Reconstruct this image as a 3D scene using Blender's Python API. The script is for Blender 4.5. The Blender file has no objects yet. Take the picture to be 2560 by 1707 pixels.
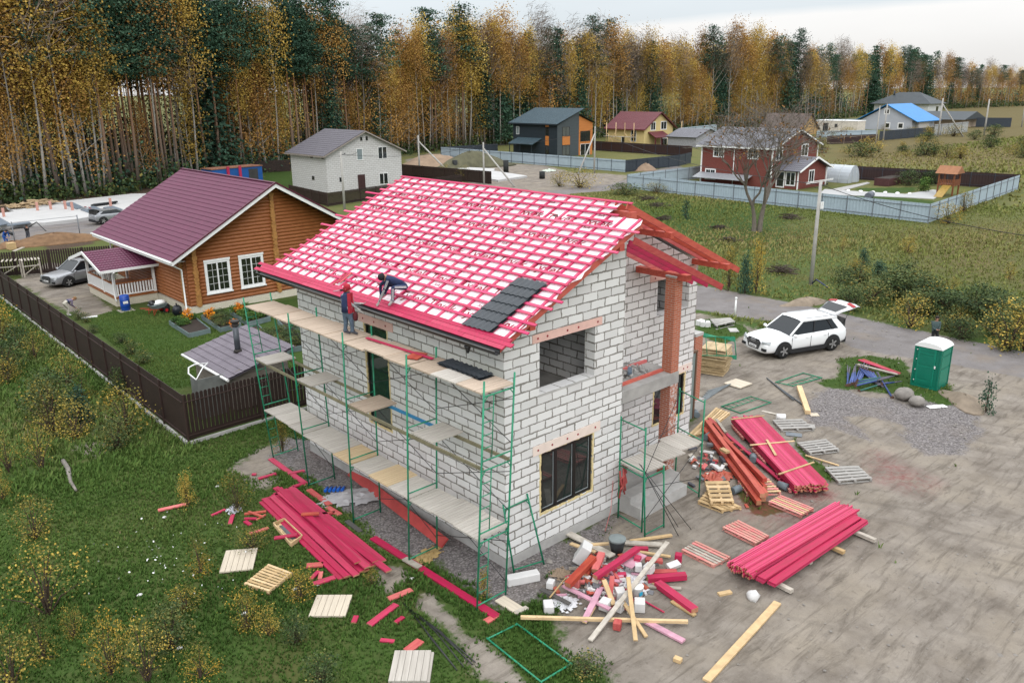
import bpy, math, random
import numpy as np
from mathutils import Vector, Matrix
RND = random.Random(7)
SC = bpy.context.scene
COL = SC.collection
V = Vector
# ---------------------------------------------------------------- camera (solved from the photograph)
FOC, YAW, PITCH, ROLL = 2050.69, -0.73923, 0.29723, -0.009835
CAM = V((-13.7647, -15.435, 13.1631))
_cy, _sy = math.cos(YAW), math.sin(YAW)
FWD = V((-_sy*math.cos(PITCH), _cy*math.cos(PITCH), -math.sin(PITCH)))
_r = V((_cy, _sy, 0)); _u = _r.cross(FWD)
RIGHT = math.cos(ROLL)*_r + math.sin(ROLL)*_u
UP = -math.sin(ROLL)*_r + math.cos(ROLL)*_u
S = 2560/2352
ZR = {'A':(0,0,860),'B':(850,0,860),'C':(1700,0,860),'D':(0,400,860),'E':(600,400,860),'F':(1100,400,860),
      'H':(1700,560,860),'I':(0,900,860),'J':(600,900,700),'K':(1100,900,700),'L':(1600,900,700),
      'M':(0,1137,860),'N':(850,1137,860),'O':(1700,1137,860)}
def _ray(k, x, y):
    if k is None: X, Y = x*S, y*S
    else:
        ox, oy, w = ZR[k]; X, Y = ox+x*w/2352, oy+y*w/2352
    return FWD*FOC + RIGHT*(X-1280) - UP*(Y-853.5)
def G(k, x, y, z=0.0):
    "survey: where the sight line through a point of the survey photograph meets height z"
    d = _ray(k, x, y); t = (z-CAM.z)/d.z; return CAM + d*t
def OX(k, x, y, c): d = _ray(k, x, y); return CAM + d*((c-CAM.x)/d.x)
def OY(k, x, y, c): d = _ray(k, x, y); return CAM + d*((c-CAM.y)/d.y)

# ---------------------------------------------------------------- materials
MATS = {}
def nt(name):
    m = bpy.data.materials.new(name); m.use_nodes = True
    n = m.node_tree; n.nodes.clear()
    o = n.nodes.new('ShaderNodeOutputMaterial'); b = n.nodes.new('ShaderNodeBsdfPrincipled')
    n.links.new(b.outputs[0], o.inputs[0])
    return m, n, b
def N(n, t, **kw):
    x = n.nodes.new('ShaderNode'+t)
    for k, v in kw.items():
        if k.startswith('_'): x.inputs[k[1:].replace('_', ' ')].default_value = v
        else: setattr(x, k, v)
    return x
def L(n, a, b): n.links.new(a, b)
def mix(n, fac, a, b, mode='MIX'):
    x = n.nodes.new('ShaderNodeMix'); x.data_type = 'RGBA'; x.blend_type = mode; x.clamp_factor = True
    for s, v in ((x.inputs[0], fac), (x.inputs[6], a), (x.inputs[7], b)):
        if isinstance(v, bpy.types.NodeSocket): n.links.new(v, s)
        elif isinstance(v, (int, float)): s.default_value = v
        else: s.default_value = (*v[:3], 1)
    return x.outputs[2]
def math_(n, op, a, b=0.0, c=0.0):
    x = n.nodes.new('ShaderNodeMath'); x.operation = op
    for s, v in zip(x.inputs, (a, b, c)):
        if isinstance(v, bpy.types.NodeSocket): n.links.new(v, s)
        else: s.default_value = v
    return x.outputs[0]
def ramp(n, fac, a, b):
    x = n.nodes.new('ShaderNodeMapRange'); x.inputs[1].default_value = a; x.inputs[2].default_value = b
    L(n, fac, x.inputs[0]); return x.outputs[0]
def noise(n, vec, scale, detail=4, rough=.6, dist=0.0):
    x = N(n, 'TexNoise', _Scale=scale, _Detail=detail, _Roughness=rough, _Distortion=dist)
    L(n, vec, x.inputs['Vector']); return x.outputs['Fac']
def mapped(n, scale=(1,1,1), coord='Object', rot=(0,0,0), loc=(0,0,0)):
    t = N(n, 'TexCoord'); m = N(n, 'Mapping'); m.inputs['Scale'].default_value = scale
    m.inputs['Rotation'].default_value = rot; m.inputs['Location'].default_value = loc
    L(n, t.outputs[coord], m.inputs[0]); return m.outputs[0]
def sh(c, k): return tuple(min(1, v*k) for v in c)
def mat(name, col, rough=.7, var=.25, scale=3.0, stretch=(1,1,1), metal=0.0, bump=0.0, col2=None, rnd=0.0, spec=.4, coord='Object', detail=5):
    "plain painted / wooden / mineral surface with uneven colour"
    if name in MATS: return MATS[name]
    m, n, b = nt(name)
    vec = mapped(n, stretch, coord)
    if coord == 'Object':
        oi = N(n, 'ObjectInfo'); va = N(n, 'VectorMath', operation='ADD')
        sc = N(n, 'VectorMath', operation='SCALE'); sc.inputs['Scale'].default_value = 40
        cb = N(n, 'CombineXYZ'); 
        for i in range(3): L(n, oi.outputs['Random'], cb.inputs[i])
        L(n, cb.outputs[0], sc.inputs[0]); L(n, vec, va.inputs[0]); L(n, sc.outputs[0], va.inputs[1]); vec = va.outputs[0]
    f = noise(n, vec, scale, detail)
    f2 = ramp(n, f, .3, .7)
    dark = col2 or sh(col, 1-var); 
    c = mix(n, f2, dark, sh(col, 1+var*.35))
    if rnd:
        oi = N(n, 'ObjectInfo'); k = ramp(n, oi.outputs['Random'], 0, 1)
        hv = N(n, 'HueSaturation'); L(n, c, hv.inputs['Color'])
        mm = math_(n, 'MULTIPLY_ADD', k, 2*rnd, 1-rnd); L(n, mm, hv.inputs['Value']); 
        ms = math_(n, 'MULTIPLY_ADD', k, -rnd*.6, 1+rnd*.2); L(n, ms, hv.inputs['Saturation']); c = hv.outputs[0]
    L(n, c, b.inputs['Base Color'])
    b.inputs['Roughness'].default_value = rough; b.inputs['Metallic'].default_value = metal
    b.inputs['Specular IOR Level'].default_value = spec
    if bump:
        bp = N(n, 'Bump', _Strength=bump, _Distance=.02); L(n, f, bp.inputs['Height']); L(n, bp.outputs[0], b.inputs['Normal'])
    MATS[name] = m; return m
def glass(name, col=(.02,.03,.03), rough=.06):
    if name in MATS: return MATS[name]
    m, n, b = nt(name); b.inputs['Base Color'].default_value = (*col, 1); b.inputs['Roughness'].default_value = rough
    b.inputs['Specular IOR Level'].default_value = .8
    MATS[name] = m; return m

# ---------------------------------------------------------------- mesh builder
class MB:
    def __init__(s, frame=None): s.v = []; s.f = []; s.smooth = []; s.M = frame
    def add(s, vs, fs, smooth=False):
        o = len(s.v); s.v += [tuple(v) for v in vs]; s.f += [tuple(i+o for i in f) for f in fs]; s.smooth += [smooth]*len(fs); return s
    def hexa(s, c):   # 8 corners: bottom ring 0-3, top ring 4-7
        return s.add(c, [(3,2,1,0),(4,5,6,7),(0,1,5,4),(1,2,6,5),(2,3,7,6),(3,0,4,7)])
    def box(s, x0, x1, y0, y1, z0, z1):
        return s.hexa([(x0,y0,z0),(x1,y0,z0),(x1,y1,z0),(x0,y1,z0),(x0,y0,z1),(x1,y0,z1),(x1,y1,z1),(x0,y1,z1)])
    def obox(s, c, sx, sy, sz, rz=0.0, rx=0.0, ry=0.0):
        M = Matrix.Translation(V(c)) @ Matrix.Rotation(rz,4,'Z') @ Matrix.Rotation(ry,4,'Y') @ Matrix.Rotation(rx,4,'X')
        a, b, d = sx/2, sy/2, sz/2
        return s.hexa([M @ V(p) for p in ((-a,-b,-d),(a,-b,-d),(a,b,-d),(-a,b,-d),(-a,-b,d),(a,-b,d),(a,b,d),(-a,b,d))])
    def bar(s, p, q, w, h, up=(0,0,1)):
        "beam of width w, height h from p to q (axis through its middle)"
        p, q = V(p), V(q); d = (q-p).normalized(); up = V(up)
        sd = d.cross(up); 
        if sd.length < 1e-4: sd = d.cross(V((1,0,0)))
        sd.normalize(); u = sd.cross(d); a, b = sd*w/2, u*h/2
        return s.hexa([p-a-b, p+a-b, q+a-b, q-a-b, p-a+b, p+a+b, q+a+b, q-a+b])
    def tube(s, p, q, r, n=8, r2=None, caps=True):
        return s.path([p, q], [r, r if r2 is None else r2], n, caps)
    def path(s, pts, rs, n=8, caps=True):
        pts = [V(p) for p in pts]; vs = []; ref = None
        if isinstance(rs, (int, float)): rs = [rs]*len(pts)
        for i, p in enumerate(pts):
            d = (pts[min(i+1,len(pts)-1)]-pts[max(i-1,0)]).normalized()
            if ref is None:
                ref = d.cross(V((0,0,1)))
                if ref.length < .01: ref = V((1,0,0))
            ref = (ref - d*ref.dot(d)).normalized(); u = d.cross(ref)
            vs += [p + (ref*math.cos(2*math.pi*k/n) + u*math.sin(2*math.pi*k/n))*rs[i] for k in range(n)]
        fs = [(i*n+k, i*n+(k+1)%n, (i+1)*n+(k+1)%n, (i+1)*n+k) for i in range(len(pts)-1) for k in range(n)]
        s.add(vs, fs, True)
        if caps:
            o = len(s.v)-len(vs); s.f += [tuple(o+k for k in range(n))[::-1], tuple(o+(len(pts)-1)*n+k for k in range(n))]; s.smooth += [False]*2
        return s
    def lathe(s, c, prof, n=16, smooth=True):
        c = V(c); vs = [c+V((r*math.cos(2*math.pi*k/n), r*math.sin(2*math.pi*k/n), z)) for r, z in prof for k in range(n)]
        m = len(prof)
        fs = [(i*n+k, i*n+(k+1)%n, (i+1)*n+(k+1)%n, (i+1)*n+k) for i in range(m-1) for k in range(n)]
        s.add(vs, fs, smooth); o = len(s.v)-len(vs)
        s.f += [tuple(o+k for k in range(n))[::-1], tuple(o+(m-1)*n+k for k in range(n))]; s.smooth += [False]*2; return s
    def prism(s, poly, ext):
        "closed polygon (3D points) pushed along ext"
        a = [V(p) for p in poly]; e = V(ext); n = len(a)
        nn = sum(((a[i]-a[0]).cross(a[(i+1)%n]-a[0]) for i in range(1,n-1)), V())
        if nn.dot(e) > 0: a = a[::-1]
        vs = a + [p+e for p in a]
        return s.add(vs, [tuple(range(n))] + [(i,i+n,(i+1)%n+n,(i+1)%n) for i in range(n)] + [tuple(range(2*n-1,n-1,-1))])
    def loft(s, rings, smooth=True, cap=True):
        n = len(rings[0]); vs = [p for r in rings for p in r]
        s.add(vs, [(i*n+k, i*n+(k+1)%n, (i+1)*n+(k+1)%n, (i+1)*n+k) for i in range(len(rings)-1) for k in range(n)], smooth)
        if cap:
            o = len(s.v)-len(vs); s.f += [tuple(o+k for k in range(n))[::-1], tuple(o+(len(rings)-1)*n+k for k in range(n))]; s.smooth += [smooth]*2
        return s
    def blob(s, c, rx, ry, rz, seed=0, amp=.15, n=10, m=7, rotz=0):
        rr = random.Random(seed); c = V(c); rings = []
        for i in range(1, m):
            t = math.pi*i/m
            rings.append([c + V((rx*math.sin(t)*math.cos(a+rotz)*(k:=1+rr.uniform(-amp,amp)), ry*math.sin(t)*math.sin(a+rotz)*k, -rz*math.cos(t)*(1+rr.uniform(-amp,amp)*.5)))
                          for a in [2*math.pi*j/n for j in range(n)]])
        return s.loft(rings)
    def mesh(s, name):
        me = bpy.data.meshes.new(name)
        vs = s.v if s.M is None else [tuple(s.M @ V(v)) for v in s.v]
        me.from_pydata(vs, [], s.f); me.polygons.foreach_set('use_smooth', s.smooth); me.update(); return me
    def build(s, name, m, parent=None, bevel=0.0):
        o = bpy.data.objects.new(name, s.mesh(name)); COL.objects.link(o)
        if m is not None: o.data.materials.append(m)
        if parent is not None:
            o.parent = parent
        if bevel:
            bv = o.modifiers.new('bevel', 'BEVEL'); bv.width = bevel; bv.segments = 2; bv.limit_method = 'ANGLE'
        return o
def tag(o, label=None, cat=None, group=None, kind=None):
    if label: o['label'] = label
    if cat: o['category'] = cat
    if group: o['group'] = group
    if kind: o['kind'] = kind
    return o
def thing(name, label, cat, loc=(0,0,0), rz=0.0, group=None):
    o = bpy.data.objects.new(name, None); COL.objects.link(o); o.location = loc; o.rotation_euler = (0,0,rz); o.empty_display_size = .3
    return tag(o, label, cat, group)
def copy_tree(o, parent=None):
    c = o.copy(); COL.objects.link(c)
    if parent is not None: c.parent = parent
    for ch in o.children: copy_tree(ch, c)
    return c
def numpy_mesh(name, verts, faces, m, parent=None, fcol=None):
    "verts (n,3) array, faces (k,4) or (k,3) array"
    me = bpy.data.meshes.new(name); nv, nf, q = len(verts), len(faces), faces.shape[1]
    me.vertices.add(nv); me.vertices.foreach_set('co', np.asarray(verts, np.float32).ravel())
    me.loops.add(nf*q); me.loops.foreach_set('vertex_index', np.asarray(faces, np.int32).ravel())
    me.polygons.add(nf); me.polygons.foreach_set('loop_start', np.arange(0, nf*q, q, dtype=np.int32))
    if fcol is not None:
        a = me.attributes.new('tint', 'FLOAT', 'FACE'); a.data.foreach_set('value', np.asarray(fcol, np.float32))
    me.update(); me.validate()
    if m is not None: me.materials.append(m)
    o = bpy.data.objects.new(name, me); COL.objects.link(o)
    if parent is not None: o.parent = parent
    return o
# ---------------------------------------------------------------- palette
def block_material():
    m, n, b = nt('aerated block masonry')
    tc = N(n, 'TexCoord'); geo = N(n, 'NewGeometry')
    sp = N(n, 'SeparateXYZ'); L(n, tc.outputs['Object'], sp.inputs[0])
    sn = N(n, 'SeparateXYZ'); L(n, geo.outputs['True Normal'], sn.inputs[0])
    ax = math_(n, 'GREATER_THAN', math_(n, 'ABSOLUTE', sn.outputs[0]), .5)
    h = math_(n, 'ADD', math_(n, 'MULTIPLY', sp.outputs[1], ax), math_(n, 'MULTIPLY', sp.outputs[0], math_(n, 'SUBTRACT', 1.0, ax)))
    z = math_(n, 'ADD', math_(n, 'SUBTRACT', sp.outputs[2], .3), math_(n, 'MULTIPLY', math_(n, 'GREATER_THAN', sp.outputs[2], 3.85), .078))
    nz1 = noise(n, tc.outputs['Object'], 5.0, 3); nz2 = noise(n, mapped(n, (1,1,1), loc=(7,3,1)), 5.0, 3)
    nz3 = noise(n, mapped(n, (1,1,1), loc=(1,9,4)), 26.0, 2)
    hh = math_(n, 'MULTIPLY_ADD', math_(n, 'SUBTRACT', nz1, .5), .10, h)
    zz = math_(n, 'MULTIPLY_ADD', math_(n, 'SUBTRACT', nz2, .5), .05, z)
    zz = math_(n, 'MULTIPLY_ADD', math_(n, 'SUBTRACT', nz3, .5), .035, zz)
    cv = N(n, 'CombineXYZ'); L(n, hh, cv.inputs[0]); L(n, zz, cv.inputs[1])
    br = N(n, 'TexBrick', offset=.45, offset_frequency=2, squash=1.0); L(n, cv.outputs[0], br.inputs['Vector'])
    br.inputs['Scale'].default_value = 1; br.inputs['Brick Width'].default_value = .615; br.inputs['Row Height'].default_value = .2625
    br.inputs['Color1'].default_value = (.74,.735,.725,1); br.inputs['Color2'].default_value = (.56,.55,.545,1)
    br.inputs['Mortar'].default_value = (.20,.188,.168,1); br.inputs['Mortar Smooth'].default_value = .12
    br.inputs['Bias'].default_value = -.35
    ms = ramp(n, noise(n, tc.outputs['Object'], 2.3, 4), .3, .75)
    L(n, math_(n, 'MULTIPLY_ADD', ms, .028, .009), br.inputs['Mortar Size'])
    # patched blocks with thin joints here and there, faint weather stains
    st = ramp(n, noise(n, tc.outputs['Object'], .55, 5), .38, .66)
    c = mix(n, math_(n, 'MULTIPLY', st, .16), br.outputs['Color'], (.5,.48,.47), 'MIX')
    fine = noise(n, tc.outputs['Object'], 30, 3)
    c = mix(n, .10, c, mix(n, fine, (.3,.3,.3), (.95,.95,.95)), 'MULTIPLY')
    L(n, c, b.inputs['Base Color']); b.inputs['Roughness'].default_value = .9; b.inputs['Specular IOR Level'].default_value = .2
    bp = N(n, 'Bump', _Strength=.35, _Distance=.012); L(n, math_(n, 'SUBTRACT', 1.0, br.outputs['Fac']), bp.inputs['Height']); L(n, bp.outputs[0], b.inputs['Normal'])
    return m
BLOCK = block_material()
def brick_material(name, c1, c2, mortar, bw=.26, rh=.078, msz=.009, off=(0,0,0), white=0.0, axis=None):
    m, n, b = nt(name)
    tc = N(n, 'TexCoord'); geo = N(n, 'NewGeometry')
    sp = N(n, 'SeparateXYZ'); L(n, tc.outputs['Object'], sp.inputs[0]); sn = N(n, 'SeparateXYZ'); L(n, geo.outputs['True Normal'], sn.inputs[0])
    ax = math_(n, 'GREATER_THAN', math_(n, 'ABSOLUTE', sn.outputs[0]), .5)
    h = math_(n, 'ADD', math_(n, 'MULTIPLY', sp.outputs[1], ax), math_(n, 'MULTIPLY', sp.outputs[0], math_(n, 'SUBTRACT', 1.0, ax)))
    cv = N(n, 'CombineXYZ'); L(n, h, cv.inputs[0]); L(n, sp.outputs[2], cv.inputs[1])
    br = N(n, 'TexBrick', offset=.5); L(n, cv.outputs[0], br.inputs['Vector']); br.inputs['Scale'].default_value = 1
    br.inputs['Brick Width'].default_value = bw; br.inputs['Row Height'].default_value = rh; br.inputs['Mortar Size'].default_value = msz
    br.inputs['Color1'].default_value = (*c1,1); br.inputs['Color2'].default_value = (*c2,1); br.inputs['Mortar'].default_value = (*mortar,1)
    c = br.outputs['Color']
    if white:
        w = ramp(n, noise(n, tc.outputs['Object'], 9, 5, .7), .52-white*.2, .60-white*.2)
        w = math_(n, 'MULTIPLY', w, math_(n, 'SUBTRACT', 1.0, ax)); c = mix(n, w, c, (.58,.54,.52))
    c = mix(n, .25, c, mix(n, noise(n, tc.outputs['Object'], 3, 5), (.45,.45,.45), (1,1,1)), 'MULTIPLY')
    L(n, c, b.inputs['Base Color']); b.inputs['Roughness'].default_value = .85; b.inputs['Specular IOR Level'].default_value = .25
    return m
BRICK = brick_material('red brick', (.40,.105,.052), (.46,.135,.07), (.40,.31,.26))
BRICKW = brick_material('red brick under white smears', (.36,.10,.055), (.42,.13,.07), (.45,.36,.32), white=.12)
PINK = mat('pink stained wood', (.46,.010,.075), .62, .2, 2.2, (.7,7,7), col2=(.31,.022,.052), rnd=.12, detail=7)
PINKB = mat('pink stained batten wood', (.54,.020,.125), .62, .2, 1.7, (7,.6,7), col2=(.44,.045,.085), rnd=.2, detail=7)
REDW = mat('orange red stained wood', (.46,.085,.045), .65, .2, 2.2, (1,4,4), col2=(.34,.04,.03), rnd=.18)
REDP = mat('salmon stained wood', (.50,.115,.10), .7, .2, 2.6, (1,4,4), col2=(.40,.05,.055), rnd=.25)
CREAM = mat('salmon painted lintel board', (.72,.46,.40), .75, .12, 3, rnd=.06)
CREAM2 = mat('pale lintel board', (.74,.62,.55), .75, .1, 3)
WOODY = mat('fresh pine wood', (.56,.39,.20), .7, .25, 4, (1,1,1), rnd=.2)
WOODG = mat('weathered grey wood', (.44,.40,.345), .8, .25, 5, col2=(.30,.265,.22), rnd=.22)
BLACKM = mat('black painted metal', (.012,.012,.014), .35, .3, 3, spec=.5)
BLACKF = mat('black window frame', (.010,.009,.009), .4, .3, 3, spec=.5)
GREENM = mat('green painted steel tube', (.008,.24,.115), .45, .35, 6, rnd=.15, col2=(.006,.15,.085))
FOAM = mat('yellow mounting foam', (.68,.56,.30), .9, .2, 12)
CONC = mat('pale concrete', (.42,.41,.395), .9, .22, 2.0, bump=.15)
CONCD = mat('grey concrete slab', (.33,.32,.305), .9, .3, 1.5, bump=.2)
DTILE = mat('graphite tile coating', (.035,.042,.05), .5, .25, 4, spec=.5)
WHITEP = mat('white paint', (.78,.78,.77), .5, .06, 2)
ENDW = mat('sawn end grain', (.44,.20,.11), .8, .25, 9, rnd=.2)
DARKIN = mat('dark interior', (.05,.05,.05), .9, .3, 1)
GLASS = glass('dark window glass', (.018,.022,.022), .04)
GLASSG = glass('green tinted window glass', (.012,.035,.028), .05)
# ---------------------------------------------------------------- unfinished block house
TH = .4
KS = .461
def zl(x): return 9.907 + (x-5.67)*KS      # top of battens on the left slope
def zr_(x): return 9.907 - (x-5.67)*KS
house = thing('unfinished_house', 'big unfinished white block house with pink battened roof in the middle of the plot', 'house')
def wall_x(mb, x0, x1, y0, y1, z0, z1, ops):      # wall in a plane x = const, ops = (ya, yb, za, zb)
    ys = sorted({y0, y1, *[o[0] for o in ops], *[o[1] for o in ops]})
    for a, c in zip(ys, ys[1:]):
        cut = sorted([(o[2], o[3]) for o in ops if o[0] <= a+1e-6 and o[1] >= c-1e-6]); z = z0
        for za, zb in cut:
            mb.box(x0, x1, a, c, z, za); z = zb
        mb.box(x0, x1, a, c, z, z1)
def wall_y(mb, y0, y1, x0, x1, z0, top, ops):     # wall in a plane y = const with a roof-line top(x)
    xs = sorted({x0, x1, 5.67 if x0 < 5.67 < x1 else x1, *[o[0] for o in ops], *[o[1] for o in ops]})
    for a, c in zip(xs, xs[1:]):
        cut = sorted([(o[2], o[3]) for o in ops if o[0] <= a+1e-6 and o[1] >= c-1e-6]); z = z0
        for za, zb in cut:
            mb.box(a, c, y0, y1, z, za); z = zb
        mb.hexa([(a,y0,z),(c,y0,z),(c,y1,z),(a,y1,z),(a,y0,top(a)),(c,y0,top(c)),(c,y1,top(c)),(a,y1,top(a))])
ZB, WY, WX, DR = .3, 11.2, 11.1, 1.7
tl = lambda x: zl(x)-.31
tr = lambda x: min(zl(x), zr_(x))-.31
LW = (5.52, 6.79, 2.55, 5.98)
w = MB()
wall_x(w, 0, TH, 0, WY, ZB, tl(0)-.02, [LW])
w.build('side_wall', BLOCK, house)
w = MB(); W1 = (1.385, 3.603, 1.225, 3.155); W2 = (1.332, 3.616, 4.988, 6.525)
wall_y(w, 0, TH, TH, 4.94, ZB, tl, [W1, W2]); 
w.hexa([(0,0,tl(0)-.02),(TH,0,tl(0)-.02),(TH,TH,tl(0)-.02),(0,TH,tl(0)-.02),(0,0,tl(0)-.005),(TH,0,tl(TH)),(TH,TH,tl(TH)),(0,TH,tl(0)-.005)])
w.build('gable_wall', BLOCK, house)
w = MB(); wall_x(w, 4.54, 4.94, TH, 3.4, ZB, tl(4.54), [])
w.build('wing_wall', BLOCK, house)
w = MB(); W3 = (8.75, 10.62, 5.5, 6.78); W4 = (8.8, 10.62, 1.35, 2.98)
wall_y(w, DR, DR+TH, 4.94, WX, ZB, tr, [W3, W4]); w.build('recessed_wall', BLOCK, house)
w = MB(); wall_x(w, WX-TH, WX, DR+TH, WY, ZB, tr(WX), []); wall_y(w, WY-TH, WY, TH, WX-TH, ZB, tr, []); w.build('rear_wall', BLOCK, house)
w = MB(); wall_y(w, 3.4, 3.6, TH, 4.94, 4.15, tl, [(2.2, 3.1, 4.15, 6.2)]); w.build('partition_wall', BLOCK, house)
w = MB(); w.box(-.012, 4.952, -.012, DR, -.1, ZB-.004).box(-.012, WX+.012, DR, WY+.012, -.1, ZB-.004); w.build('plinth', CONC, house)
w = MB(); w.box(TH, 4.54, TH, 3.39, 3.85, 4.15).box(TH, 4.54, 3.61, WY-TH, 3.85, 4.15).box(4.95, WX-TH, DR+TH, WY-TH, 3.85, 4.15).box(TH,4.54,TH,3.39,.28,.4); w.build('floor_slab', CONCD, house)
# lintels
def lintel(y_or_x, a0, a1, z0, z1, m, dots, onx=False):
    f = (lambda p0,p1,q0,q1: (-.03,.01,a0,a1,p0,p1)) 
    mb = MB(); 
    if onx: mb.box(-.022, .02, a0, a1, z0, z1)
    else: mb.box(a0, a1, y_or_x-.022, y_or_x+.02, z0, z1)
    o = mb.build('lintel', m, house); d = MB()
    for t in dots:
        c = a0+(a1-a0)*t; zc = (z0+z1)/2
        if onx: d.tube((-.021,c,zc), (-.028,c,zc), .035, 10)
        else: d.tube((c,y_or_x-.021,zc), (c,y_or_x-.028,zc), .035, 10)
    d.build('bolt_hole', mat('dark red stain', (.30,.03,.04), .8), o)
lintel(0, 1.06, 3.92, 3.165, 3.46, CREAM2, (.07,.27,.49,.65,.92))
lintel(0, 1.05, 3.9, 6.53, 6.77, CREAM, (.07,.2,.48,.64,.93))
lintel(0, 5.14, 7.1, 5.99, 6.27, CREAM, (.2,.53,.86), True)
lintel(DR, 8.3, 10.95, 6.79, 7.03, CREAM, (.1,.9))
lintel(DR, 8.5, 11.0, 3.02, 3.3, CREAM2, (.15,.8,.9))
MB().box(1.3, 3.65, -.006, TH+.02, 4.915, 4.985).build('sill', CONC, house)
# windows (frame > glass)
def ring(mb, a0, a1, z0, z1, t, p0, p1, onx=False):
    B = (lambda A0,A1,Z0,Z1: mb.box(p0,p1,A0,A1,Z0,Z1)) if onx else (lambda A0,A1,Z0,Z1: mb.box(A0,A1,p0,p1,Z0,Z1))
    B(a0,a1,z0,z0+t); B(a0,a1,z1-t,z1); B(a0,a0+t,z0+t,z1-t); B(a1-t,a1,z0+t,z1-t); return mb
def foam(a0, a1, z0, z1, pos, onx=False):
    r = random.Random(3); mb = MB()
    for (A0,A1,Z0,Z1) in ((a0-.05,a1+.05,z0-.045,z0),(a0-.05,a1+.05,z1,z1+.05),(a0-.05,a0,z0,z1),(a1,a1+.05,z0,z1)):
        k = max(3, int(max(A1-A0, Z1-Z0)/.09))
        for i in range(k):
            if A1-A0 > Z1-Z0: q = (A0+(A1-A0)*i/k, A0+(A1-A0)*(i+1)/k-.001, Z0+r.uniform(-.02,.01), Z1+r.uniform(-.01,.025))
            else: q = (A0+r.uniform(-.025,.01), A1+r.uniform(-.01,.02), Z0+(Z1-Z0)*i/k, Z0+(Z1-Z0)*(i+1)/k-.001)
            e = r.uniform(.004,.014)
            if onx: mb.box(pos-e, pos+.03, *q)
            else: mb.box(q[0], q[1], pos-e, pos+.03, q[2], q[3])
    mb.build('mounting_foam', FOAM, house)
fr = ring(MB(), 1.40, 3.59, 1.24, 3.14, .085, .03, .13)
for c in (2.03, 2.83): fr.box(c-.06, c+.06, .032, .128, 1.325, 3.055)
fr.box(2.0, 2.86, .01, .03, 1.26, 1.31)
o = fr.build('window', BLACKF, house); MB().box(1.48,3.51,.075,.085,1.32,3.06).build('pane', GLASS, o)
ins = MB()
for c0, c1 in ((1.485,1.97),(2.09,2.77),(2.89,3.505)): ring(ins, c0, c1, 1.325, 3.055, .022, .066, .0745)
ins.build('glazing_bead', mat('grey glazing bead', (.30,.33,.34), .5), o)
foam(1.385, 3.603, 1.225, 3.155, 0)
fr = ring(MB(), 5.53, 6.78, 2.56, 5.97, .07, .03, .12, True)
o = fr.build('window', BLACKF, house); MB().box(.07,.08,5.6,6.71,2.63,5.9).build('pane', GLASSG, o); foam(5.52, 6.79, 2.55, 5.98, 0, True)
fr = ring(MB(), 8.81, 10.61, 1.36, 2.97, .08, DR+.03, DR+.13); fr.box(9.65,9.77,DR+.032,DR+.128,1.44,2.89)
o = fr.build('window', BLACKF, house); MB().box(8.89,10.53,DR+.075,DR+.085,1.44,2.89).build('pane', GLASS, o); foam(8.8,10.62,1.35,2.98,DR)
# roof: membrane, counter battens, battens, lettering
sl = math.atan(KS); SE = V((math.cos(sl), 0, math.sin(sl))); NE = V((-math.sin(sl), 0, math.cos(sl)))
EV = V((-.72, 0, zl(-.72))); SLEN = (5.67+.72)/math.cos(sl)
def RP(s, y, h=0.0): return EV + SE*s + V((0,y,0)) + NE*h     # s up the slope from the eave, h above batten tops
SW = (5.0+.72)/math.cos(sl)                                      # wing part ends here
def rquad(mb, s0, s1, y0, y1, h0, h1):
    return mb.hexa([RP(s0,y0,h0),RP(s1,y0,h0),RP(s1,y1,h0),RP(s0,y1,h0),RP(s0,y0,h1),RP(s1,y0,h1),RP(s1,y1,h1),RP(s0,y1,h1)])
rg = random.Random(5)
mem = MB(); ns = 26
def fedge(s): return (-.52 if s < SW else .88) + .07*math.sin(s*5.1)+.05*math.sin(s*11)
def strip(s0, s1, yb):
    k = max(2, int((s1-s0)/.25))
    for i in range(k):
        a, c = s0+(s1-s0)*i/k, s0+(s1-s0)*(i+1)/k-.0005
        mem.hexa([RP(a,fedge(a+.01),-.09),RP(c,fedge(c-.01),-.09),RP(c,yb,-.09),RP(a,yb,-.09),RP(a,fedge(a+.01),-.081),RP(c,fedge(c-.01),-.081),RP(c,yb,-.081),RP(a,yb,-.081)])
strip(.02, SW, 12.35); strip(SW+.001, SLEN, 12.35)
MEMB = mat('white roofing membrane', (.78,.73,.75), .55, .08, 2.5, col2=(.76,.64,.68))
mem.build('roof_membrane', MEMB, house)
mr = MB(); 
for yy0, yy1 in ((1.72, 12.35),):
    mr.hexa([(5.68,yy0,zr_(5.68)-.10),(WX+.7,yy0,zr_(WX+.7)-.10),(WX+.7,yy1,zr_(WX+.7)-.10),(5.68,yy1,zr_(5.68)-.10),(5.68,yy0,zr_(5.68)-.08),(WX+.7,yy0,zr_(WX+.7)-.08),(WX+.7,yy1,zr_(WX+.7)-.08),(5.68,yy1,zr_(5.68)-.08)])
mr.build('roof_membrane', MEMB, house)
for i in range(23):          # counter battens over the rafters
    y = -.42 + i*.575
    s1 = SW-.02 if y < .8 else SLEN-.03
    h = rg.uniform(-.002,.002)
    rquad(MB(), .1, s1, y-.04, y+.04, -.08, -.032+h).build('counter_batten', PINKB, house)
ZF = {2:(-1.0,12.55), 3:(-.95,12.5), 4:(-.55,12.6), 5:(-.9,12.4), 6:(-.97,12.45), 7:(-.62,12.3), 8:(-.55,12.5), 9:(-.55,12.95), 10:(-.48,12.35), 11:(-.55,12.9), 12:(-.7,12.75), 13:(-.95,12.45), 14:(-.62,12.4), 15:(-.6,12.6), 16:(-.9,13.1), 17:(.35,12.5), 18:(.4,12.45), 19:(.75,12.4), 20:(.4,12.4)}
BS = {}
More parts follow.
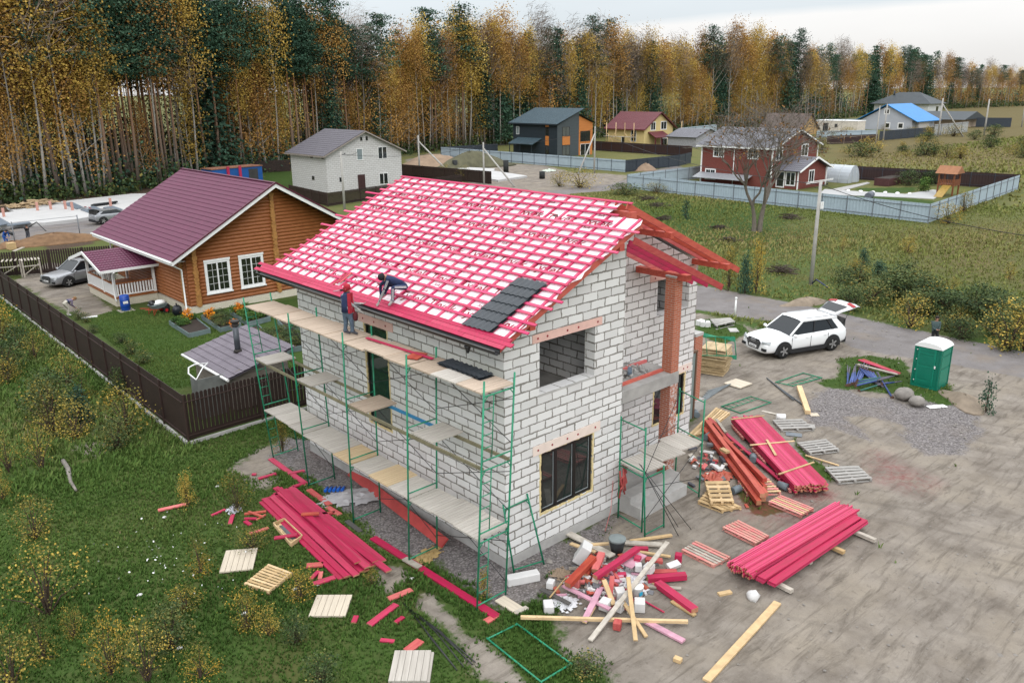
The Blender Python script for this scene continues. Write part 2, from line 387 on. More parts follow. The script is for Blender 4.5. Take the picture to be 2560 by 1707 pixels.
for i in range(21):
    s = .06 + i*(SLEN-.12)/20; BS[i] = s
    y0, y1 = ZF.get(i, (-.8, 12.6)); 
    if s > SW and y0 < 0: y0 = .4
    if i < 2: continue
    bw = .045
    b1 = rg.uniform(3,9); 
    if i == 17:
        rquad(MB(), s-bw, s+bw, y0, 2.2, -.03, 0).build('batten', PINKB, house); rquad(MB(), s-bw, s+bw, 3.25, y1, -.03, 0).build('batten', PINKB, house)
    else:
        rquad(MB(), s-bw, s+bw, y0, b1, -.03, 0).build('batten', PINKB, house)
        rquad(MB(), s-bw+.012, s+bw+.012, b1+.004, y1, -.03, .001).build('batten', PINKB, house)
for k, (s0, s1) in enumerate(((-.02,.115),(.125,.26),(.27,.405))):       # solid eave boards in lengths
    ys = [-.95 if k == 1 else -.75]
    while ys[-1] < 11.6: ys.append(ys[-1]+rg.uniform(1.2,2.3))
    for a, c in zip(ys, ys[1:]+[12.75]):
        rquad(MB(), s0, s1, a, c-.008, -.03, rg.uniform(-.004,.002)).build('eave_board', PINK, house)
# lettering on the membrane
def text_mesh(body):
    cu = bpy.data.curves.new('t', 'FONT'); cu.body = body; cu.size = 1; cu.resolution_u = 2; cu.offset = .018
    ob = bpy.data.objects.new('t', cu); COL.objects.link(ob); bpy.context.view_layer.update()
    me = bpy.data.meshes.new_from_object(ob.evaluated_get(bpy.context.evaluated_depsgraph_get()))
    vs = [v.co.copy() for v in me.vertices]; fs = [tuple(p.vertices) for p in me.polygons]
    COL.objects.unlink(ob); bpy.data.objects.remove(ob); bpy.data.curves.remove(cu); bpy.data.meshes.remove(me)
    x0 = min(v.x for v in vs); w_ = max(v.x for v in vs)-x0
    return [(v.x-x0, v.y) for v in vs], fs, w_
TX = {t: text_mesh(t) for t in ('Tyvek', 'Soft')}
INK = mat('faded red ink', (.27,.018,.035), .6)
def put(t, s, y, h):
    vs, fs, w_ = TX[t]; MB().add([RP(s+v[1]*h, y-v[0]*h*1.1, -.0775) for v in vs], fs).build('printed_word', INK, house)
for s, y_off in ((.80,0),(1.87,.3),(3.28,.55),(4.7,.2),(5.75,.4)):
    y = 12.1-y_off
    while y > (-.2 if s < SW-.2 else 1.2)+.7:
        put('Tyvek', s-.05, y, .46); y -= 1.45
    for ds in (.42, .78):
        y = 12.2-y_off-ds*.5
        while y > (-.1 if s+ds < SW else 1.3)+.3:
            put('Soft', s+ds+.03, y, .15); y -= 2.6
arr = MB(); p0 = BS[17]
arr.add([RP(p0-.05,2.85,-.078),RP(p0-.12,2.98,-.078),RP(p0+.1,2.72,-.078),RP(p0-.12,2.5,-.078)], [(0,2,1),(0,3,2)]); arr.build('printed_mark', mat('black print', (.02,.02,.02), .6), house)
# rafters, purlins, eave
rf = []
for i in range(23):
    y = -.42 + i*.575; s1 = SW if y < .8 else SLEN
    o = rquad(MB(), .03, s1, y-.025, y+.025, -.29, -.093).build('rafter', REDW, house)
for y in (.55, 1.0, 1.42):            # bare right-hand slope over the recess
    a, c = 5.55, 11.95
    MB().bar((a,y,zr_(a)-.17),(c,y,zr_(c)-.17),.05,.2).build('rafter', REDP if y > 1.2 else REDW, house)
for i, y in enumerate((-.62, -.05, .55, 1.15)):
    a = 4.5 if i == 0 else 4.96; c = 9.15
    MB().bar((a,y,9.02-(a-4.5)*KS),(c,y,9.02-(c-4.5)*KS),.05,.2).build('porch_rafter', PINK if i in (1,2) else REDP, house)
for x, y0 in ((7.55,.3),(10.75,.2)):
    z = zr_(x)-.17-.19; MB().box(x-.09,x+.09,y0,DR-.004,z-.1,z+.09).build('purlin', REDW, house)
MB().box(5.55,5.79,.35,DR-.004,zl(5.67)-.5,zl(5.67)-.3).build('purlin', REDW, house)
zc_ = 9.02-(7.62-4.5)*KS-.2
MB().box(7.5,7.75,-.38,DR-.004,zc_-.1,zc_+.1).build('purlin', REDW, house)
MB().box(.55,.75,-.45,-.004,zl(.65)-.5,zl(.65)-.3).build('purlin', REDW, house)
MB().box(4.1,4.3,-.45,-.004,zl(4.2)-.5,zl(4.2)-.3).build('purlin', REDW, house)
# gutter
gp = [(-.66,.02),(-.70,-.07),(-.77,-.11),(-.85,-.07),(-.875,.025),(-.86,.025),(-.84,-.055),(-.77,-.09),(-.71,-.055),(-.675,.02)]
gz = zl(-.72)-.10
g = MB(); n_ = len(gp)
g.add([(x,y,gz+z) for y in (-.62,12.55) for x, z in gp], [(i,(i+1)%n_,n_+(i+1)%n_,n_+i) for i in range(n_)]+[tuple(range(n_))[::-1], tuple(range(n_,2*n_))])
go = g.build('gutter', BLACKM, house)
lp = MB(); lp.tube((-.865,-.63,gz+.028),(-.865,12.56,gz+.028),.012,8).build('rolled_edge', mat('grey gutter lip', (.16,.16,.165), .3, .2), go)
MB().box(-.68,-.655,-.6,12.5,gz-.1,gz+.06).build('fascia_board', BLACKM, house)
MB().lathe((-.77,.55,gz-.30), [(.035,0),(.05,.05),(.09,.16),(.095,.2)], 12).build('gutter_outlet', BLACKM, go)
# balcony, column, terrace
MB().box(4.944,7.84,-.02,DR-.004,3.72,4.12).build('balcony_slab', CONCD, house)
MB().box(4.95,7.42,.33,.43,4.124,4.21).build('edge_board', REDW, house)
MB().box(4.95,7.8,1.3,1.38,4.124,4.22).build('edge_board', REDP, house)
bc = MB().box(7.43,7.82,0.0,.39,4.124,7.36).build('brick_column', BRICK, house); MB().box(7.425,7.825,-.005,.395,.42,3.716).build('brick_column', BRICKW, house)
MB().box(7.42,7.83,-.01,.40,7.362,7.41).build('mortar_cap', CONC, bc)
st = MB().box(4.97,7.45,-.87,-.452,-.05,.38).box(4.97,7.6,-.45,-.012,-.05,.62).build('steps', CONC, house)
MB().box(4.95,7.95,-.008,DR-.01,-.05,.42).build('terrace_slab', CONCD, house)
# ---------------------------------------------------------------- ground: one sheet, with what covers it given by outlines
def poly_w(k, pts): return np.array([G(k, *p)[:2] for p in pts])
def sdist(P, X, Y):
    "signed distance to a polygon, positive inside"
    d = np.full(X.shape, 1e9); ins = np.zeros(X.shape, bool); n = len(P)
    for i in range(n):
        ax, ay = P[i]; bx, by = P[(i+1)%n]; ex, ey = bx-ax, by-ay
        t = np.clip(((X-ax)*ex+(Y-ay)*ey)/(ex*ex+ey*ey+1e-9), 0, 1)
        d = np.minimum(d, np.hypot(X-ax-t*ex, Y-ay-t*ey))
        c = ((ay > Y) != (by > Y)) & (X < (bx-ax)*(Y-ay)/(by-ay+1e-12)+ax); ins ^= c
    return np.where(ins, d, -d)
AREAS = {   # class -> list of (outline, softness in metres)
 'dirt': [
  (poly_w(None, [(1255,1385),(1290,1500),(1420,1575),(1600,1700),(2600,1700),(2600,880),(2200,825),(1980,790),(1760,760),(1590,715),(1585,960),(1440,1080),(1410,1190),(1180,1345)]), .9),
  (poly_w('N', [(530,960),(620,950),(720,1080),(860,1190),(960,1280),(1200,1420),(1330,1559),(1000,1559),(880,1400),(700,1180),(560,1050)]), .5),
  (poly_w('I', [(1560,760),(1700,650),(1850,560),(1960,520),(2080,560),(2000,660),(1900,760),(1850,900),(1760,880)]), .7),
  (poly_w('I', [(480,570),(640,560),(740,610),(690,665),(560,650)]), .5),
  (poly_w('D', [(100,830),(330,700),(640,740),(650,920),(800,1045),(690,1075),(560,1080),(420,1010)]), .8),
  (poly_w('B', [(430,1095),(700,1050),(1000,1110),(1400,1130),(1580,1180),(1780,1185),(1965,1200),(1940,1270),(1650,1300),(1420,1330),(1200,1300),(1020,1300),(700,1180)]), 2.0),
  (poly_w('N', [(240,770),(420,760),(480,860),(330,960),(250,880)]), .5),
 ],
 'gravel': [
  (poly_w(None, [(640,1000),(720,1010),(1160,1275),(1300,1240),(1425,1170),(1420,1200),(1275,1330),(1250,1390),(1140,1395),(1010,1300),(900,1260),(790,1170),(700,1095),(620,1050)]), .5),
  (poly_w('H', [(890,1210),(1010,1115),(1150,1130),(1260,1190),(1420,1190),(1560,1240),(1740,1190),(1900,1215),(2010,1300),(2070,1440),(1900,1570),(1680,1570),(1520,1480),(1480,1430),(1560,1390),(1400,1345),(1250,1310),(1110,1315),(1290,1420),(1280,1480),(1180,1440),(1060,1390),(900,1390),(860,1290)]), .45),
  (poly_w('N', [(1160,850),(1250,700),(1500,590),(1660,640),(1620,760),(1400,870),(1200,920)]), .5),
  (poly_w('H', [(150,560),(300,600),(420,560),(300,470),(160,440)]), 1.0),
 ],
 'road': [
  (poly_w(None, [(1500,640),(1650,662),(1790,690),(1900,712),(2020,740),(2352,808),(2800,905),(2800,985),(2352,868),(2150,830),(1960,800),(1900,770),(1760,735),(1600,712),(1480,690)]), .7),
  (poly_w('B', [(1400,1310),(1600,1285),(1850,1262),(1960,1225),(1960,1195),(2060,1180),(2320,1130),(2340,1150),(2080,1215),(1990,1260),(1880,1300),(1640,1320),(1400,1350)]), 1.0),
  (poly_w(None, [(0,505),(120,500),(220,498),(250,520),(215,545),(0,560)]), .8),
 ],
 'soil': [
  (poly_w(None, [(-80,440),(150,436),(340,428),(385,445),(300,478),(240,505),(0,512),(-80,515)]), 1.5),
  (poly_w(None, [(90,545),(160,528),(220,540),(215,560),(110,578)]), .8),
 ],
 'lawn': [
  (poly_w('D', [(580,1090),(840,1010),(1260,1060),(1900,960),(2060,940),(2080,1400),(1900,1559),(1150,1559),(700,1200)]), .6),
  (poly_w('H', [(90,660),(250,640),(430,690),(480,740),(380,790),(300,820),(100,760)]), .5),
  (poly_w('H', [(1080,920),(1300,900),(1540,930),(1600,1080),(1820,1080),(1960,1250),(1760,1230),(1600,1170),(1380,1160),(1150,1130),(1030,1120),(900,1080),(1080,1050)]), .4),
  (poly_w('L', [(760,1080),(860,1010),(1000,1180),(1180,1200),(1260,1260),(1000,1320),(900,1230)]), .35),
  (poly_w('L', [(1300,640),(1400,800),(1600,900),(1680,1040),(1560,1020),(1330,760)]), .3),
  (poly_w('N', [(1130,1060),(1380,960),(1560,1000),(1460,1110),(1440,1250),(1520,1380),(1740,1500),(1740,1600),(1350,1600),(1100,1330)]), .5),
  (poly_w('C', [(1130,1290),(1620,1280),(1620,1310),(1400,1330)]), 1.0),
  (poly_w('C', [(1050,1345),(1350,1330),(1760,1375),(1700,1410)]), 1.0),
  (poly_w('A', [(1790,1180),(2000,1165),(2010,1330),(1900,1290),(1800,1260)]), 1.0),
  (poly_w('F', [(1300,300),(1500,240),(2352,310),(2352,640),(2000,560),(1800,700),(1500,520)]), 6.0),
 ],
 'straw': [
  (poly_w('C', [(900,1060),(1100,940),(1500,900),(2000,850),(2600,850),(2600,1180),(2300,1180),(1600,1130),(1000,1110)]), 14.0),
  (poly_w('C', [(1700,700),(2600,680),(2600,860),(2000,850)]), 20.0),
  (poly_w('H', [(1500,60),(2352,0),(2352,420),(1700,300)]), 9.0),
 ],
}
def masks(X, Y):
    out = {}
    for k, lst in AREAS.items():
        m = np.zeros(X.shape)
        for P, s in lst:
            lo, hi = P.min(0)-s*2, P.max(0)+s*2; sel = (X > lo[0]) & (X < hi[0]) & (Y > lo[1]) & (Y < hi[1])
            if sel.any(): m[sel] = np.maximum(m[sel], np.clip(.5+sdist(P, X[sel], Y[sel])/(2*s), 0, 1))
        out[k] = m
    return out
def axis(fine0, fine1, step, lo, hi, gr):
    a = list(np.arange(fine0, fine1+1e-6, step)); d = step
    while a[-1] < hi: d *= gr; a.append(a[-1]+d)
    d = step; b = []
    c = fine0
    while c > lo: d *= gr; c -= d; b.append(c)
    return np.array(b[::-1]+a)
gx = axis(-14, 42, .34, -600, 5200, 1.045); gy = axis(-14, 54, .34, -600, 5200, 1.045)
GXX, GYY = np.meshgrid(gx, gy); rs = np.random.RandomState(3)
MK = masks(GXX.ravel(), GYY.ravel())
near = (np.abs(GXX) < 120) & (np.abs(GYY) < 160)
hz = np.where(near, (np.sin(GXX*.9+GYY*.4)+np.sin(GYY*.7-GXX*.5))*.012 + rs.uniform(-.012,.012,GXX.shape), 0).ravel()
flat = np.maximum.reduce([np.clip(.5+sdist(np.array([(-2.5,-2),(12,-2),(12,12),(-2.5,12.5)]), GXX.ravel(), GYY.ravel()), 0, 1)])
hz = hz*(1-flat) - .012
def ground_material():
    m, n, b = nt('site ground')
    tc = N(n, 'TexCoord'); P = tc.outputs['Object']
    def at(k): return N(n, 'Attribute', attribute_name=k).outputs['Fac']
    n1 = noise(n, P, .9, 6, .65); n2 = noise(n, P, 5.0, 5, .65); n3 = noise(n, P, .11, 4); n4 = noise(n, P, 28, 3, .7); n5 = noise(n, P, .35, 5)
    def edge(k, amp=.75, sharp=5.0):
        t = math_(n, 'MULTIPLY_ADD', math_(n, 'SUBTRACT', n1, .5), amp*1.6, at(k)); t = math_(n, 'MULTIPLY_ADD', math_(n, 'SUBTRACT', n2, .5), amp*.9, t)
        return ramp(n, t, .5-.5/sharp, .5+.5/sharp)
    # meadow: dark rank grass, olive and straw patches
    g = mix(n, ramp(n, n2, .3, .7), (.042,.078,.018), (.075,.120,.030))
    g = mix(n, ramp(n, n5, .42, .68), g, (.085,.090,.030))
    g = mix(n, math_(n, 'MULTIPLY', ramp(n, n1, .55, .75), .6), g, (.115,.10,.046))
    dist = N(n, 'VectorMath', operation='LENGTH'); L(n, P, dist.inputs[0])
    farf = ramp(n, dist.outputs['Value'], 30, 120)
    far = mix(n, ramp(n, n3, .35, .65), (.125,.132,.042), (.17,.15,.06)); far = mix(n, ramp(n, n1, .4, .7), far, (.10,.118,.036)); far = mix(n, math_(n, 'MULTIPLY', ramp(n, n2, .5, .75), .5), far, (.14,.11,.05))
    g = mix(n, farf, g, far)
    c = g
    straw = mix(n, ramp(n, n1, .35, .7), (.125,.095,.040), (.17,.125,.06)); straw = mix(n, ramp(n, n2, .45, .7), straw, (.085,.078,.030))
    c = mix(n, math_(n, 'MULTIPLY', edge('straw', .5, 2), .85), c, straw)
    d = mix(n, ramp(n, n1, .3, .72), (.158,.134,.112), (.315,.280,.242)); d = mix(n, math_(n, 'MULTIPLY', ramp(n, n5, .45, .7), .7), d, (.325,.28,.222))
    tr = noise(n, mapped(n, (.35,2.4,1), rot=(0,0,.75)), 1.6, 5, .7, .6); d = mix(n, math_(n, 'MULTIPLY', ramp(n, tr, .5, .66), .7), d, (.115,.097,.080))
    d = mix(n, math_(n, 'MULTIPLY', ramp(n, n2, .6, .72), .6), d, (.095,.08,.064)); d = mix(n, math_(n, 'MULTIPLY', ramp(n, n4, .62, .72), .35), d, (.30,.27,.23))
    for sc_, ang in ((.3,-.35),):      # tyre ruts
        wv = N(n, 'TexWave', _Scale=sc_, _Distortion=5.0, _Detail=1.0); wv.inputs['Detail Scale'].default_value = .25; L(n, mapped(n, (1,1,1), rot=(0,0,ang)), wv.inputs['Vector'])
        ru = math_(n, 'MULTIPLY', ramp(n, wv.outputs['Fac'], .86, .99), ramp(n, noise(n, mapped(n, (1,1,1), loc=(ang*9,2,0)), .16, 2), .48, .6)); d = mix(n, math_(n, 'MULTIPLY', ru, .3), d, (.13,.112,.095))
    c = mix(n, edge('dirt'), c, d)
    s = mix(n, ramp(n, n2, .3, .7), (.050,.034,.025), (.105,.074,.052)); c = mix(n, edge('soil'), c, s)
    vo = N(n, 'TexVoronoi', _Scale=17.0); L(n, P, vo.inputs['Vector']); sv = N(n, 'SeparateColor'); L(n, vo.outputs['Color'], sv.inputs[0])
    gv = mix(n, sv.outputs[0], (.125,.112,.112), (.32,.295,.29)); gv = mix(n, math_(n, 'MULTIPLY', ramp(n, vo.outputs['Distance'], .35, .62), .45), gv, (.07,.063,.06)); gv = mix(n, math_(n, 'MULTIPLY', ramp(n, n5, .5, .7), .45), gv, (.20,.165,.135))
    c = mix(n, edge('gravel', 1.0, 3.0), c, gv)
    r = mix(n, ramp(n, n1, .3, .7), (.165,.15,.145), (.235,.218,.215)); r = mix(n, math_(n, 'MULTIPLY', ramp(n, n5, .52, .7), .6), r, (.235,.19,.145)); r = mix(n, math_(n, 'MULTIPLY', ramp(n, n4, .55, .7), .4), r, (.12,.11,.11))
    c = mix(n, edge('road', .4), c, r)
    lw = mix(n, ramp(n, n2, .3, .7), (.028,.060,.010), (.055,.095,.020)); lw = mix(n, math_(n, 'MULTIPLY', ramp(n, n1, .5, .75), .5), lw, (.075,.085,.028))
    c = mix(n, edge('lawn', .7), c, lw)
    # red dust where boards were painted
    pk = math_(n, 'MULTIPLY', at('dust'), ramp(n, math_(n, 'MULTIPLY_ADD', n2, .5, math_(n, 'MULTIPLY', n1, .5)), .40, .62)); c = mix(n, pk, c, (.20,.045,.05))
    c = mix(n, .5, c, mix(n, n4, (.55,.55,.55), (1.0,1.0,1.0)), 'MULTIPLY')
    L(n, c, b.inputs['Base Color']); b.inputs['Roughness'].default_value = .95; b.inputs['Specular IOR Level'].default_value = .12
    bp = N(n, 'Bump', _Strength=.6, _Distance=.06); L(n, math_(n, 'MULTIPLY_ADD', n4, .4, n2), bp.inputs['Height']); L(n, bp.outputs[0], b.inputs['Normal'])
    return m
GM = ground_material()
DUST = [(poly_w('L', [(1200,1060),(1600,1060),(1640,1180),(1300,1200),(1180,1130)]), .5), (poly_w('L', [(820,1180),(1100,1180),(1050,1330),(840,1300)]), .5), (poly_w('O', [(1350,0),(1700,180),(1600,240),(1350,150)]), .8),
        (poly_w('J', [(640,760),(760,760),(2240,1500),(2200,1559),(1900,1500)]), .35), (poly_w('O', [(300,260),(560,240),(900,420),(600,460)]), .7)]
dm = np.zeros(GXX.size)
for P, s in DUST: dm = np.maximum(dm, np.clip(.5+sdist(P, GXX.ravel(), GYY.ravel())/(2*s), 0, 1))
def sheet(name, verts, faces, sel, dz=0.0):
    f = faces[sel]; used, inv = np.unique(f.ravel(), return_inverse=True)
    v = verts[used].copy(); v[:,2] += dz
    o = numpy_mesh(name, v, inv.reshape(-1,4), GM)
    for k in list(AREAS)+['dust']:
        a = o.data.attributes.new(k, 'FLOAT', 'POINT'); a.data.foreach_set('value', (MK[k] if k != 'dust' else dm)[used].astype(np.float32))
    o.data.polygons.foreach_set('use_smooth', [True]*len(f))
    tag(o, kind='structure'); return o
GV = np.stack([GXX.ravel(), GYY.ravel(), hz], 1); ny, nx = GXX.shape
ii = (np.arange(ny-1)[:,None]*nx + np.arange(nx-1)[None,:]).ravel()
GF = np.stack([ii, ii+1, ii+nx+1, ii+nx], 1)
sheet('ground', GV, GF, np.ones(len(GF), bool))
fm = {k: MK[k][GF].mean(1) for k in MK}
order = ['dirt','soil','gravel','road','lawn']; cls = np.full(len(GF), -1)
for i, k in enumerate(order): cls[fm[k] > .5] = i
for i, (k, nm) in enumerate(zip(order, ['bare_earth','turned_soil','gravel_bed','road','lawn'])):
    sheet(nm, GV, GF, cls == i, .004)
HOUSE_P = np.array([(-.05,-.1),(4.95,-.1),(11.2,1.6),(11.2,11.3),(-.05,11.3)])
FOOT = []      # footprints of things lying on the ground: no blades grow through them
def foot(c, lx, ly, a): FOOT.append((c[0], c[1], lx/2+.03, ly/2+.03, math.cos(a), math.sin(a)))
# ---------------------------------------------------------------- scaffold along the side wall
def REL(c): return MB(Matrix.Translation(-V(c)))
def lerp(a, b, t): return V(a)+(V(b)-V(a))*t
SY = [-.93, 2.17, 5.28, 8.45, 11.5]
def sx(i, z):           # outer post x, slightly out of true as on site
    b = [-1.89,-1.865,-1.80,-1.62,-1.40][i]; t = [-1.50,-1.62,-1.72,-1.80,-1.88][i]; return b+(t-b)*z/6
scaf = thing('scaffold', 'green tube scaffold of five frames standing along the long block wall', 'scaffold', (-1.7,5.2,0))
sc0 = V((-1.7,5.2,0))
def GM_(): return REL(sc0)
for i, y in enumerate(SY):
    o_ = lambda z: V((sx(i,z), y, z)); n_ = lambda z: V((sx(i,z)+1.02, y, z))
    mb = GM_()
    mb.tube(o_(0), o_(6.32), .026, 8).tube(n_(0), n_(6.32), .026, 8)
    for z in (.12, 1.93, 2.2, 3.93, 4.2, 5.92): mb.tube(o_(z), n_(z), .021, 8)
    for z in (1.93, 3.93, 5.92):
        mb.tube(o_(z-.16), lerp(o_(z), n_(z), .14), .014, 6).tube(n_(z-.16), lerp(o_(z), n_(z), .86), .014, 6)
    fr = mb.build('scaffold_frame', GREENM, scaf)
    if i in (0, 4):
        mb = GM_(); q = lambda z: lerp(o_(z), n_(z), .33)
        for za, zb in ((.12,1.93),(2.2,3.93),(4.2,5.92)):
            mb.tube(q(za), q(zb), .015, 6)
            for k in range(1, 5): z = za+(zb-za)*k/5; mb.tube(o_(z), q(z), .013, 6)
        mb.build('ladder', GREENM, fr)
for i in range(4):
    for lv in range(3):
        z = lv*2.0; A = lambda j, zz: V((sx(j,zz)+1.0, SY[j], zz))
        if (i, lv) in ((2,0),): continue
        GM_().tube(A(i+1,z+1.72), A(i,z+.42+.1*(lv==1)), .011, 6).build('brace', BLACKM, scaf)
        GM_().tube(A(i+1,z+.5), A(i,z+1.62), .011, 6).build('brace', BLACKM, scaf)
        if lv == 1:
            for side in (.06, .95):
                GM_().bar(V((sx(i+1,3.95)+side,SY[i+1],3.97)), V((sx(i,3.95)+side,SY[i],3.97)), .05, .09).build('ledger', mat('blue painted bar', (.04,.22,.42), .5) if (i, side) == (1,.95) else mat('mossy ledger wood', (.20,.18,.11), .8, .3, 4), scaf)
def deck_panel(name, c, lx, ly, m, label, group, rz=0.0, planks=8, th=.045):
    "plank deck: grooves between the planks, which run across"
    pts = []; p = ly/planks; g_ = .006
    for k in range(planks):
        y = -ly/2+k*p; pts += [(y+g_,th),(y+p-g_,th)]
        if k < planks-1: pts += [(y+p-g_,th*.35),(y+p+g_,th*.35)]
    pts = [(-ly/2,0)]+pts+[(ly/2,0)]
    mb = MB(); n_ = len(pts)
    mb.v = [(x,y,z) for x in (-lx/2, lx/2) for y, z in pts]; mb.f = [tuple(range(n_))[::-1], tuple(range(n_,2*n_))]+[(i,(i+1)%n_,n_+(i+1)%n_,n_+i) for i in range(n_)]; mb.smooth = [False]*len(mb.f)
    if c[2] < .5: foot(c, lx, ly, rz)
    o = mb.build(name, m, None); o.location = c; o.rotation_euler = (0,0,rz); return tag(o, label, 'deck panel' if 'deck' in name else 'plank platform', group)
def plankmat(name, c, c2, r): return mat(name, c, .8, .2, 3.2, (.35,5,1), col2=c2, rnd=r, detail=6)
DECKS = [plankmat('deck planks tan', (.47,.37,.285), (.35,.275,.21), .12), plankmat('deck planks grey', (.47,.435,.39), (.36,.33,.29), .1), plankmat('deck planks sawn yellow', (.50,.38,.23), (.42,.31,.18), .08)]
rd = random.Random(11)
LV = {2.0:('lowest', [1,1,1, 1,1,2, 1,2,1, 1,1,1]), 5.98:('top', [0,0,0, 0,0,0, 0,0,0, 0,1,0])}
for z, (lv, cols) in LV.items():
    k = 0
    for i in (3,2,1,0):
        for j in range(3):
            y1 = SY[i+1]-.06-(SY[i+1]-SY[i]-.1)*j/3; y0 = SY[i+1]-.06-(SY[i+1]-SY[i]-.1)*(j+1)/3
            y = (y0+y1)/2; x = sx(i,z)+(sx(i+1,z)-sx(i,z))*(y-SY[i])/(SY[i+1]-SY[i])+.53+rd.uniform(-.02,.02)
            where = {3:'far scaffold bay', 2:'second scaffold bay', 1:'third scaffold bay', 0:'nearest scaffold bay'}[i]; pos = ['end by the log house','middle one','end by the gable'][j]
            deck_panel('scaffold_deck', (x,y,z+(.022 if j % 2 else 0)), 1.06+rd.uniform(-.03,.05), (y1-y0)+.02, DECKS[cols[k]], f'{lv} deck panel in the {where}, {pos}', 'plank deck panels laid on the scaffold', rd.uniform(-.015,.015), rd.choice((7,8,9))); k += 1
for i in range(4):
    y = SY[i+1]-.55
    deck_panel('scaffold_deck', (sx(i,4)+.55, y, 4.03), 1.1, .95, DECKS[(1,0,1,1)[i]], 'single middle height plank panel in the '+{3:'far',2:'second',1:'third',0:'nearest'}[i]+' bay of the long scaffold', 'single panels at middle height', 0, 7)
# ---------------------------------------------------------------- scaffold before the steps
def C4(x, y): return _pt(1500, 1050, x, y)
def _pt(ox, oy, x, y, z=0.0): 
    d = FWD*FOC + RIGHT*(ox+x/5.8725-1280) - UP*(oy+y/5.8725-853.5); return CAM + d*((z-CAM.z)/d.z)
sa = [_pt(1500,1050,265,1430), _pt(1500,1050,612,1640), _pt(1500,1050,1450,1125), _pt(1500,1050,1100,905)]   # wall-side near, outer near, outer far, wall-side far
s2c = (sa[0]+sa[2])/2
s2 = thing('scaffold', 'short green scaffold with a grey plank deck before the concrete steps', 'scaffold', s2c)
for a, c in ((sa[0], sa[1]), (sa[3], sa[2])):
    mb = REL(s2c)
    for p in (a, c): mb.tube(p, p+V((0,0,3.5)), .026, 8)
    for z in (.12, 1.85, 2.05, 3.4): mb.tube(a+V((0,0,z)), c+V((0,0,z)), .021, 8)
    mb.build('scaffold_frame', GREENM, s2)
for p, q in ((sa[1]+V((0,0,.3)), sa[2]+V((0,0,2.0))), (sa[1]+V((0,0,1.5)), sa[2]+V((0,0,.7))), (sa[1]+V((0,0,1.9)), sa[3]+V((0,0,3.3))), (sa[1]+V((0,0,2.9)), sa[3]+V((0,0,2.2)))): REL(s2c).tube(p, q, .011, 6).build('brace', BLACKM, s2)
dv = (sa[2]-sa[1]); ux = (sa[1]-sa[0]); rz = math.atan2(ux.y, ux.x)
for k in range(3):
    c = sa[0]+ux*.5+(sa[3]-sa[0])*((k+.5)/3)+V((0,0,1.9+.02*(k == 1)))
    deck_panel('scaffold_deck', c, ux.length*.98, dv.length/3.05, DECKS[1], f"grey plank deck panel before the steps, {['nearest the big window','middle one of three','nearest the timber stacks'][k]}", 'deck panels before the steps', rz, 8)
def leaning_frame(label, pts, foot, top):
    c = sum((V(p) for p in pts), V())/4; mb = REL(c); a, b_, d, e = [V(p) for p in pts]     # a,b feet, d above b, e above a
    mb.tube(a, lerp(a,e,1.08), .026, 8).tube(b_, lerp(b_,d,1.08), .026, 8).tube(lerp(a,e,.05), lerp(b_,d,.05), .021, 8).tube(e, d, .021, 8)
    for p, q, t in ((e,d,.12),(d,e,.12)): mb.tube(lerp(p, (a if p is e else b_), .09), lerp(p,q,t), .014, 6)
    o = mb.build('scaffold_section', GREENM, None); o.location = c; return tag(o, label, 'frame', 'single green scaffold frames')
a = _pt(1000,1270,1675,950); b_ = _pt(1000,1270,2115,820)
leaning_frame('green frame leaning against the gable wall beside the corner', (a, b_, V((b_.x-.12,-.06,1.95)), V((a.x-.12,-.06,1.95))), 0, 0)
a = G('K',1720,1490); b_ = G('K',1880,1405); d_ = (sa[1]-a); d_.z = 0
leaning_frame('green frame leaning against the short scaffold by the steps', (a, b_, b_+d_*.8+V((0,0,1.85)), a+d_*.8+V((0,0,1.85))), 0, 0)
for k, (p, q) in enumerate((((2110,1420),(1640,860)),((2000,1400),(1625,805)),((2003,1475),(1640,790)))):
    a = G('K',*p,.01); c = V((sa[1].x-.15+.06*k, sa[1].y+.1, 2.35-.05*k)); a2 = a
    o = MB().tube((0,0,0), c-a2, .011, 6).build('steel_rod', BLACKM, None); o.location = a2
    tag(o, ['black rod leaning on the short scaffold, foot furthest right','black rod leaning on the short scaffold, foot between two others','black rod leaning on the short scaffold, foot nearest the camera'][k], 'rod', 'black rods leaning on the short scaffold')
# ---------------------------------------------------------------- loose timber
def board(label, k, p, q, w=.15, h=.05, m=None, z=0.0, z2=None, group=None, name='board', cat='board', roll=0.0):
    z2 = z if z2 is None else z2
    a = G(k,*p,z+h); b_ = G(k,*q,z2+h); c = (a+b_)/2; c = V((c.x,c.y,(z+z2)/2+h/2)); d = b_-a; ln = d.length
    mb = MB(); mb.box(-ln/2,ln/2,-w/2,w/2,-h/2,h/2)
    if z < .2: foot(c, ln, w, math.atan2(d.y,d.x))
    o = mb.build(name, m or PINK, None, bevel=.004 if w > .06 else 0)
    if m in (None, PINK, REDP, REDW): o.data.materials.append(ENDW); o.data.polygons[3].material_index = o.data.polygons[5].material_index = 1
    o.location = c; o.rotation_euler = (roll, -math.asin((z2-z)/ln), math.atan2(d.y,d.x)); return tag(o, label, cat, group)
gp_ = 'short pink offcuts strewn on the grass'
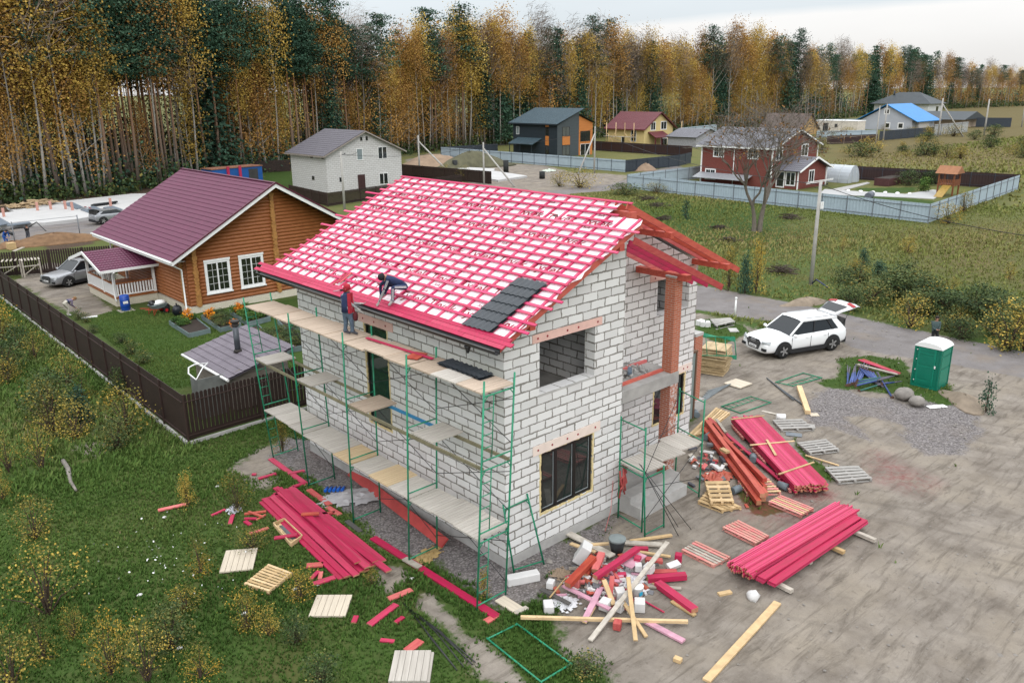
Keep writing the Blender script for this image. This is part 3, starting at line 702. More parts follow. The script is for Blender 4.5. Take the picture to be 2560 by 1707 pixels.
for i, (p, q, w, m, lab) in enumerate([
 ((1080,1022),(1290,975),.16,REDP,'salmon board on the grass under the lone yellow bush'), ((1445,1057),(1540,1015),.09,PINK,'narrow pink offcut beside the white bag in the grass'),
 ((1572,1115),(1592,1052),.13,PINK,'dark pink offcut lying against the white bag'), ((1670,1047),(1820,1028),.1,REDW,'orange offcut, uppermost of the small heap left of the long pink pile'),
 ((1700,1030),(1800,1066),.07,REDW,'thin orange offcut crossing the small heap'), ((1670,1078),(1755,1078),.1,PINK,'pink offcut at the foot of the small heap'), ((1755,1087),(1815,1052),.07,REDW,'short orange lath leaning out of the small heap'),
 ((1675,1095),(1715,1122),.13,PINK,'stubby pink offcut below the small heap'), ((1705,1182),(1835,1142),.13,REDP,'salmon offcut lying left of the wooden tray'), ((1765,806),(1890,770),.14,PINK,'pink offcut on bare earth near the far scaffold foot'),
 ((1968,772),(2082,750),.14,PINK,'pink board end crossing the long sole board under the scaffold'), ((1722,776),(1752,776),.12,PINK,'tiny pink offcut on the sandy patch'), ((2000,862),(2095,832),.16,PINK,'pink offcut against the second scaffold post'),
 ((2110,880),(2255,985),.2,REDP,'faded board lying right of the long pink pile'), ((2240,1000),(2325,1052),.18,REDP,'faded short board at the end of the faded board'), ((2060,1048),(2182,1043),.14,REDW,'orange offcut laid across the pink pile'),
 ((2182,1048),(2290,1036),.14,REDP,'salmon offcut touching the pink pile on its right'), ((2095,1400),(2210,1390),.22,REDP,'wide salmon offcut at the near end of the pink pile'), ((2125,1490),(2178,1436),.12,PINK,'pink offcut pointing at the near end of the pink pile'),
 ((2186,1490),(2196,1442),.12,REDP,'salmon stub between two offcuts near the pink pile'), ((2145,1525),(2290,1478),.2,PINK,'wide red offcut nearest the camera by the pink pile')]):
    board(lab, 'I', p, q, w, .05, m, z=.02+(.06 if i in (4,15) else 0)+(.22 if i == 15 else 0), group=gp_)
for p, q, w, m, lab in [((330,980),(490,915),.2,REDP,'salmon offcut, upper of two on the grass near the black rods'), ((200,1155),(385,1015),.2,PINK,'longer pink offcut, lower of two on the grass near the black rods'), ((92,1142),(112,1094),.14,PINK,'small pink offcut beside the square plank panel'),
 ((380,1140),(432,1100),.13,PINK,'small pink offcut nearest the bundle of black rods'), ((275,1258),(372,1268),.12,PINK,'pink offcut alone above the nearest plank panel'), ((455,1335),(552,1262),.24,REDP,'wide pink offcut stuck under the nearest plank panel')]:
    board(lab, 'N', p, q, w, .045, m, z=.02, group=gp_)
board('long pink sole board under the far scaffold posts', 'I', (1850,670), (2095,845), .2, .05, PINK)
board('longest pink board lying under the near scaffold posts', 'N', (225,560), (1075,1100), .24, .05, PINK)
board('pale block under the near end of the longest pink board', 'N', (995,1135), (1080,1085), .2, .05, REDP, z=-.01)
o = board('long red plank standing on edge in the gravel along the block wall', 'J', (930,930), (1720,1530), .34, .06, mat('red sole plank', (.42,.05,.045), .65, .3, 2), z=.1, roll=.7)
board('pale packing board on the longest pink board under a scaffold post', 'N', (440,702), (545,762), .2, .045, WOODG, z=.055)
rp = random.Random(21); PILE = 'long pink boards in the fanned pile on the grass'
for i in range(19):
    t = (i/8 if i < 9 else (i-9+.4)/5)*.64 if i < 14 else (i-2)/16; L_ = i < 14
    a = (1800+ (t/.64)*190 + rp.uniform(-14,14), 958-(t/.64)*95+rp.uniform(-10,10)) if L_ else (1880+rp.uniform(0,150), 900+rp.uniform(-40,20))
    e = ((2330+ (t/.64)*300+rp.uniform(-25,25), 1490-(t/.64)*120+rp.uniform(-12,12)) if L_ else (2330+rp.uniform(0,330), 1480-rp.uniform(0,110)))
    lay = 0 if i < 9 else (1 if i < 14 else 2+.5*(i-14))
    board(('pink board low in the fanned pile' if lay == 0 else 'pink board in the middle of the fanned pile' if lay == 1 else ['pink board second from the top of the fanned pile','pink board crossing over the fanned pile, third from the top','topmost pink board lying aslant on the fanned pile','upper pink board of the fanned pile nearest the wooden tray','upper pink board of the fanned pile nearest the scaffold'][i-14]), 'I', a, e, .2, .05, PINK, z=.02+lay*.054, group=PILE)
# tray, panels, pallets
def quad(k, pts, z): return [G(k,*p,z) for p in pts]
def panel(label, k, pts, m, planks=5, z=.03, th=.045, group='plank panels lying on the grass'):
    q = quad(k, pts, z+th); c = sum(q, V())/4; e1 = (q[1]-q[0]+q[2]-q[3])/2; e2 = (q[3]-q[0]+q[2]-q[1])/2
    return deck_panel('plank_platform', (c.x,c.y,z), e2.length, e1.length, m, label, group, math.atan2(e2.y,e2.x), planks, th)
PALE = plankmat('pale sawn planks', (.55,.48,.38), (.45,.39,.31), .06)
panel('pale plank panel with one open joint, highest of three on the grass', 'M', [(1548,648),(1760,635),(1728,785),(1498,792)], PALE, 6)
panel('pale plank panel in the middle of the lawn edge, near pink offcuts', None, [(727,1365),(810,1365),(793,1414),(709,1413)], PALE, 6)
panel('weathered plank panel nearest the camera on the grass', 'N', [(372,1335),(625,1330),(592,1545),(330,1538)], DECKS[1], 6, z=.08)
panel('second panel lying under the nearest weathered panel', 'N', [(395,1345),(645,1345),(612,1552),(355,1548)], DECKS[1], 6, z=.03)
panel('pale square board lying on the yard beside the stacked panels', 'L', [(710,192),(800,152),(940,192),(845,236)], PALE, 3, z=.01, group='loose boards on the yard')
def pallet(label, k, pts, m, n_=5, z=.0, h=.13, group='pallets lying about the yard', mixm=None, tilt=None):
    q = quad(k, pts, z+h); c = sum(q, V())/4; c.z = z; e_ = q[1]-q[0]; foot(c, e_.length*.96, (q[3]-q[0]).length*.9, math.atan2(e_.y,e_.x)); t = thing('pallet', label, 'pallet', c, 0, group); rr = random.Random(len(label))
    for i in range(n_):
        u0 = i/n_*1.04; w_ = .62/n_
        if i == 0: w_ *= 1.1
        a, b_ = lerp(q[0],q[3],min(u0+w_/2,1)), lerp(q[1],q[2],min(u0+w_/2,1)); wd = (q[3]-q[0]).length*w_
        REL(c).bar(a-V((0,0,.011)), b_-V((0,0,.011)), wd, .022).build('slat', (mixm if mixm and rr.random() < .4 else m), t)
    for s in (.04,.5,.96):
        a, b_ = lerp(q[0],q[1],s), lerp(q[3],q[2],s); REL(c).bar(a-V((0,0,.055)), b_-V((0,0,.055)), .075, .062).build('stringer', m, t)
        for u in (.04,.5,.96): p = lerp(a,b_,u); 
    for u in (.06,.5,.94):
        a, b_ = lerp(q[0],q[3],u), lerp(q[1],q[2],u); REL(c).bar(a-V((0,0,h-.012)), b_-V((0,0,h-.012)), .09, .02).build('bottom_board', m, t)
    if tilt: t.rotation_euler = tilt
    return t
RPAL = mat('red sprayed pallet wood', (.56,.13,.14), .75, .5, 5, col2=(.50,.33,.25), rnd=.1)
GPAL = mat('grey pallet wood', (.34,.325,.305), .8, .2, 5, rnd=.08)
pallet('slatted pale pallet lying upside down on the grass', 'M', [(1835,742),(1998,802),(1838,930),(1668,876)], WOODY, 9)
pallet('red stained pallet nearest the rubble heap', 'O', [(10,645),(230,752),(350,692),(112,582)], RPAL, 6, mixm=WOODG)
pallet('red stained pallet beside the middle of the low pink stack', 'O', [(290,490),(520,602),(612,548),(402,440)], RPAL, 6)
pallet('red and bare wood pallet beyond the low pink stack', 'O', [(605,315),(830,408),(918,360),(690,270)], RPAL, 6, mixm=WOODY)
pallet('grey pallet nearer the camera, right of the high pink stack', 'L', [(1552,895),(1835,885),(1955,992),(1668,1020)], GPAL, 5)
pallet('grey pallet further off, right of the high pink stack', 'L', [(1318,690),(1562,660),(1678,748),(1428,778)], GPAL, 5)
pallet('bare pallet holding a grey plate behind the high pink stack', 'L', [(1112,500),(1360,492),(1470,570),(1185,580)], GPAL, 4)
pallet('bare wood pallet lying flat under the tilted one by the gravel', 'L', [(488,1180),(690,1255),(860,1225),(560,1095)], WOODY, 4)
pallet('bare wood pallet tilted on another beside the gravel', 'L', [(545,1015),(745,1012),(790,1190),(595,1192)], WOODY, 5, z=.14)
pallet('big slatted pallet by the foot of the brick pillar', 'L', [(395,640),(640,395),(760,440),(540,610)], WOODY, 6, h=.1)
pallet('pallet under the orange beams', 'L', [(820,1010),(1080,990),(1190,1105),(900,1115)], RPAL, 6, mixm=WOODY)
pallet('old grey pallet of laths far behind the house wall', 'H', [(205,650),(345,640),(375,665),(250,695)], GPAL, 5, h=.25)
# tray
q = quad('I', [(1872,1130),(1945,1100),(2068,1215),(1990,1272)], .05); c = sum(q, V())/4; c.z = 0
t = thing('wooden_tray', 'open plywood tray beside the long pink pile', 'tray', c)
REL(c).hexa([p-V((0,0,.04)) for p in q][::-1]+q[::-1]).build('tray_floor', WOODY, t)
for a, b_ in zip(q, q[1:]+q[:1]): REL(c).bar(a+V((0,0,.05)), b_+V((0,0,.05)), .03, .12).build('tray_side', WOODY, t)
a, b_ = lerp(q[0],q[1],.5), lerp(q[3],q[2],.5); REL(c).bar(lerp(a,b_,.12)+V((0,0,.006)), lerp(a,b_,.85)+V((0,0,.006)), .14, .01).build('slot', mat('dark slot', (.12,.12,.13), .8), t)
board('pink offcut lying across the wooden tray', 'I', (1872,1212), (2030,1186), .15, .05, PINK, z=.12)
# flat frames on the ground
def flat_frame(label, k, pts, ladder=True):
    q = quad(k, pts, .04); c = sum(q, V())/4; mb = REL(c)
    for a, b_ in zip(q, q[1:]+q[:1]): mb.tube(lerp(a,b_,-.02), lerp(a,b_,1.02), .024, 8)
    if ladder:
        a, b_ = lerp(q[0],q[1],.06), lerp(q[3],q[2],.06); e, f = lerp(q[0],q[1],.38), lerp(q[3],q[2],.38)
        mb.tube(lerp(e,f,.02), lerp(e,f,.98), .015, 6)
        for i in range(1,6): mb.tube(lerp(lerp(q[0],q[3],i/6.0),lerp(q[1],q[2],i/6.0),0), lerp(lerp(q[0],q[3],i/6.0),lerp(q[1],q[2],i/6.0),.38), .013, 6)
    o = mb.build('scaffold_section', GREENM, None); o.location = c; return tag(o, label, 'frame', 'single green scaffold frames')
flat_frame('green frame lying on the grass nearest the camera', 'N', [(1212,1155),(1010,1255),(1375,1550),(1580,1425)], False)
flat_frame('green ladder frame on the yard just beyond the high pink stack', 'L', [(930,306),(1098,356),(845,445),(685,388)])
flat_frame('green ladder frame on the yard beside the steel rods', 'L', [(1525,148),(1370,108),(1142,185),(1285,216)])
for i in range(5):
    a, b_ = quad('H', [(120,850+i*12),(385,925-i*6)], .3+.2*i); c = (a+b_)/2
    d = (b_-a); wv = V((.32,.36,.78)); mb = REL(c)
    mb.tube(a,b_,.024,8).tube(a+wv,b_+wv,.024,8)
    for s in (0,.25,.5,.75,1): mb.tube(lerp(a,b_,s),lerp(a,b_,s)+wv,.018,6)
    o = mb.build('scaffold_section', GREENM, None); o.location = c
    tag(o, 'green scaffold frame in the leaning batch behind the stacked panels', 'frame', 'green frames leaning behind the stacked panels')
# stacked deck panels
q = G('H', 235, 1010); rr = random.Random(4)
for i in range(19):
    a = rr.uniform(-.06,.06)
    deck_panel('plank_platform', (q.x+rr.uniform(-.05,.05)+.004*i, q.y+rr.uniform(-.05,.05), .03+i*.068), 1.15+rr.uniform(-.06,.06), 1.25+rr.uniform(-.1,.06), mat('stacked panel wood', (.50,.37,.21), .8, .3, 4, rnd=.25), 'topmost wooden panel of the tall stack by the brick pillar' if i == 18 else 'bottom wooden panel of the tall stack by the brick pillar' if i == 0 else 'wooden panel inside the tall stack by the brick pillar', 'panels in the tall stack', .35+a, 4, .05)
# ---------------------------------------------------------------- timber stacks
def stack(label, pts, k, n_w, n_h, bw, bh, z0, group, mats_, jit=.05, seed=1, top_only=False):
    q = quad(k, pts, z0+n_h*bh); c = sum(q, V())/4; e = ((q[1]-q[0])+(q[2]-q[3]))/2; ln = e.length; ang = math.atan2(e.y,e.x); d = e.normalized(); s = V((-d.y,d.x,0)); rr = random.Random(seed)
    W = ((q[3]-q[0])+(q[2]-q[1])).length/2
    for j in range(n_h):
        n2 = n_w
        for i in range(n2):
            inner = j < n_h-1 and 0 < i < n_w-1
            l2 = ln*rr.uniform(.97,1.01) ; off = rr.uniform(-jit,jit)*2
            p = c + s*((i+.5)/n_w-.5)*W + d*off; o = MB().box(-l2/2,l2/2,-W/n_w*.495,W/n_w*.495,0,bh*.94).build('board', rr.choice(mats_), None); o.data.materials.append(ENDW); o.data.polygons[3].material_index = o.data.polygons[5].material_index = 1
            o.location = (p.x,p.y,z0+j*bh+rr.uniform(0,.003)); o.rotation_euler = (0,0,ang+rr.uniform(-.004,.004))
            tag(o, label[2] if j == n_h-1 else label[0] if j == 0 else label[1], 'board', group)
    return c, d, s, ln, W
sc1 = stack(('bottom layer board of the high pink stack beside the orange beams','inner layer board of the high pink stack beside the orange beams','top layer board of the high pink stack beside the orange beams'), [(880-120,470),(1290,1040),(1600,1050),(1010,462)], 'L', 16, 5, .13, .05, .16, 'boards of the high pink stack', [PINK,PINK,PINKB], .05, 2)
sc2 = stack(('bottom layer board of the low pink stack on bearers','inner layer board of the low pink stack on bearers','top layer board of the low pink stack on bearers'), [(325,725),(1075,315),(1220,370),(510,805)], 'O', 22, 4, .08, .06, .2, 'boards of the low pink stack', [PINK,PINKB], .06, 3)
c, d, s, ln, W = sc2
for i in range(5):
    p = c - s*(W*.5+.14+.1*0) + d*0; pp = c - s*(W/2+.17) ; l2 = ln*.93
    o = MB().box(-l2/2,l2/2,-.12,.12,0,.055).build('board', [PINK,PINKB][i%2], None); o.location = (pp.x-d.x*.1,pp.y-d.y*.1,.2+.058*(i%3)); 
    if i > 2: o.location = (pp.x-s.x*.22,pp.y-s.y*.22,.2+.058*(i-3))
    o.rotation_euler = (0,0,math.atan2(d.y,d.x)+.01*i); tag(o, 'board on the lower step along the near side of the low pink stack', 'board', 'boards on the step of the low pink stack')
for i, t in enumerate((-.40,-.1,.12,.36)):
    p = c + d*ln*t; a = p + s*(W*.5+.25); b_ = p - s*(W*.5+[.9,.45,.75,1.0][i]); a.z = b_.z = .09
    o = MB().box(0,(b_-a).length,-.07,.07,-.05,.05).build('support_timber', WOODG if i != 2 else WOODY, None); o.location = a; o.rotation_euler = (0,0,math.atan2((b_-a).y,(b_-a).x)); tag(o, 'wooden bearer under the low pink stack, '+['nearest the camera','second from the camera','third from the camera','furthest from the camera'][i], 'bearer', 'bearers under the low pink stack')
c1, d1, s1, ln1, W1_ = sc1
for t, w_, r_, lab in ((-.46,.75,.15,'pale lath across the far end of the high pink stack'),(-.05,.9,.1,'pale lath across the middle of the high pink stack'),(.30,.9,.45,'pale lath aslant on the near end of the high pink stack')):
    p = c1+d1*ln1*t; o = MB().box(-w_,w_,-.035,.035,0,.025).build('lath', WOODY, None); o.location = (p.x,p.y,.165+5*.05); o.rotation_euler = (0,0,math.atan2(s1.y,s1.x)+r_); tag(o, lab, 'lath', 'laths lying on the high pink stack')
board('short pale offcut lying lengthwise on the high pink stack', 'L', (1065,665), (1140,795), .09, .03, WOODY, z=.44)
for i in range(3):
    p = c1+d1*ln1*(-.36+.36*i); t = thing('pallet', 'red pallet carrying the high pink stack, '+['at its far end','in its middle','at its near end'][i], 'pallet', (p.x,p.y,0), math.atan2(d1.y,d1.x), 'pallets under the high pink stack')
    for j in range(6): MB().box(-.6+j*.22,-.47+j*.22,-W1_*.56,W1_*.56,.125,.15).build('slat', RPAL, t)
    for y in (-.5,0,.5): MB().box(-.6,.63,y*W1_-.04,y*W1_+.04,.02,.122).build('stringer', RPAL, t)
rb = random.Random(6); OB = 'orange red beams piled beside the high pink stack'
for i, (p, q, w_, z, lab) in enumerate([((535,560),(1000,1180),.17,.1,'orange beam nearest the house in the beam pile'),((540,520),(1040,1150),.17,.1,'orange beam second from the house in the beam pile'),((575,500),(1060,1110),.16,.1,'orange beam third from the house in the beam pile'),((620,530),(1050,1060),.17,.1,'orange beam furthest from the house in the beam pile'),((560,500),(1030,1120),.17,.27,'orange beam on top of the beam pile'),((700,640),(1050,990),.16,.27,'shorter red beam on top of the beam pile')]):
    board(lab, 'L', p, q, w_, .16, REDW if i != 5 else mat('red beam wood', (.40,.06,.04), .7), z=z, group=OB, name='beam', cat='beam')
board('thin pink board beside the orange beams, far one', 'L', (580,482), (720,600), .15, .05, REDP, z=.2); board('long pink board between the orange beams and the high stack', 'L', (722,612), (1240,1050), .15, .05, PINK, z=.1)
board('grey offcut lying on the pink boards by the orange beams', 'L', (640,492), (718,600), .12, .03, WOODG, z=.27); board('sawn block sitting on the orange beams', 'L', (685,735), (740,765), .2, .09, WOODY, z=.43, name='wood_block', cat='block')
# loose items on the yard
YD = 'loose boards on the yard'
for lab, k, p, q, w_, h_, m in [('fresh pine beam lying on the yard','L',(1338,212),(1412,425),.22,.16,WOODY),('pale short board near the ladder frame','L',(1025,425),(1185,460),.14,.03,WOODG),('pale square offcut near the pine beam','L',(1425,455),(1500,455),.35,.02,PALE),
  ('long sawn plank alone on the bare yard','O',(180,1535),(668,1002),.2,.06,WOODY),('split pale offcut on the yard','O',(263,945),(350,927),.14,.07,WOODY),('grey plate on the bare pallet','L',(1260,540),(1470,555),.4,.02,GPAL),('dark grey sheet beside the grey plate','L',(1225,615),(1360,630),.35,.02,mat('slate sheet',(.16,.18,.2),.6)),
  ('thin pale stick between the pallets','L',(1390,795),(1670,880),.06,.04,WOODY),('small wooden block alone on the yard','N',(2285,1375),(2335,1395),.14,.1,WOODY),('wood sliver on the yard beside the tray of rubble','L',(885,1205),(905,1235),.1,.03,REDW),
  ('white board lying near the boulders','H',(1695,1250),(1815,1240),.3,.03,WHITEP),('grey stone slab on the grass by the white blocks','H',(335,722),(395,722),.7,.06,CONC), ('dark board half under the gravel by the scaffold','N',(45,445),(140,520),.16,.04,mat('dark wet board',(.08,.075,.07),.8)),
  ('pale board lying against the scaffold foot at the house corner','N',(1090,975),(1235,1065),.35,.04,PALE),('grey edge strip by the house corner','N',(1200,1075),(1280,1035),.14,.05,WOODG)]:
    board(lab, k, p, q, w_, h_, m, group=YD)
for i in range(9):
    a = G('L', 480+i*14, 372-i*14, .03); b_ = G('L', 700+i*10, 235-i*3, .03); board('galvanised steel strip, one of the bundle on the ground by the brick pillar', 'L', (470+i*12, 385-i*16), (690+i*9, 238-i*5), .07, .02, mat('galvanised steel', (.17,.19,.20), .45, .3, 3, metal=.3), z=.01+.006*i, group='steel strips by the brick pillar', name='steel_strip', cat='strip')
for i, (p, q) in enumerate((((1065,150),(1290,335)),((1100,180),(1368,375)))):
    a, b_ = G('L',*p,.03), G('L',*q,.03); o = MB().tube(V(), b_-a, .03, 8).build('steel_pipe', mat('grey steel pipe', (.10,.11,.12), .5, .2, 3, metal=.3), None); o.location = a; tag(o, ['thin grey pipe on the yard, further from the pine beam','thin grey pipe on the yard, nearer the pine beam'][i], 'pipe', 'grey pipes on the yard')
BLUEP = mat('blue painted prop tube', (.035,.07,.24), .5, .4, 5, rnd=.3); GRNP = mat('dull green prop tube', (.03,.13,.10), .5, .4, 5)
pr_ = random.Random(12)
def prop(p, q, z, z2, m, lab):
    a, b_ = G('H',*p,z), G('H',*q,z2); t = thing('steel_prop', lab, 'prop', a, 0, 'blue steel props in a heap')
    M_ = b_-a; MB().tube(V(), M_*.62, .04, 8).build('outer_tube', m, t); MB().tube(M_*.62, M_, .03, 8).build('inner_tube', mat('worn prop tube', (.11,.10,.13), .6, .5, 8), t)
    dn = M_.normalized(); MB().tube(-dn*.012, V(), .085, 8).build('foot_plate', mat('rusty plate', (.13,.07,.05), .8), t)
for i in range(10): prop((1140+i*10+pr_.uniform(-5,5),1105-i*3), (1155+i*13+pr_.uniform(-22,22),975-i*2+pr_.uniform(-14,10)), .05+.02*(i%3), .12+.02*(i%4), BLUEP, 'blue prop lying lengthwise at the left of the prop heap')
for i in range(6): prop((1230+i*18,985+i*6), (1330+i*12,1085+i*6), .18, .10, BLUEP, 'blue prop crossing the middle of the prop heap')
for i in range(4): prop((1200+i*5,1105-i*12), (1430+i*12,1050-i*4), .24, .26, GRNP if i % 2 else BLUEP, 'prop laid across the others in the prop heap')
prop((1450,1185),(1345,1012),.05,.3,BLUEP,'blue prop sticking out of the heap towards the boulder'); prop((1225,1140),(1420,1080),.05,.2,GRNP,'green prop at the near edge of the heap'); prop((1380,1092),(1515,1075),.2,.15,BLUEP,'blue prop sticking out towards the portable toilet'); prop((1395,1100),(1352,1012),.1,.35,BLUEP,'blue prop standing up most in the heap')
for p, q, m, lab in (((1225,925),(1500,1022),PINK,'faded pink board, lower of two by the prop heap'),((1250,922),(1505,1018),REDP,'faded pink board, upper of two by the prop heap'),((1215,955),(1490,1025),WOODG,'grey board beside the two faded pink boards')): board(lab, 'H', p, q, .16, .05, m, z=.1, group='faded boards behind the props')
STONE = mat('granite boulder', (.235,.215,.195), .9, .3, 3, bump=.4)
for (x, y), r, lab in (((1530,1195),.46,'larger round boulder beside the portable toilet'),((1617,1238),.37,'smaller round boulder beside the portable toilet')):
    p = G('H',x,y); o = MB().blob((0,0,r*.5), r, r*.85, r*.62, 3, .08, 18, 12).build('boulder', STONE, None); o.location = p; tag(o, lab, 'boulder', 'boulders by the portable toilet')
p = G('H',375,635); o = MB().tube((0,0,-.1),(0,0,1.15),.055,10).lathe((0,0,1.1),[(.055,0),(.075,.01),(.075,.1),(.055,.11)],10).build('plastic_pipe', WHITEP, None); o.location = p; tag(o, 'white plastic pipe standing up at the roadside', 'pipe')
for i, (x, y, s_) in enumerate(((138,690,.5),(160,700,.35),(185,700,.45))):
    p = G('H',x,y); o = MB().obox((0,0,.15),s_,.3,.3,.4*i).build('white_block', mat('aerated block', (.66,.655,.65), .9, .1, 4), None, bevel=.01); o.location = p; tag(o, ['white building block on the grass furthest left','small white block between two others on the grass','white building block on the grass nearest the road'][i], 'block', 'white blocks on the grass')
# brick pillar by the house
p = _pt(1500,820,1345,1150,.3); 
t = thing('brick_pillar', 'free standing red brick pillar on a concrete foot behind the house', 'pillar', (p.x,p.y,0))
MB().box(0,.52,0,.38,.5,3.35).build('brick_shaft', BRICK, t); MB().box(-.12,.75,-.1,.5,0,.5).build('concrete_foot', CONC, t); MB().box(-.02,.54,-.02,.4,3.352,3.48).build('mortar_cap', CONC, t)
# ---------------------------------------------------------------- helpers for the neighbouring houses
WINW = mat('white window frame', (.76,.76,.75), .45, .05, 3)
def tiles(name, parent, o, e, u, n_, ln, w_, m, wave=.1, amp=.018, step=.022, sub=2):
    "stepped, waved metal tile roof: o lower corner, e unit along the eave, u unit up the slope, rows n_"
    o, e, u = V(o), V(e), V(u); nn = e.cross(u)
    if nn.z < 0: nn = -nn
    cols = max(2, int(ln/wave*sub)) if wave else 1; vs = []; rows = []
    for r in range(n_):
        for t, h in ((0.0, step), (.999, 0.0)):
            row = [];
            for c in range(cols+1):
                q = ln*c/cols; hh = h+(amp*(math.cos(math.pi*c) if wave and sub == 2 else math.cos(2*math.pi*q/wave) if wave else 0)); row.append(o+e*q+u*(w_*(r+t)/n_)+nn*hh)
            rows.append(row)
    mb = MB(); k = cols+1; vs = [p for r in rows for p in r]
    fs = [(i*k+c, i*k+c+1, (i+1)*k+c+1, (i+1)*k+c) for i in range(len(rows)-1) for c in range(cols)]
    b = len(vs); vs += [o-nn*.05, o+e*ln-nn*.05, o+e*ln+u*w_-nn*.05, o+u*w_-nn*.05]; fs += [(b,b+3,b+2,b+1)]
    mb.add(vs, fs); return mb.build(name, m, parent)
def win(parent, pl, pos, a0, a1, z0, z1, n_=2, m=None, trim=0.0, out=-1, gl=None, bars=0):
    "window in plane pl ('x' or 'y') at pos, facing out (-1 towards the camera side)"
    m = m or WINW; f = .06; mb = MB(); p0, p1 = sorted((pos+out*.05, pos+out*.002)); q0, q1 = sorted((pos+out*.06, pos+out*.004))
    B = (lambda b, A0,A1,Z0,Z1,P0,P1: b.box(P0,P1,A0,A1,Z0,Z1)) if pl == 'x' else (lambda b, A0,A1,Z0,Z1,P0,P1: b.box(A0,A1,P0,P1,Z0,Z1))
    t = f+trim
    for A0,A1,Z0,Z1 in ((a0-trim,a1+trim,z0-trim,z0+f),(a0-trim,a1+trim,z1-f,z1+trim),(a0-trim,a0+f,z0+f,z1-f),(a1-f,a1+trim,z0+f,z1-f)): B(mb,A0,A1,Z0,Z1,q0,q1)
    for i in range(1, n_): c = a0+(a1-a0)*i/n_; B(mb,c-.045,c+.045,z0+f,z1-f,p0,p1)
    o = mb.build('window', m, parent); g_ = MB(); s0, s1 = sorted((pos+out*.02, pos+out*.003)); B(g_,a0+f,a1-f,z0+f,z1-f,s0,s1); g_.build('pane', gl or GLASS, o)
    if bars:
        b = MB(); r0, r1 = sorted((pos+out*.025, pos+out*.0205)); w2 = (a1-a0-2*f)/n_
        for i in range(n_):
            c = a0+f+w2*(i+.5); B(b,c-.009,c+.009,z0+f,z1-f,r0,r1)
            for j in range(1,bars): zz = z0+f+(z1-z0-2*f)*j/bars; B(b,a0+f+w2*i,c-.01,zz-.009,zz+.009,r0,r1); B(b,c+.01,a0+f+w2*(i+1),zz-.009,zz+.009,r0,r1)
        b.build('muntin', WINW, o)
    return o
def gable(label, x0, x1, y0, y1, ze, zrid, wm, rm, ov=.5, wave=.2, rows=16, fascia=None, nm='house', cat='house', soff=.16, zb=0.0, gm=None):
    "house with its ridge along y and its gable at y0; ze eave height at the wall, zrid ridge"
    t = thing(nm, label, cat, (0,0,0)); xm = (x0+x1)/2; k = (zrid-ze)/(xm-x0)
    w = MB(); w.prism([(x0,y0,zb),(x1,y0,zb),(x1,y0,ze-.1),(xm,y0,zrid-.1),(x0,y0,ze-.1)], (0,y1-y0,0)); w.build('wall', wm, t)
    for s in (-1, 1):
        ex = xm+s*(xm-x0+ov); ez = ze-k*ov; u = V((-s,0,k)).normalized(); ln = math.hypot(xm-ex, zrid-ez)
        tiles('roof', t, (ex,y0-ov,ez), (0,1,0), u, rows, y1-y0+2*ov, ln, rm, wave)
    if fascia:
        for s in (-1,1):
            ex = xm+s*(xm-x0+ov); ez = ze-k*ov
            mb = MB(); mb.hexa([(ex,y0-ov-.04,ez-.2),(xm,y0-ov-.04,zrid-.2),(xm,y0-ov-.005,zrid-.2),(ex,y0-ov-.005,ez-.2),(ex,y0-ov-.04,ez-.02),(xm,y0-ov-.04,zrid-.02),(xm,y0-ov-.005,zrid-.02),(ex,y0-ov-.005,ez-.02)] if s < 0 else [(xm,y0-ov-.04,zrid-.2),(ex,y0-ov-.04,ez-.2),(ex,y0-ov-.005,ez-.2),(xm,y0-ov-.005,zrid-.2),(xm,y0-ov-.04,zrid-.02),(ex,y0-ov-.04,ez-.02),(ex,y0-ov-.005,ez-.02),(xm,y0-ov-.005,zrid-.02)]); mb.build('bargeboard', fascia, t)
        MB().box(x0-ov-.03,x0-ov+.01,y0-ov,y1+ov,ze-k*ov-.22,ze-k*ov-.01).build('eaves_board', fascia, t)
    return t
# ---------------------------------------------------------------- log house
LOGM = mat('varnished log', (.30,.112,.038), .5, .4, 2.2, (1.2,1.2,7), col2=(.22,.066,.018), bump=.1, spec=.4)
LOGE = mat('log end grain', (.38,.18,.05), .6, .3, 6)
PURPLE = mat('plum metal tile', (.105,.016,.050), .55, .15, 1.5, spec=.5)
PALEB = brick_material('pale facing brick', (.60,.55,.44), (.66,.61,.5), (.42,.38,.32), .25, .085, .006)
lh = thing('log_house', 'brown log house with a plum metal tile roof and white trims', 'house', (0,0,0))
LX0, LX1, LY0, LY1, LR = 4.95, 16.7, 34.75, 48.1, 10.82
lroof = lambda x: 7.6-.574*abs(x-LR)
MB().box(LX0-.22,LX1+.22,LY0-.22,LY1+.2,-.05,.42).build('brick_base', PALEB, lh)
w = MB(); z = .42+.13
while z < 7.3:
    hx = (7.45-z)/.574; a, b_ = max(LX0-.06, LR-hx), min(LX1+.06, LR+hx)
    if b_-a > .3: w.tube((a,LY0,z), (b_,LY0,z), .132, 12)
    z += .226
w.build('log_wall', LOGM, lh)
w = MB(); z = .42+.13
while z < 3.3: w.tube((LX0,LY0+.1,z), (LX0,LY1,z), .132, 12); z += .226
w.build('log_wall', LOGM, lh)
MB().box(LX0+.14,LX1,LY0+.12,LY1-.02,.42,3.2).box(LX0+3,LX1-3,LY0+.13,LY1-.03,3.2,5.0).build('inner_wall', LOGM, lh)
for x in (LX0+.42, LR, LX1-.4):
    w = MB(); z = .42+.1; r_ = random.Random(int(x))
    while z < min(lroof(x)-.3, 7.0): w.tube((x,LY0-.3+r_.uniform(-.02,.03),z), (x,LY0+.05,z), .15+r_.uniform(-.025,.03), 12); z += .226
    w.build('log_ends', LOGE, lh)
w = MB(); z = .55
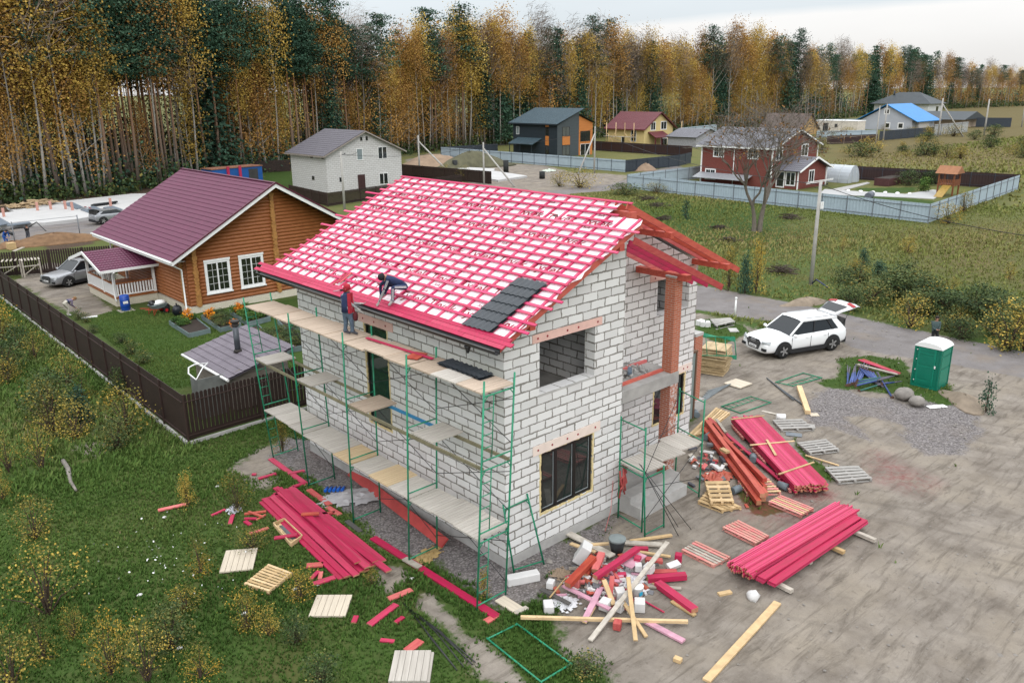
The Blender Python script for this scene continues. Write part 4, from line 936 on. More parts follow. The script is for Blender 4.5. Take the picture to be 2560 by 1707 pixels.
while z < 3.2: w.tube((LX0-.26,LY0+.5,z),(LX0,LY0+.5,z),.13,12); z += .226
w.build('log_ends', LOGE, lh)
sl_ = V((1,0,.574)).normalized(); wl = math.hypot(LR-3.75, 7.6-3.54)
tiles('roof', lh, (3.75,33.8,3.56), (0,1,0), sl_, 22, 15.15, wl, PURPLE, .2, .016, .03, 4)
tiles('roof', lh, (17.89,33.8,3.56), (0,1,0), V((-1,0,.574)).normalized(), 22, 15.15, wl, PURPLE, .2, .016, .03, 2)
MB().bar((LR,33.75,7.66),(LR,48.98,7.66),.22,.05).build('ridge_cap', PURPLE, lh)
for s in (-1,1):
    ex = LR+s*7.1; a = V((ex,33.76,3.54)); b_ = V((LR,33.76,7.6+.005)); mb = MB(); d = V((0,0,1))
    mb.hexa([a-d*.24-V((0,.03,0)), b_-d*.24-V((0,.03,0)), b_-d*.24+V((0,.02,0)), a-d*.24+V((0,.02,0)), a-d*.0-V((0,.03,0)), b_-V((0,.03,0)), b_+V((0,.02,0)), a+V((0,.02,0))] if s < 0 else [b_-d*.24-V((0,.03,0)), a-d*.24-V((0,.03,0)), a-d*.24+V((0,.02,0)), b_-d*.24+V((0,.02,0)), b_-V((0,.03,0)), a-V((0,.03,0)), a+V((0,.02,0)), b_+V((0,.02,0))]); mb.build('bargeboard', WHITEP, lh)
    MB().bar(a+V((0,-.05,.07)), b_+V((0,-.05,.07)), .1, .09).build('verge_trim', mat('dark plum trim', (.09,.012,.03), .4), lh)
    mb = MB(); mb.hexa([(ex,33.8,3.42),(LR,33.8,7.48),(LR,LY0-.16,7.48),(ex,LY0-.16,3.42),(ex,33.8,3.45),(LR,33.8,7.51),(LR,LY0-.16,7.51),(ex,LY0-.16,3.45)] if s < 0 else [(LR,33.8,7.48),(ex,33.8,3.42),(ex,LY0-.16,3.42),(LR,LY0-.16,7.48),(LR,33.8,7.51),(ex,33.8,3.45),(ex,LY0-.16,3.45),(LR,LY0-.16,7.51)]); mb.build('soffit', WHITEP, lh)
MB().box(3.72,3.77,33.82,48.9,3.30,3.56).build('eaves_board', WHITEP, lh); MB().box(3.79,LX0,LY0,48.9,3.28,3.31).build('soffit', WHITEP, lh)
g = MB(); g.tube((3.68,33.75,3.50),(3.68,48.95,3.50),.065,8); g.build('gutter', WHITEP, lh)
MB().path([(3.68,34.1,3.45),(4.2,34.45,3.05),(4.52,34.55,2.85),(4.52,34.5,.2),(4.42,34.2,.08)], .05, 8).build('downpipe', WHITEP, lh)
MB().path([(3.68,48.2,3.45),(4.5,48.0,3.05),(4.6,48.0,2.85),(4.6,48.0,.2)], .05, 8).build('downpipe', WHITEP, lh)
for a, b_ in ((6.07,7.5),(8.33,9.78)):
    o = win(lh, 'y', LY0-.125, a, b_, 1.18, 3.02, 2, WINW, .11, -1, glass('dark room behind glass', (.014,.016,.012), .05), 4)
    MB().box(a-.16,b_+.16,LY0-.25,LY0-.187,1.02,1.10).build('window_sill', WHITEP, o); MB().box(a-.14,b_+.14,LY0-.22,LY0-.187,3.10,3.22).build('window_head', WHITEP, o)
    MB().box(a+.8,b_-.08,LY0-.1265,LY0-.1245,1.9,2.94).build('curtain', mat('beige curtain', (.20,.15,.07), .9), o)
# porch
pb = MB().box(2.06,4.7,39.85,45.4,-.05,.5); pb.build('porch_base', PALEB, lh); MB().box(2.0,4.72,39.8,45.45,.504,.62).build('porch_floor', LOGM, lh)
for x, y in ((2.1,39.92),(2.1,42.0),(4.62,39.92),(2.1,45.3),(4.62,45.3),(3.4,45.3)): MB().box(x-.075,x+.075,y-.075,y+.075,.62,2.42).build('porch_post', WHITEP, lh)
for (xa,ya),(xb,yb) in (((2.18,39.92),(4.54,39.92)),((2.1,40.0),(2.1,41.92)),((2.1,42.08),(2.1,45.2)),((2.2,45.3),(3.3,45.3))):
    MB().bar((xa,ya,1.46),(xb,yb,1.46),.12,.06).build('handrail', LOGM, lh); n_ = int(math.hypot(xb-xa,yb-ya)/.17); pts = []
    for i in range(n_): t = (i+.5)/n_; MB().bar((xa+(xb-xa)*t,ya+(yb-ya)*t,.74),(xa+(xb-xa)*t,ya+(yb-ya)*t,1.42),.095,.03,(ya-yb,xb-xa,0)).build('baluster', WHITEP, lh)
    MB().bar((xa,ya,.70),(xb,yb,.70),.05,.08).build('bottom_rail', WHITEP, lh)
MB().bar((1.85,39.85,2.45),(4.72,39.85,2.45),.12,.14).build('porch_beam', WHITEP, lh); MB().bar((1.85,45.35,2.45),(4.72,45.35,2.45),.12,.14).build('porch_beam', WHITEP, lh)
for s, y in ((1,39.3),(-1,45.9)):
    u = V((0,s*1,.26)).normalized(); tiles('porch_roof', lh, (1.25,y,2.45), (1,0,0), u, 10, 3.6, 3.42, PURPLE, .2, .02, .03, 4)
for a, b_ in (((1.2,39.25,2.40),(1.2,42.6,3.27)),((1.2,42.6,3.27),(1.2,45.95,2.40))): MB().bar(a, b_, .05, .2).build('bargeboard', WHITEP, lh)
MB().bar((1.22,39.28,2.44),(4.85,39.28,2.44),.05,.16).build('eaves_board', WHITEP, lh); MB().path([(2.0,39.25,2.35),(2.02,39.7,2.1),(2.02,39.78,.6),(2.02,39.6,.4)], .045, 8).build('downpipe', WHITEP, lh)
MB().prism([(1.9,40,2.5),(1.9,45.2,2.5),(1.9,42.6,3.15)], (.03,0,0)).build('porch_gable', WHITEP, lh)
# ---------------------------------------------------------------- fences
FBR = mat('dark brown fence board', (.028,.015,.012), .6, .3, 3, rnd=.1); FPO = mat('brown fence post', (.045,.026,.022), .55, .2, 4)
def fence(label, pts, h, m, pm, sp=2.5, style='sheet', base=0.0, back=1, cat='fence', rails=True):
    pts = [V((p[0],p[1],0)) for p in pts]; t = thing('fence', label, cat, pts[0])
    for a, b_ in zip(pts, pts[1:]):
        ln = (b_-a).length; n_ = max(1, round(ln/sp)); d = (b_-a).normalized(); nn = V((-d.y,d.x,0))
        for i in range(n_):
            p, q = a+d*ln*i/n_, a+d*ln*(i+1)/n_; L_ = (q-p).length; M_ = Matrix.Translation(p-pts[0]) @ Matrix(((d.x,nn.x,0,0),(d.y,nn.y,0,0),(0,0,1,0),(0,0,0,1)))
            if i == n_-1 or i < 200:
                MB(M_).box(-.03,.03,-.03,.03,-.1,h+.03).build('post', pm, t)
            if style == 'sheet':
                mb = MB(M_); k = max(2, int(L_/.18)*2); v = [(L_*j/k, .045+.016*(1 if (j//2)%2 else -1) if True else 0, z) for z in (base+.06,h) for j in range(k+1)]
                v2 = [(x,y+.006,z) for x,y,z in v]; K = k+1
                mb.add(v, [(j,j+1,K+j+1,K+j) for j in range(k)]); mb.add(v2, [(j+1,j,K+j,K+j+1) for j in range(k)]); mb.build('fence_panel', m, t)
            else:
                pw = .125 if style == 'picket' else .15; gp_ = .035 if style == 'picket' else (.001 if style == 'tight' else .012)
                n2 = int(L_/(pw+gp_)); out = [(0,base+.05)]; w_ = L_/n2
                for j in range(n2):
                    x0, x1 = j*w_+gp_/2, (j+1)*w_-gp_/2; xm = (x0+x1)/2; r = (x1-x0)/2
                    out += [(x0,base+.32)] if style == 'picket' else [(x0,base+.1)]
                    if style == 'tight': out += [(x0,h),(x1,h)]
                    else: out += [(x0,h-r)]+[(xm-r*math.cos(t_*math.pi/4), h-r+r*math.sin(t_*math.pi/4)) for t_ in (1,2,3)]+[(x1,h-r)]
                    out += [(x1,base+.32)] if style == 'picket' else [(x1,base+.1)]
                out += [(L_,base+.05)]; MB(M_).prism([(x,.036,z) for x,z in out], (0,.02,0)).build('fence_panel', m, t)
            if rails:
                for z in (.35,h-.3): MB(M_).box(.03,L_-.03,-.02,.02,z-.02,z+.02).build('rail', pm, t)
        if base: MB(Matrix.Translation(-pts[0])).bar(a+V((0,0,base*.4)), b_+V((0,0,base*.4)), .1, base).build('concrete_strip', CONC, t)
    MB().box(-.035,.035,-.035,.035,-.1,h+.05).build('post', pm, t) if False else None
    return t
fence('long tight dark brown board fence along the left of the log house lot', [(-2.75,56.5),(-3.25,15.05)], 2.05, FBR, FPO, 2.5, 'tight', .14)
fence('dark brown picket fence with rounded tops behind the scaffold', [(-3.2,15.0),(-.05,15.1),(14,15.3)], 2.05, FBR, FPO, 2.6, 'picket', .14)
fence('dark brown picket fence behind the silver car', [(9.5,51.8),(6.2,52.6),(-2.4,56.2)], 1.85, FBR, FPO, 2.6, 'picket')
BGF = mat('pale blue grey steel sheet', (.36,.44,.50), .5, .08, 1.5, spec=.4); DGF = mat('graphite steel sheet', (.035,.045,.06), .5, .1, 1.5); DPO = mat('dark steel post', (.05,.06,.08), .5); BRF = mat('chocolate steel sheet', (.035,.017,.017), .5, .1, 2); MPO = mat('grey steel post', (.16,.17,.19), .5)
N_ = G(None, 1441, 400, 2.0)
fence('pale steel fence round the lot of the red brick house, on the field side', [(N_.x,N_.y),(72.2,16.9)], 1.95, BGF, MPO, 3.0)
fence('pale steel fence on the right side of the playground lawn', [(72.2,16.9),(84,17.9),(108.5,19.9)], 1.95, BGF, MPO, 3.0)
fence('pale steel fence behind the red brick house towards the road', [(N_.x,N_.y),(104,N_.y+.4)], 1.95, BGF, MPO, 3.0)
fence('chocolate steel fence behind the greenhouse and the playground', [(104,N_.y+.4),(106.5,40),(108.5,19.9)], 2.0, BRF, DPO, 3.0)
fence('pale steel fence before the dark modern house', [(93,123),(92.7,73.2)], 2.0, BGF, DPO, 3.2)
fence('graphite steel fence on the right of the dark modern house', [(92.7,73.2),(107.5,73.4),(114,75.5)], 2.0, DGF, DPO, 3.2)
fence('graphite fence behind the dark modern house', [(93,123),(107.9,122)], 2.0, DGF, DPO, 3.2)
fence('chocolate fence between the dark house and the yellow house', [(127,112),(126,84)], 2.1, BRF, DPO, 3.2)
fence('dark picket fence before the white block house', [(37.8,84),(36.6,72.3),(50,75.2),(62,78.0)], 1.65, FBR, FPO, 2.6, 'picket')
a, b_ = G('A',1530,1195), G('A',1990,1172); fence('dark fence behind the blue container', [(a.x,a.y),(b_.x,b_.y)], 2.0, FBR, FPO, 2.6, 'slat')
a, b_ = G('B',425,1205), G('B',1035,1262); fence('dark fence right of the white block house behind the pink roof', [(a.x,a.y),(b_.x,b_.y)], 1.9, FBR, FPO, 2.6, 'slat')
a, b_ = G('C',1360,965), G('C',1735,930); fence('long graphite fence before the blue roofed house', [(a.x,a.y),(b_.x,b_.y)], 2.4, DGF, DPO, 4)
a, b_ = G('C',1000,990), G('C',1350,975); fence('brown fence with pale brick posts beside the road far right', [(a.x,a.y),(b_.x,b_.y)], 2.0, BRF, mat('pale brick post', (.42,.34,.26), .8), 6, 'sheet')
a, b_ = G('C',0,935,0), G('C',250,905,0); fence('pale fence far behind the red brick house', [(a.x,a.y),(b_.x,b_.y)], 2.4, BGF, DPO, 5)
a, b_, c_ = G('C',930,945), G('C',1340,935), G('C',1240,862); fence('pale fence before the white site cabin', [(a.x,a.y),(b_.x,b_.y)], 1.8, BGF, DPO, 5)
a, b_ = G('C',945,870), G('C',1240,868); fence('pale fence behind the white site cabin', [(a.x,a.y),(b_.x,b_.y)], 2.6, BGF, DPO, 6)
a, b_ = G('C',1730,930), G('C',1965,905); fence('light grey fence right of the blue roofed house', [(a.x,a.y),(b_.x,b_.y)], 3.0, mat('light grey sheet', (.36,.37,.37), .6), DPO, 5)
a, b_ = G('C',2020,870), G('C',2260,872); fence('dark fence furthest right before the forest', [(a.x,a.y),(b_.x,b_.y)], 3.0, DGF, DPO, 8)
# ---------------------------------------------------------------- white block house
GTILE = mat('grey brown metal tile', (.06,.052,.068), .4, .15, 1, spec=.5)
BL2 = brick_material('white block with dark joints', (.60,.595,.59), (.56,.55,.545), (.26,.245,.23), .62, .26, .016)
bh = gable('white block house with a grey tile roof and few windows at the forest edge', 43.95, 56.3, 84.81, 94.6, 5.2, 8.0, BL2, GTILE, .6, .3, 14, mat('grey brown fascia', (.30,.26,.235), .6), zb=-.1)
for a in ((48.85,49.8,4.05,5.6),): win(bh,'y',84.81,*a,1,trim=.04,gl=glass('pale reflecting pane',(.20,.24,.25),.15))
for a in ((52.35,53.85,4.0,5.65),(52.35,53.82,.42,2.0)): win(bh,'y',84.81,*a,2,trim=.02)
for a in ((49.57,49.9,6.64,7.14),(50.46,50.77,6.65,7.2),(45.87,46.2,1.32,1.91)): win(bh,'y',84.81,*a,1,DARKIN)
for a in ((88.2,88.8,4.45,4.78),(85.3,85.8,4.49,4.77),(88.2,88.8,1.5,2.0)): win(bh,'x',43.95,*a,1,DARKIN)
MB().box(48.8,49.95,84.74,84.805,0,2.05).build('door', mat('dark brown steel door', (.05,.02,.02), .5), bh)
# ---------------------------------------------------------------- dark modern house
GSID = mat('graphite siding', (.022,.032,.042), .6, .2, 1.2, (.3,.3,6)); GSID2 = mat('slate grey siding', (.058,.072,.08), .6, .15, 1.2, (.3,.3,6)); ORG = mat('orange wood cladding', (.52,.185,.045), .55, .25, 1.5, (.3,.3,7)); BSH = mat('blue grey shingle', (.042,.075,.095), .7, .3, 2.5)
mh = thing('house', 'dark modern house with a sloping shingle roof and orange wood cladding', 'house', (0,0,0))
MB().box(108.06,114.4,104.02,117.1,-.1,6.3).build('wall', GSID2, mh); MB().box(108.0,108.058,104.0,117.1,-.1,6.3).build('side_cladding', GSID, mh)
MB().prism([(108.06,104.0,6.302),(114.4,104.0,6.302),(114.4,104.0,8.9)], (0,13.1,0)).build('gable_wall', GSID2, mh)
MB().prism([(114.42,104.02,-.1),(118.6,104.02,-.1),(118.6,104.02,6.45),(114.42,104.02,7.95)], (0,13,0)).build('orange_wall', ORG, mh)
tiles('roof', mh, (107.4,103.4,6.55), (0,1,0), V((8,0,2.9)).normalized(), 20, 14.6, 8.5, BSH, 0, 0, .03); tiles('roof', mh, (119.1,103.5,6.5), (0,1,0), V((-4.8,0,1.75)).normalized(), 10, 14.3, 5.1, BSH, 0, 0, .03)
MB().box(107.36,107.42,103.4,118,6.3,6.58).build('eaves_board', GSID, mh)
BFR = mat('dark brown frame', (.03,.022,.02), .5)
for a in ((109.5,111.6,4.06,5.9),(109.5,111.7,.25,2.3)): win(mh,'y',104.02,*a,2,BFR,gl=glass('grey reflecting pane',(.09,.10,.10),.12))
for a in ((114.85,117.85,2.8,4.88),): win(mh,'y',104.02,*a,2,BFR)
win(mh,'y',104.02,114.9,117.8,-.05,2.3,2,WINW); MB().box(109.5,111.7,103.95,104.015,2.32,4.04).build('orange_panel', ORG, mh)
win(mh,'x',108.0,115.2,116.1,4.2,5.8,1,WINW,gl=glass('pale reflecting pane',(.20,.24,.25),.15)); win(mh,'x',108.0,106.4,107.3,4.15,5.85,1,BFR); win(mh,'x',108.0,106.4,107.3,.55,2.2,1,BFR)
MB().box(107.94,107.995,106.35,107.35,2.25,4.1).box(107.94,107.995,106.35,107.35,5.9,6.3).build('orange_panel', ORG, mh)
MB().hexa([(106.4,109.6,2.3),(108,108.5,3.5),(108,115.6,3.5),(106.4,117,2.3),(106.4,109.6,2.42),(108,108.5,3.62),(108,115.6,3.62),(106.4,117,2.42)]).build('porch_roof', BSH, mh)
for y in (110,113.5,116.7): MB().box(106.5,106.62,y-.06,y+.06,0,2.3).build('porch_post', GSID, mh)
# ---------------------------------------------------------------- yellow house
MAR = mat('maroon metal tile', (.115,.018,.026), .45, .15, 1); YEL = mat('yellow render', (.60,.47,.22), .85, .08, 1)
yh = gable('yellow house with a maroon roof and builders poles in front', 145.84, 157.0, 112.07, 123.4, 4.35, 7.75, YEL, MAR, .8, .3, 14, MAR, zb=-.1)
for a in ((148.3,150.0,3.6,5.4),(152.2,154.3,3.65,5.45),(152.4,154.8,-.2,1.5)): win(yh,'y',112.07,*a,2,WINW,.12)
for a in ((114.5,116,1.0,3.6),(118,119,.2,2)): win(yh,'x',145.84,*a,1,WINW,.06)
MB().hexa([(147.2,109.6,1.85),(153,109.6,1.85),(153,112.0,3.1),(147.2,112.0,3.1),(147.2,109.6,2.0),(153,109.6,2.0),(153,112.0,3.25),(147.2,112.0,3.25)]).build('porch_roof', MAR, yh)
for x in (147.5,149.9,152.7): MB().box(x-.1,x+.1,109.8,110,-.1,1.9).build('porch_post', mat('maroon post',(.12,.02,.03),.5), yh)
yp = random.Random(2)
for i, (x, y) in enumerate(((143.6,122),(143.6,119),(143.6,116.2),(143.6,113.4),(158.6,110.6))):
    o = MB().tube((0,0,0),(0,0,5.4),.09,8).build('wooden_pole', WOODY, None); o.location = (x,y,0); tag(o, 'upright wooden pole of the builders trestles before the yellow house', 'pole', 'poles round the yellow house')
for y0_, y1_ in ((122.8,113.2),):
    o = MB().bar((143.8,y0_,2.1),(143.8,y1_,2.1),.9,.08).build('trestle_walkway', WOODG, None); tag(o, 'plank walkway on the poles before the yellow house', 'walkway')
for i, (x, y) in enumerate(((143.6,120.5),(143.6,114.8),(159,110.2))):
    o = MB().bar((-.2,-1.5,.1),(0,1.2,2.8),.12,.12).bar((-.2,1.5,.1),(-.02,-1.2,2.8),.12,.12).build('wooden_brace', WOODY, None); o.location = (x,y,0); tag(o, 'crossed wooden brace under the walkway of the yellow house', 'brace', 'braces before the yellow house')
# ---------------------------------------------------------------- red brick house
RB = brick_material('dark red facing brick', (.155,.030,.024), (.19,.040,.030), (.20,.12,.10), .27, .08, .008); GR2 = mat('grey lilac metal tile', (.105,.105,.125), .4, .2, 1, spec=.5)
rh = gable('dark red brick house with white trims behind the bare tree', 88.78, 100.6, 44.32, 55.8, 5.55, 7.65, RB, GR2, .6, .3, 16, WHITEP, zb=-.1)
for a in ((89.5,91.1,3.7,5.3),(96.3,98.0,3.85,5.4)): win(rh,'y',44.32,*a,2,WINW,.12)
for a in ((52.1,53.7,3.8,5.1),(46.6,48.1,3.8,5.15),(53.3,54.9,.6,1.95)): win(rh,'x',88.78,*a,2,WINW,.1,bars=2)
for y in (44.36,55.72): MB().box(88.68,88.775,y-.1,y+.1,-.1,5.2).build('corner_trim', WHITEP, rh)
MB().tube((88.7,50.3,5.3),(88.7,50.3,0),.06,8).build('downpipe', WHITEP, rh); MB().tube((100.7,44.2,5.2),(100.7,44.2,0),.06,8).build('downpipe', WHITEP, rh)
MB().hexa([(86.9,47.2,.85),(88.7,47.2,1.45),(88.7,55.9,1.45),(86.9,55.9,.85),(86.9,47.2,.92),(88.7,47.2,1.52),(88.7,55.9,1.52),(86.9,55.9,.92)]).build('lean_to_roof', mat('grey sheet roof', (.27,.28,.30), .5), rh)
an = MB(); an.box(89.7,97.2,40.9,44.28,-.1,2.6); an.prism([(89.7,40.9,2.602),(97.2,40.9,2.602),(93.45,40.9,3.95)], (0,3.38,0)); an.build('porch_wall', RB, rh)
for s in (-1,1):
    u = V((-s,0,.36)).normalized(); tiles('porch_roof', rh, (93.45+s*4.6,40.2,2.45), (0,1,0), u, 8, 4.0, 4.9, GR2, .3)
    MB().bar((93.45+s*4.6,40.16,2.38),(93.45,40.16,4.05),.06,.22).build('bargeboard', WHITEP, rh)
win(rh,'y',40.9,92.6,93.9,.7,2.3,2,WINW,.1); win(rh,'x',89.7,41.3,42.6,.5,2.2,2,WINW,.1); win(rh,'x',89.7,42.9,44.0,.2,2.2,1,WINW,.1)
for x in (89.6,97.3): MB().box(x-.1,x+.1,40.78,40.89,-.1,2.5).build('corner_trim', WHITEP, rh)
for i in range(4): MB().bar((90.2+i*1.9,39.9,.75+.02*i),(91.9+i*1.9,39.9,.75+.02*i),.06,.08).build('handrail', WHITEP, rh)
MB().bar((89.9,39.9,.95),(97.6,39.9,.95),.08,.08).build('handrail', WHITEP, rh)
# ---------------------------------------------------------------- far houses
BLUER = mat('bright blue metal roof', (.015,.19,.50), .45, .12, .5); LIL = mat('lilac grey siding', (.40,.42,.47), .7, .08, .6)
bl = thing('house', 'pale lilac house with a bright blue roof far right', 'house', (0,0,0))
MB().prism([(255,94.5,-.5),(255,110.6,-.5),(255,110.6,3.0),(255,102.6,7.3),(255,94.5,3.3)], (17,0,0)).build('wall', LIL, bl)
for s, ye in ((1,92.6),(-1,112.6)):
    MB().hexa([(254.2,ye,2.5),(272.6,ye,2.5),(272.6,102.7,7.62),(254.2,102.7,7.62),(254.2,ye,2.68),(272.6,ye,2.68),(272.6,102.7,7.8),(254.2,102.7,7.8)] if s > 0 else [(254.2,102.7,7.62),(272.6,102.7,7.62),(272.6,ye,2.5),(254.2,ye,2.5),(254.2,102.7,7.8),(272.6,102.7,7.8),(272.6,ye,2.68),(254.2,ye,2.68)]).build('roof', BLUER, bl)
for a in ((102.0,103.3,4.9,6.2),(101.4,102.8,.6,2.0),(97.2,98.6,.6,2.0)): win(bl,'x',255,*a,1,WINW,.25)
MB().box(258,266,93.6,94.45,-.5,2.4).build('porch', mat('pale porch wall', (.5,.48,.46), .8), bl)
hp = thing('house', 'pale hip roofed house furthest right before the forest', 'house', (0,0,0))
A_ = G('C',1345,712,6.2); 
nr = G('C',1701,709,6.0); yL = OX('C',1330,705,nr.x).y; xR = OY('C',1795,698,nr.y).x; hx, hy = nr.x, nr.y
MB().box(hx,xR,hy,yL,-.5,5.9).build('wall', mat('pale render', (.55,.57,.57), .85, .05, .5), hp)
MB().add([(hx-1.5,hy-1.5,5.85),(xR+1.5,hy-1.5,5.85),(xR+1.5,yL+1.5,5.85),(hx-1.5,yL+1.5,5.85),((hx+xR)/2,hy+(xR-hx)/2,10.6),((hx+xR)/2,yL-(xR-hx)/2,10.6)], [(0,3,2,1),(0,1,4),(1,2,5,4),(2,3,5),(3,0,4,5)]).build('roof', mat('dark slate roof', (.04,.05,.058), .6, .2, .5), hp)
for a in ((hx+(xR-hx)*.55,hx+(xR-hx)*.75,2.4,4.8),): win(hp,'y',hy,*a,1,WINW,.2)
MB().lathe(((hx+xR)/2-2,yL-6,9),[(.4,0),(.4,2.2)],8).build('chimney', DGF, hp)
ds = thing('shed', 'low dark roofed shed right of the blue roofed house', 'shed', (0,0,0)); c = G('C',1880,868,0)
MB().box(c.x-7,c.x+8,c.y-4,c.y+14,-.5,2.6).build('wall', mat('tan shed wall', (.42,.33,.25), .8), ds)
MB().prism([(c.x-9,c.y-6,2.602),(c.x+10,c.y-6,2.602),(c.x+.5,c.y-6,5.0)], (0,22,0)).build('roof', mat('dark slate roof',(.04,.05,.058),.6), ds)
ob = thing('house', 'brown roofed house with a raw chipboard gable behind the red brick house', 'house', (0,0,0)); c = G('C',930,915,0)
c = G('C',938,916); r_ = OY('C',893,778,c.y); hw = c.x-r_.x; cx, cy = r_.x, c.y; by = max(8, OX('C',615,782,cx).y-cy); zr2 = r_.z; ze2 = zr2-hw*.85
MB().prism([(cx-hw,cy,-.5),(cx+hw,cy,-.5),(cx+hw,cy,ze2),(cx,cy,zr2),(cx-hw,cy,ze2)], (0,by,0)).build('wall', mat('chipboard', (.45,.29,.13), .8, .3, 1.5), ob)
for s in (-1,1):
    u = V((-s,0,.85)).normalized(); tiles('roof', ob, (cx+s*(hw+.5),cy-.6,ze2-.36), (0,1,0), u, 14, by+1.2, math.hypot(hw+.5,(hw+.5)*.85)+.02, mat('brown grey metal tile',(.10,.068,.058),.5,.2,1), .4)
for nm, lab, p, sx_, sy_, sz, m in (('site_cabin','white site cabin with a dark door behind the red brick house',G('C',960,912),2.5,13,4.2,mat('cream cabin',(.62,.57,.5),.7)),):
    t = thing(nm, lab, 'cabin', p); MB().box(0,sx_*2,-sy_+2,1.5,0,sz*.85).build('cabin_wall', m, t); MB().box(-.05,-.002,-2.2,-.6,.1,3.0).build('door', DARKIN, t); MB().box(-.05,-.002,-5,-4.2,1.8,2.8).build('window', DARKIN, t); MB().box(-.1,sx_*2+.1,-sy_+1.9,1.6,sz*.852,sz*.9).build('cabin_roof', WHITEP, t)
p = G('C',20,1000,0); sh_ = gable('small grey roofed shed between the yellow and the red house', p.x-2, p.x+8, p.y-5, p.y+3, 2.4, 4.0, mat('grey shed wall',(.3,.3,.32),.8), GR2, .5, .4, 8, nm='shed', cat='shed')
# greenhouse, playhouse, beds on the red house lot
gh = thing('greenhouse', 'arched polycarbonate greenhouse beside the red brick house', 'greenhouse', (0,0,0)); arc = [(3.1*math.cos(math.pi*k/14)/2*1.0, 2.4*math.sin(math.pi*k/14)) for k in range(15)]
MB().prism([(101.2+1.6+x*1.05, 39.4, z) for x, z in arc], (0,7.5,0)).build('polycarbonate_cover', mat('polycarbonate', (.42,.46,.50), .3, .1, 1, spec=.6), gh)
for k in range(6): MB().path([(101.2+1.6+x*1.07, 39.4+k*1.5, z+.02) for x, z in arc], .03, 5).build('arch_rib', mat('zinc rib', (.55,.57,.58), .5), gh)
win(gh,'y',39.38,102.2,103.4,.1,1.9,1,mat('zinc rib',(.55,.57,.58),.5),gl=mat('polycarbonate',(.42,.46,.50),.3))
ph = thing('playhouse', 'wooden play tower with a pitched roof and ramp on the lawn', 'playhouse', (0,0,0)); PX, PY = 96.3, 23.6; PW = mat('reddish play wood', (.22,.075,.03), .7, .3, 3)
for dx in (0,1.8):
    for dy in (0,1.8): MB().box(PX+dx-.08,PX+dx+.08,PY+dy-.08,PY+dy+.08,0,2.7).build('post', PW, ph)
MB().box(PX-.1,PX+1.9,PY-.1,PY+1.9,1.2,1.35).build('platform', PW, ph)
for i in range(10): MB().box(PX-.1+i*.2,PX+.02+i*.2,PY-.14,PY-.1,1.352,2.0).build('slat', PW, ph); MB().box(PX-.14,PX-.1,PY-.1+i*.2,PY+.02+i*.2,1.352,2.0).build('slat', PW, ph)
MB().prism([(PX-.4,PY-.4,2.7),(PX+2.2,PY-.4,2.7),(PX+.9,PY-.4,3.6)], (0,2.6,0)).build('roof', mat('tan play roof',(.30,.13,.06),.7), ph)
MB().hexa([(PX-2.6,PY+.2,0),(PX-.1,PY+.2,1.2),(PX-.1,PY+1.2,1.2),(PX-2.6,PY+1.2,0),(PX-2.6,PY+.2,.08),(PX-.1,PY+.2,1.3),(PX-.1,PY+1.2,1.3),(PX-2.6,PY+1.2,.08)]).build('slide', mat('yellow slide',(.34,.22,.05),.5), ph)
def slab(name, k, pts, m, z, lab=None, cat='path'):
    q = quad(k, pts, z); o = MB().prism([p-V((0,0,z+.05)) for p in q], (0,0,z+.05)).build(name, m, None)
    return tag(o, kind='structure') if lab is None else tag(o, lab, cat)
WPATH = mat('white paving', (.38,.38,.38), .8, .1, 1)
slab('path', 'C', [(945,1330),(990,1292),(1120,1302),(1540,1327),(1730,1297),(1815,1310),(1735,1360),(1560,1350),(1250,1338)], WPATH, .05)
slab('path', 'C', [(1030,1295),(1280,1245),(1300,1252),(1090,1310)], mat('grey paving',(.36,.35,.34),.8), .06)
for i in range(6):
    t = i/5; p = G('C', 1150+t*420, 1312+t*20); o = MB().blob((0,0,.1),.35,.25,.2,i,.2,8,5).build('edging_stone', WHITEP, None); o.location = p; tag(o, 'white edging stone along the lawn of the red house lot', 'stone', 'white edging stones')
p = G('C',1310,1360); o = MB().tube((-1.1,0,.4),(1.1,.6,.4),.42,14).build('rolled_sheet', mat('dark rolled sheet',(.12,.13,.16),.6), None); o.location = p; tag(o, 'dark rolled sheet lying on the lawn behind the pale fence', 'roll')
p = G('C',1395,1268); t = thing('raised_bed', 'dark raised wooden bed against the chocolate fence', 'garden bed', p); MB().box(-1,5,-1,1,0,1.0).build('bed_side', mat('dark maroon wood',(.08,.03,.03),.7), t); MB().box(-.9,4.9,-.9,.9,1.002,1.03).build('bed_soil', mat('bed soil',(.03,.022,.016),.95), t)
# ---------------------------------------------------------------- power poles and wires
PCON = mat('concrete pole', (.40,.385,.36), .85, .2, 2); 
def pole(label, x, y, h, strut=None, r=.15, arm=True, nm='power_pole'):
    t = thing(nm, label, 'pole', (x,y,0)); MB().path([(0,0,-.2),(0,0,h)], [r,r*.72], 8).build('pole_shaft', PCON, t)
    if strut: MB().path([(strut[0]-x,strut[1]-y,0),(0,0,h*.86)], [r*.9,r*.7], 8).build('strut', PCON, t)
    if arm: MB().tube((0,-r*.5,h-.35),(.32,-.3,h-.25),.025,6).lathe((.32,-.3,h-.3),[(.05,0),(.06,.08),(.03,.12)],8).tube((0,r*.5,h-.55),(-.3,.25,h-.5),.02,6).build('insulator_bracket', BLACKM, t)
    return V((x,y,h-.3))
lp_ = G(None,1862,655)
T1 = pole('tall concrete power pole beside the road at the right', lp_.x, lp_.y, 7.2)
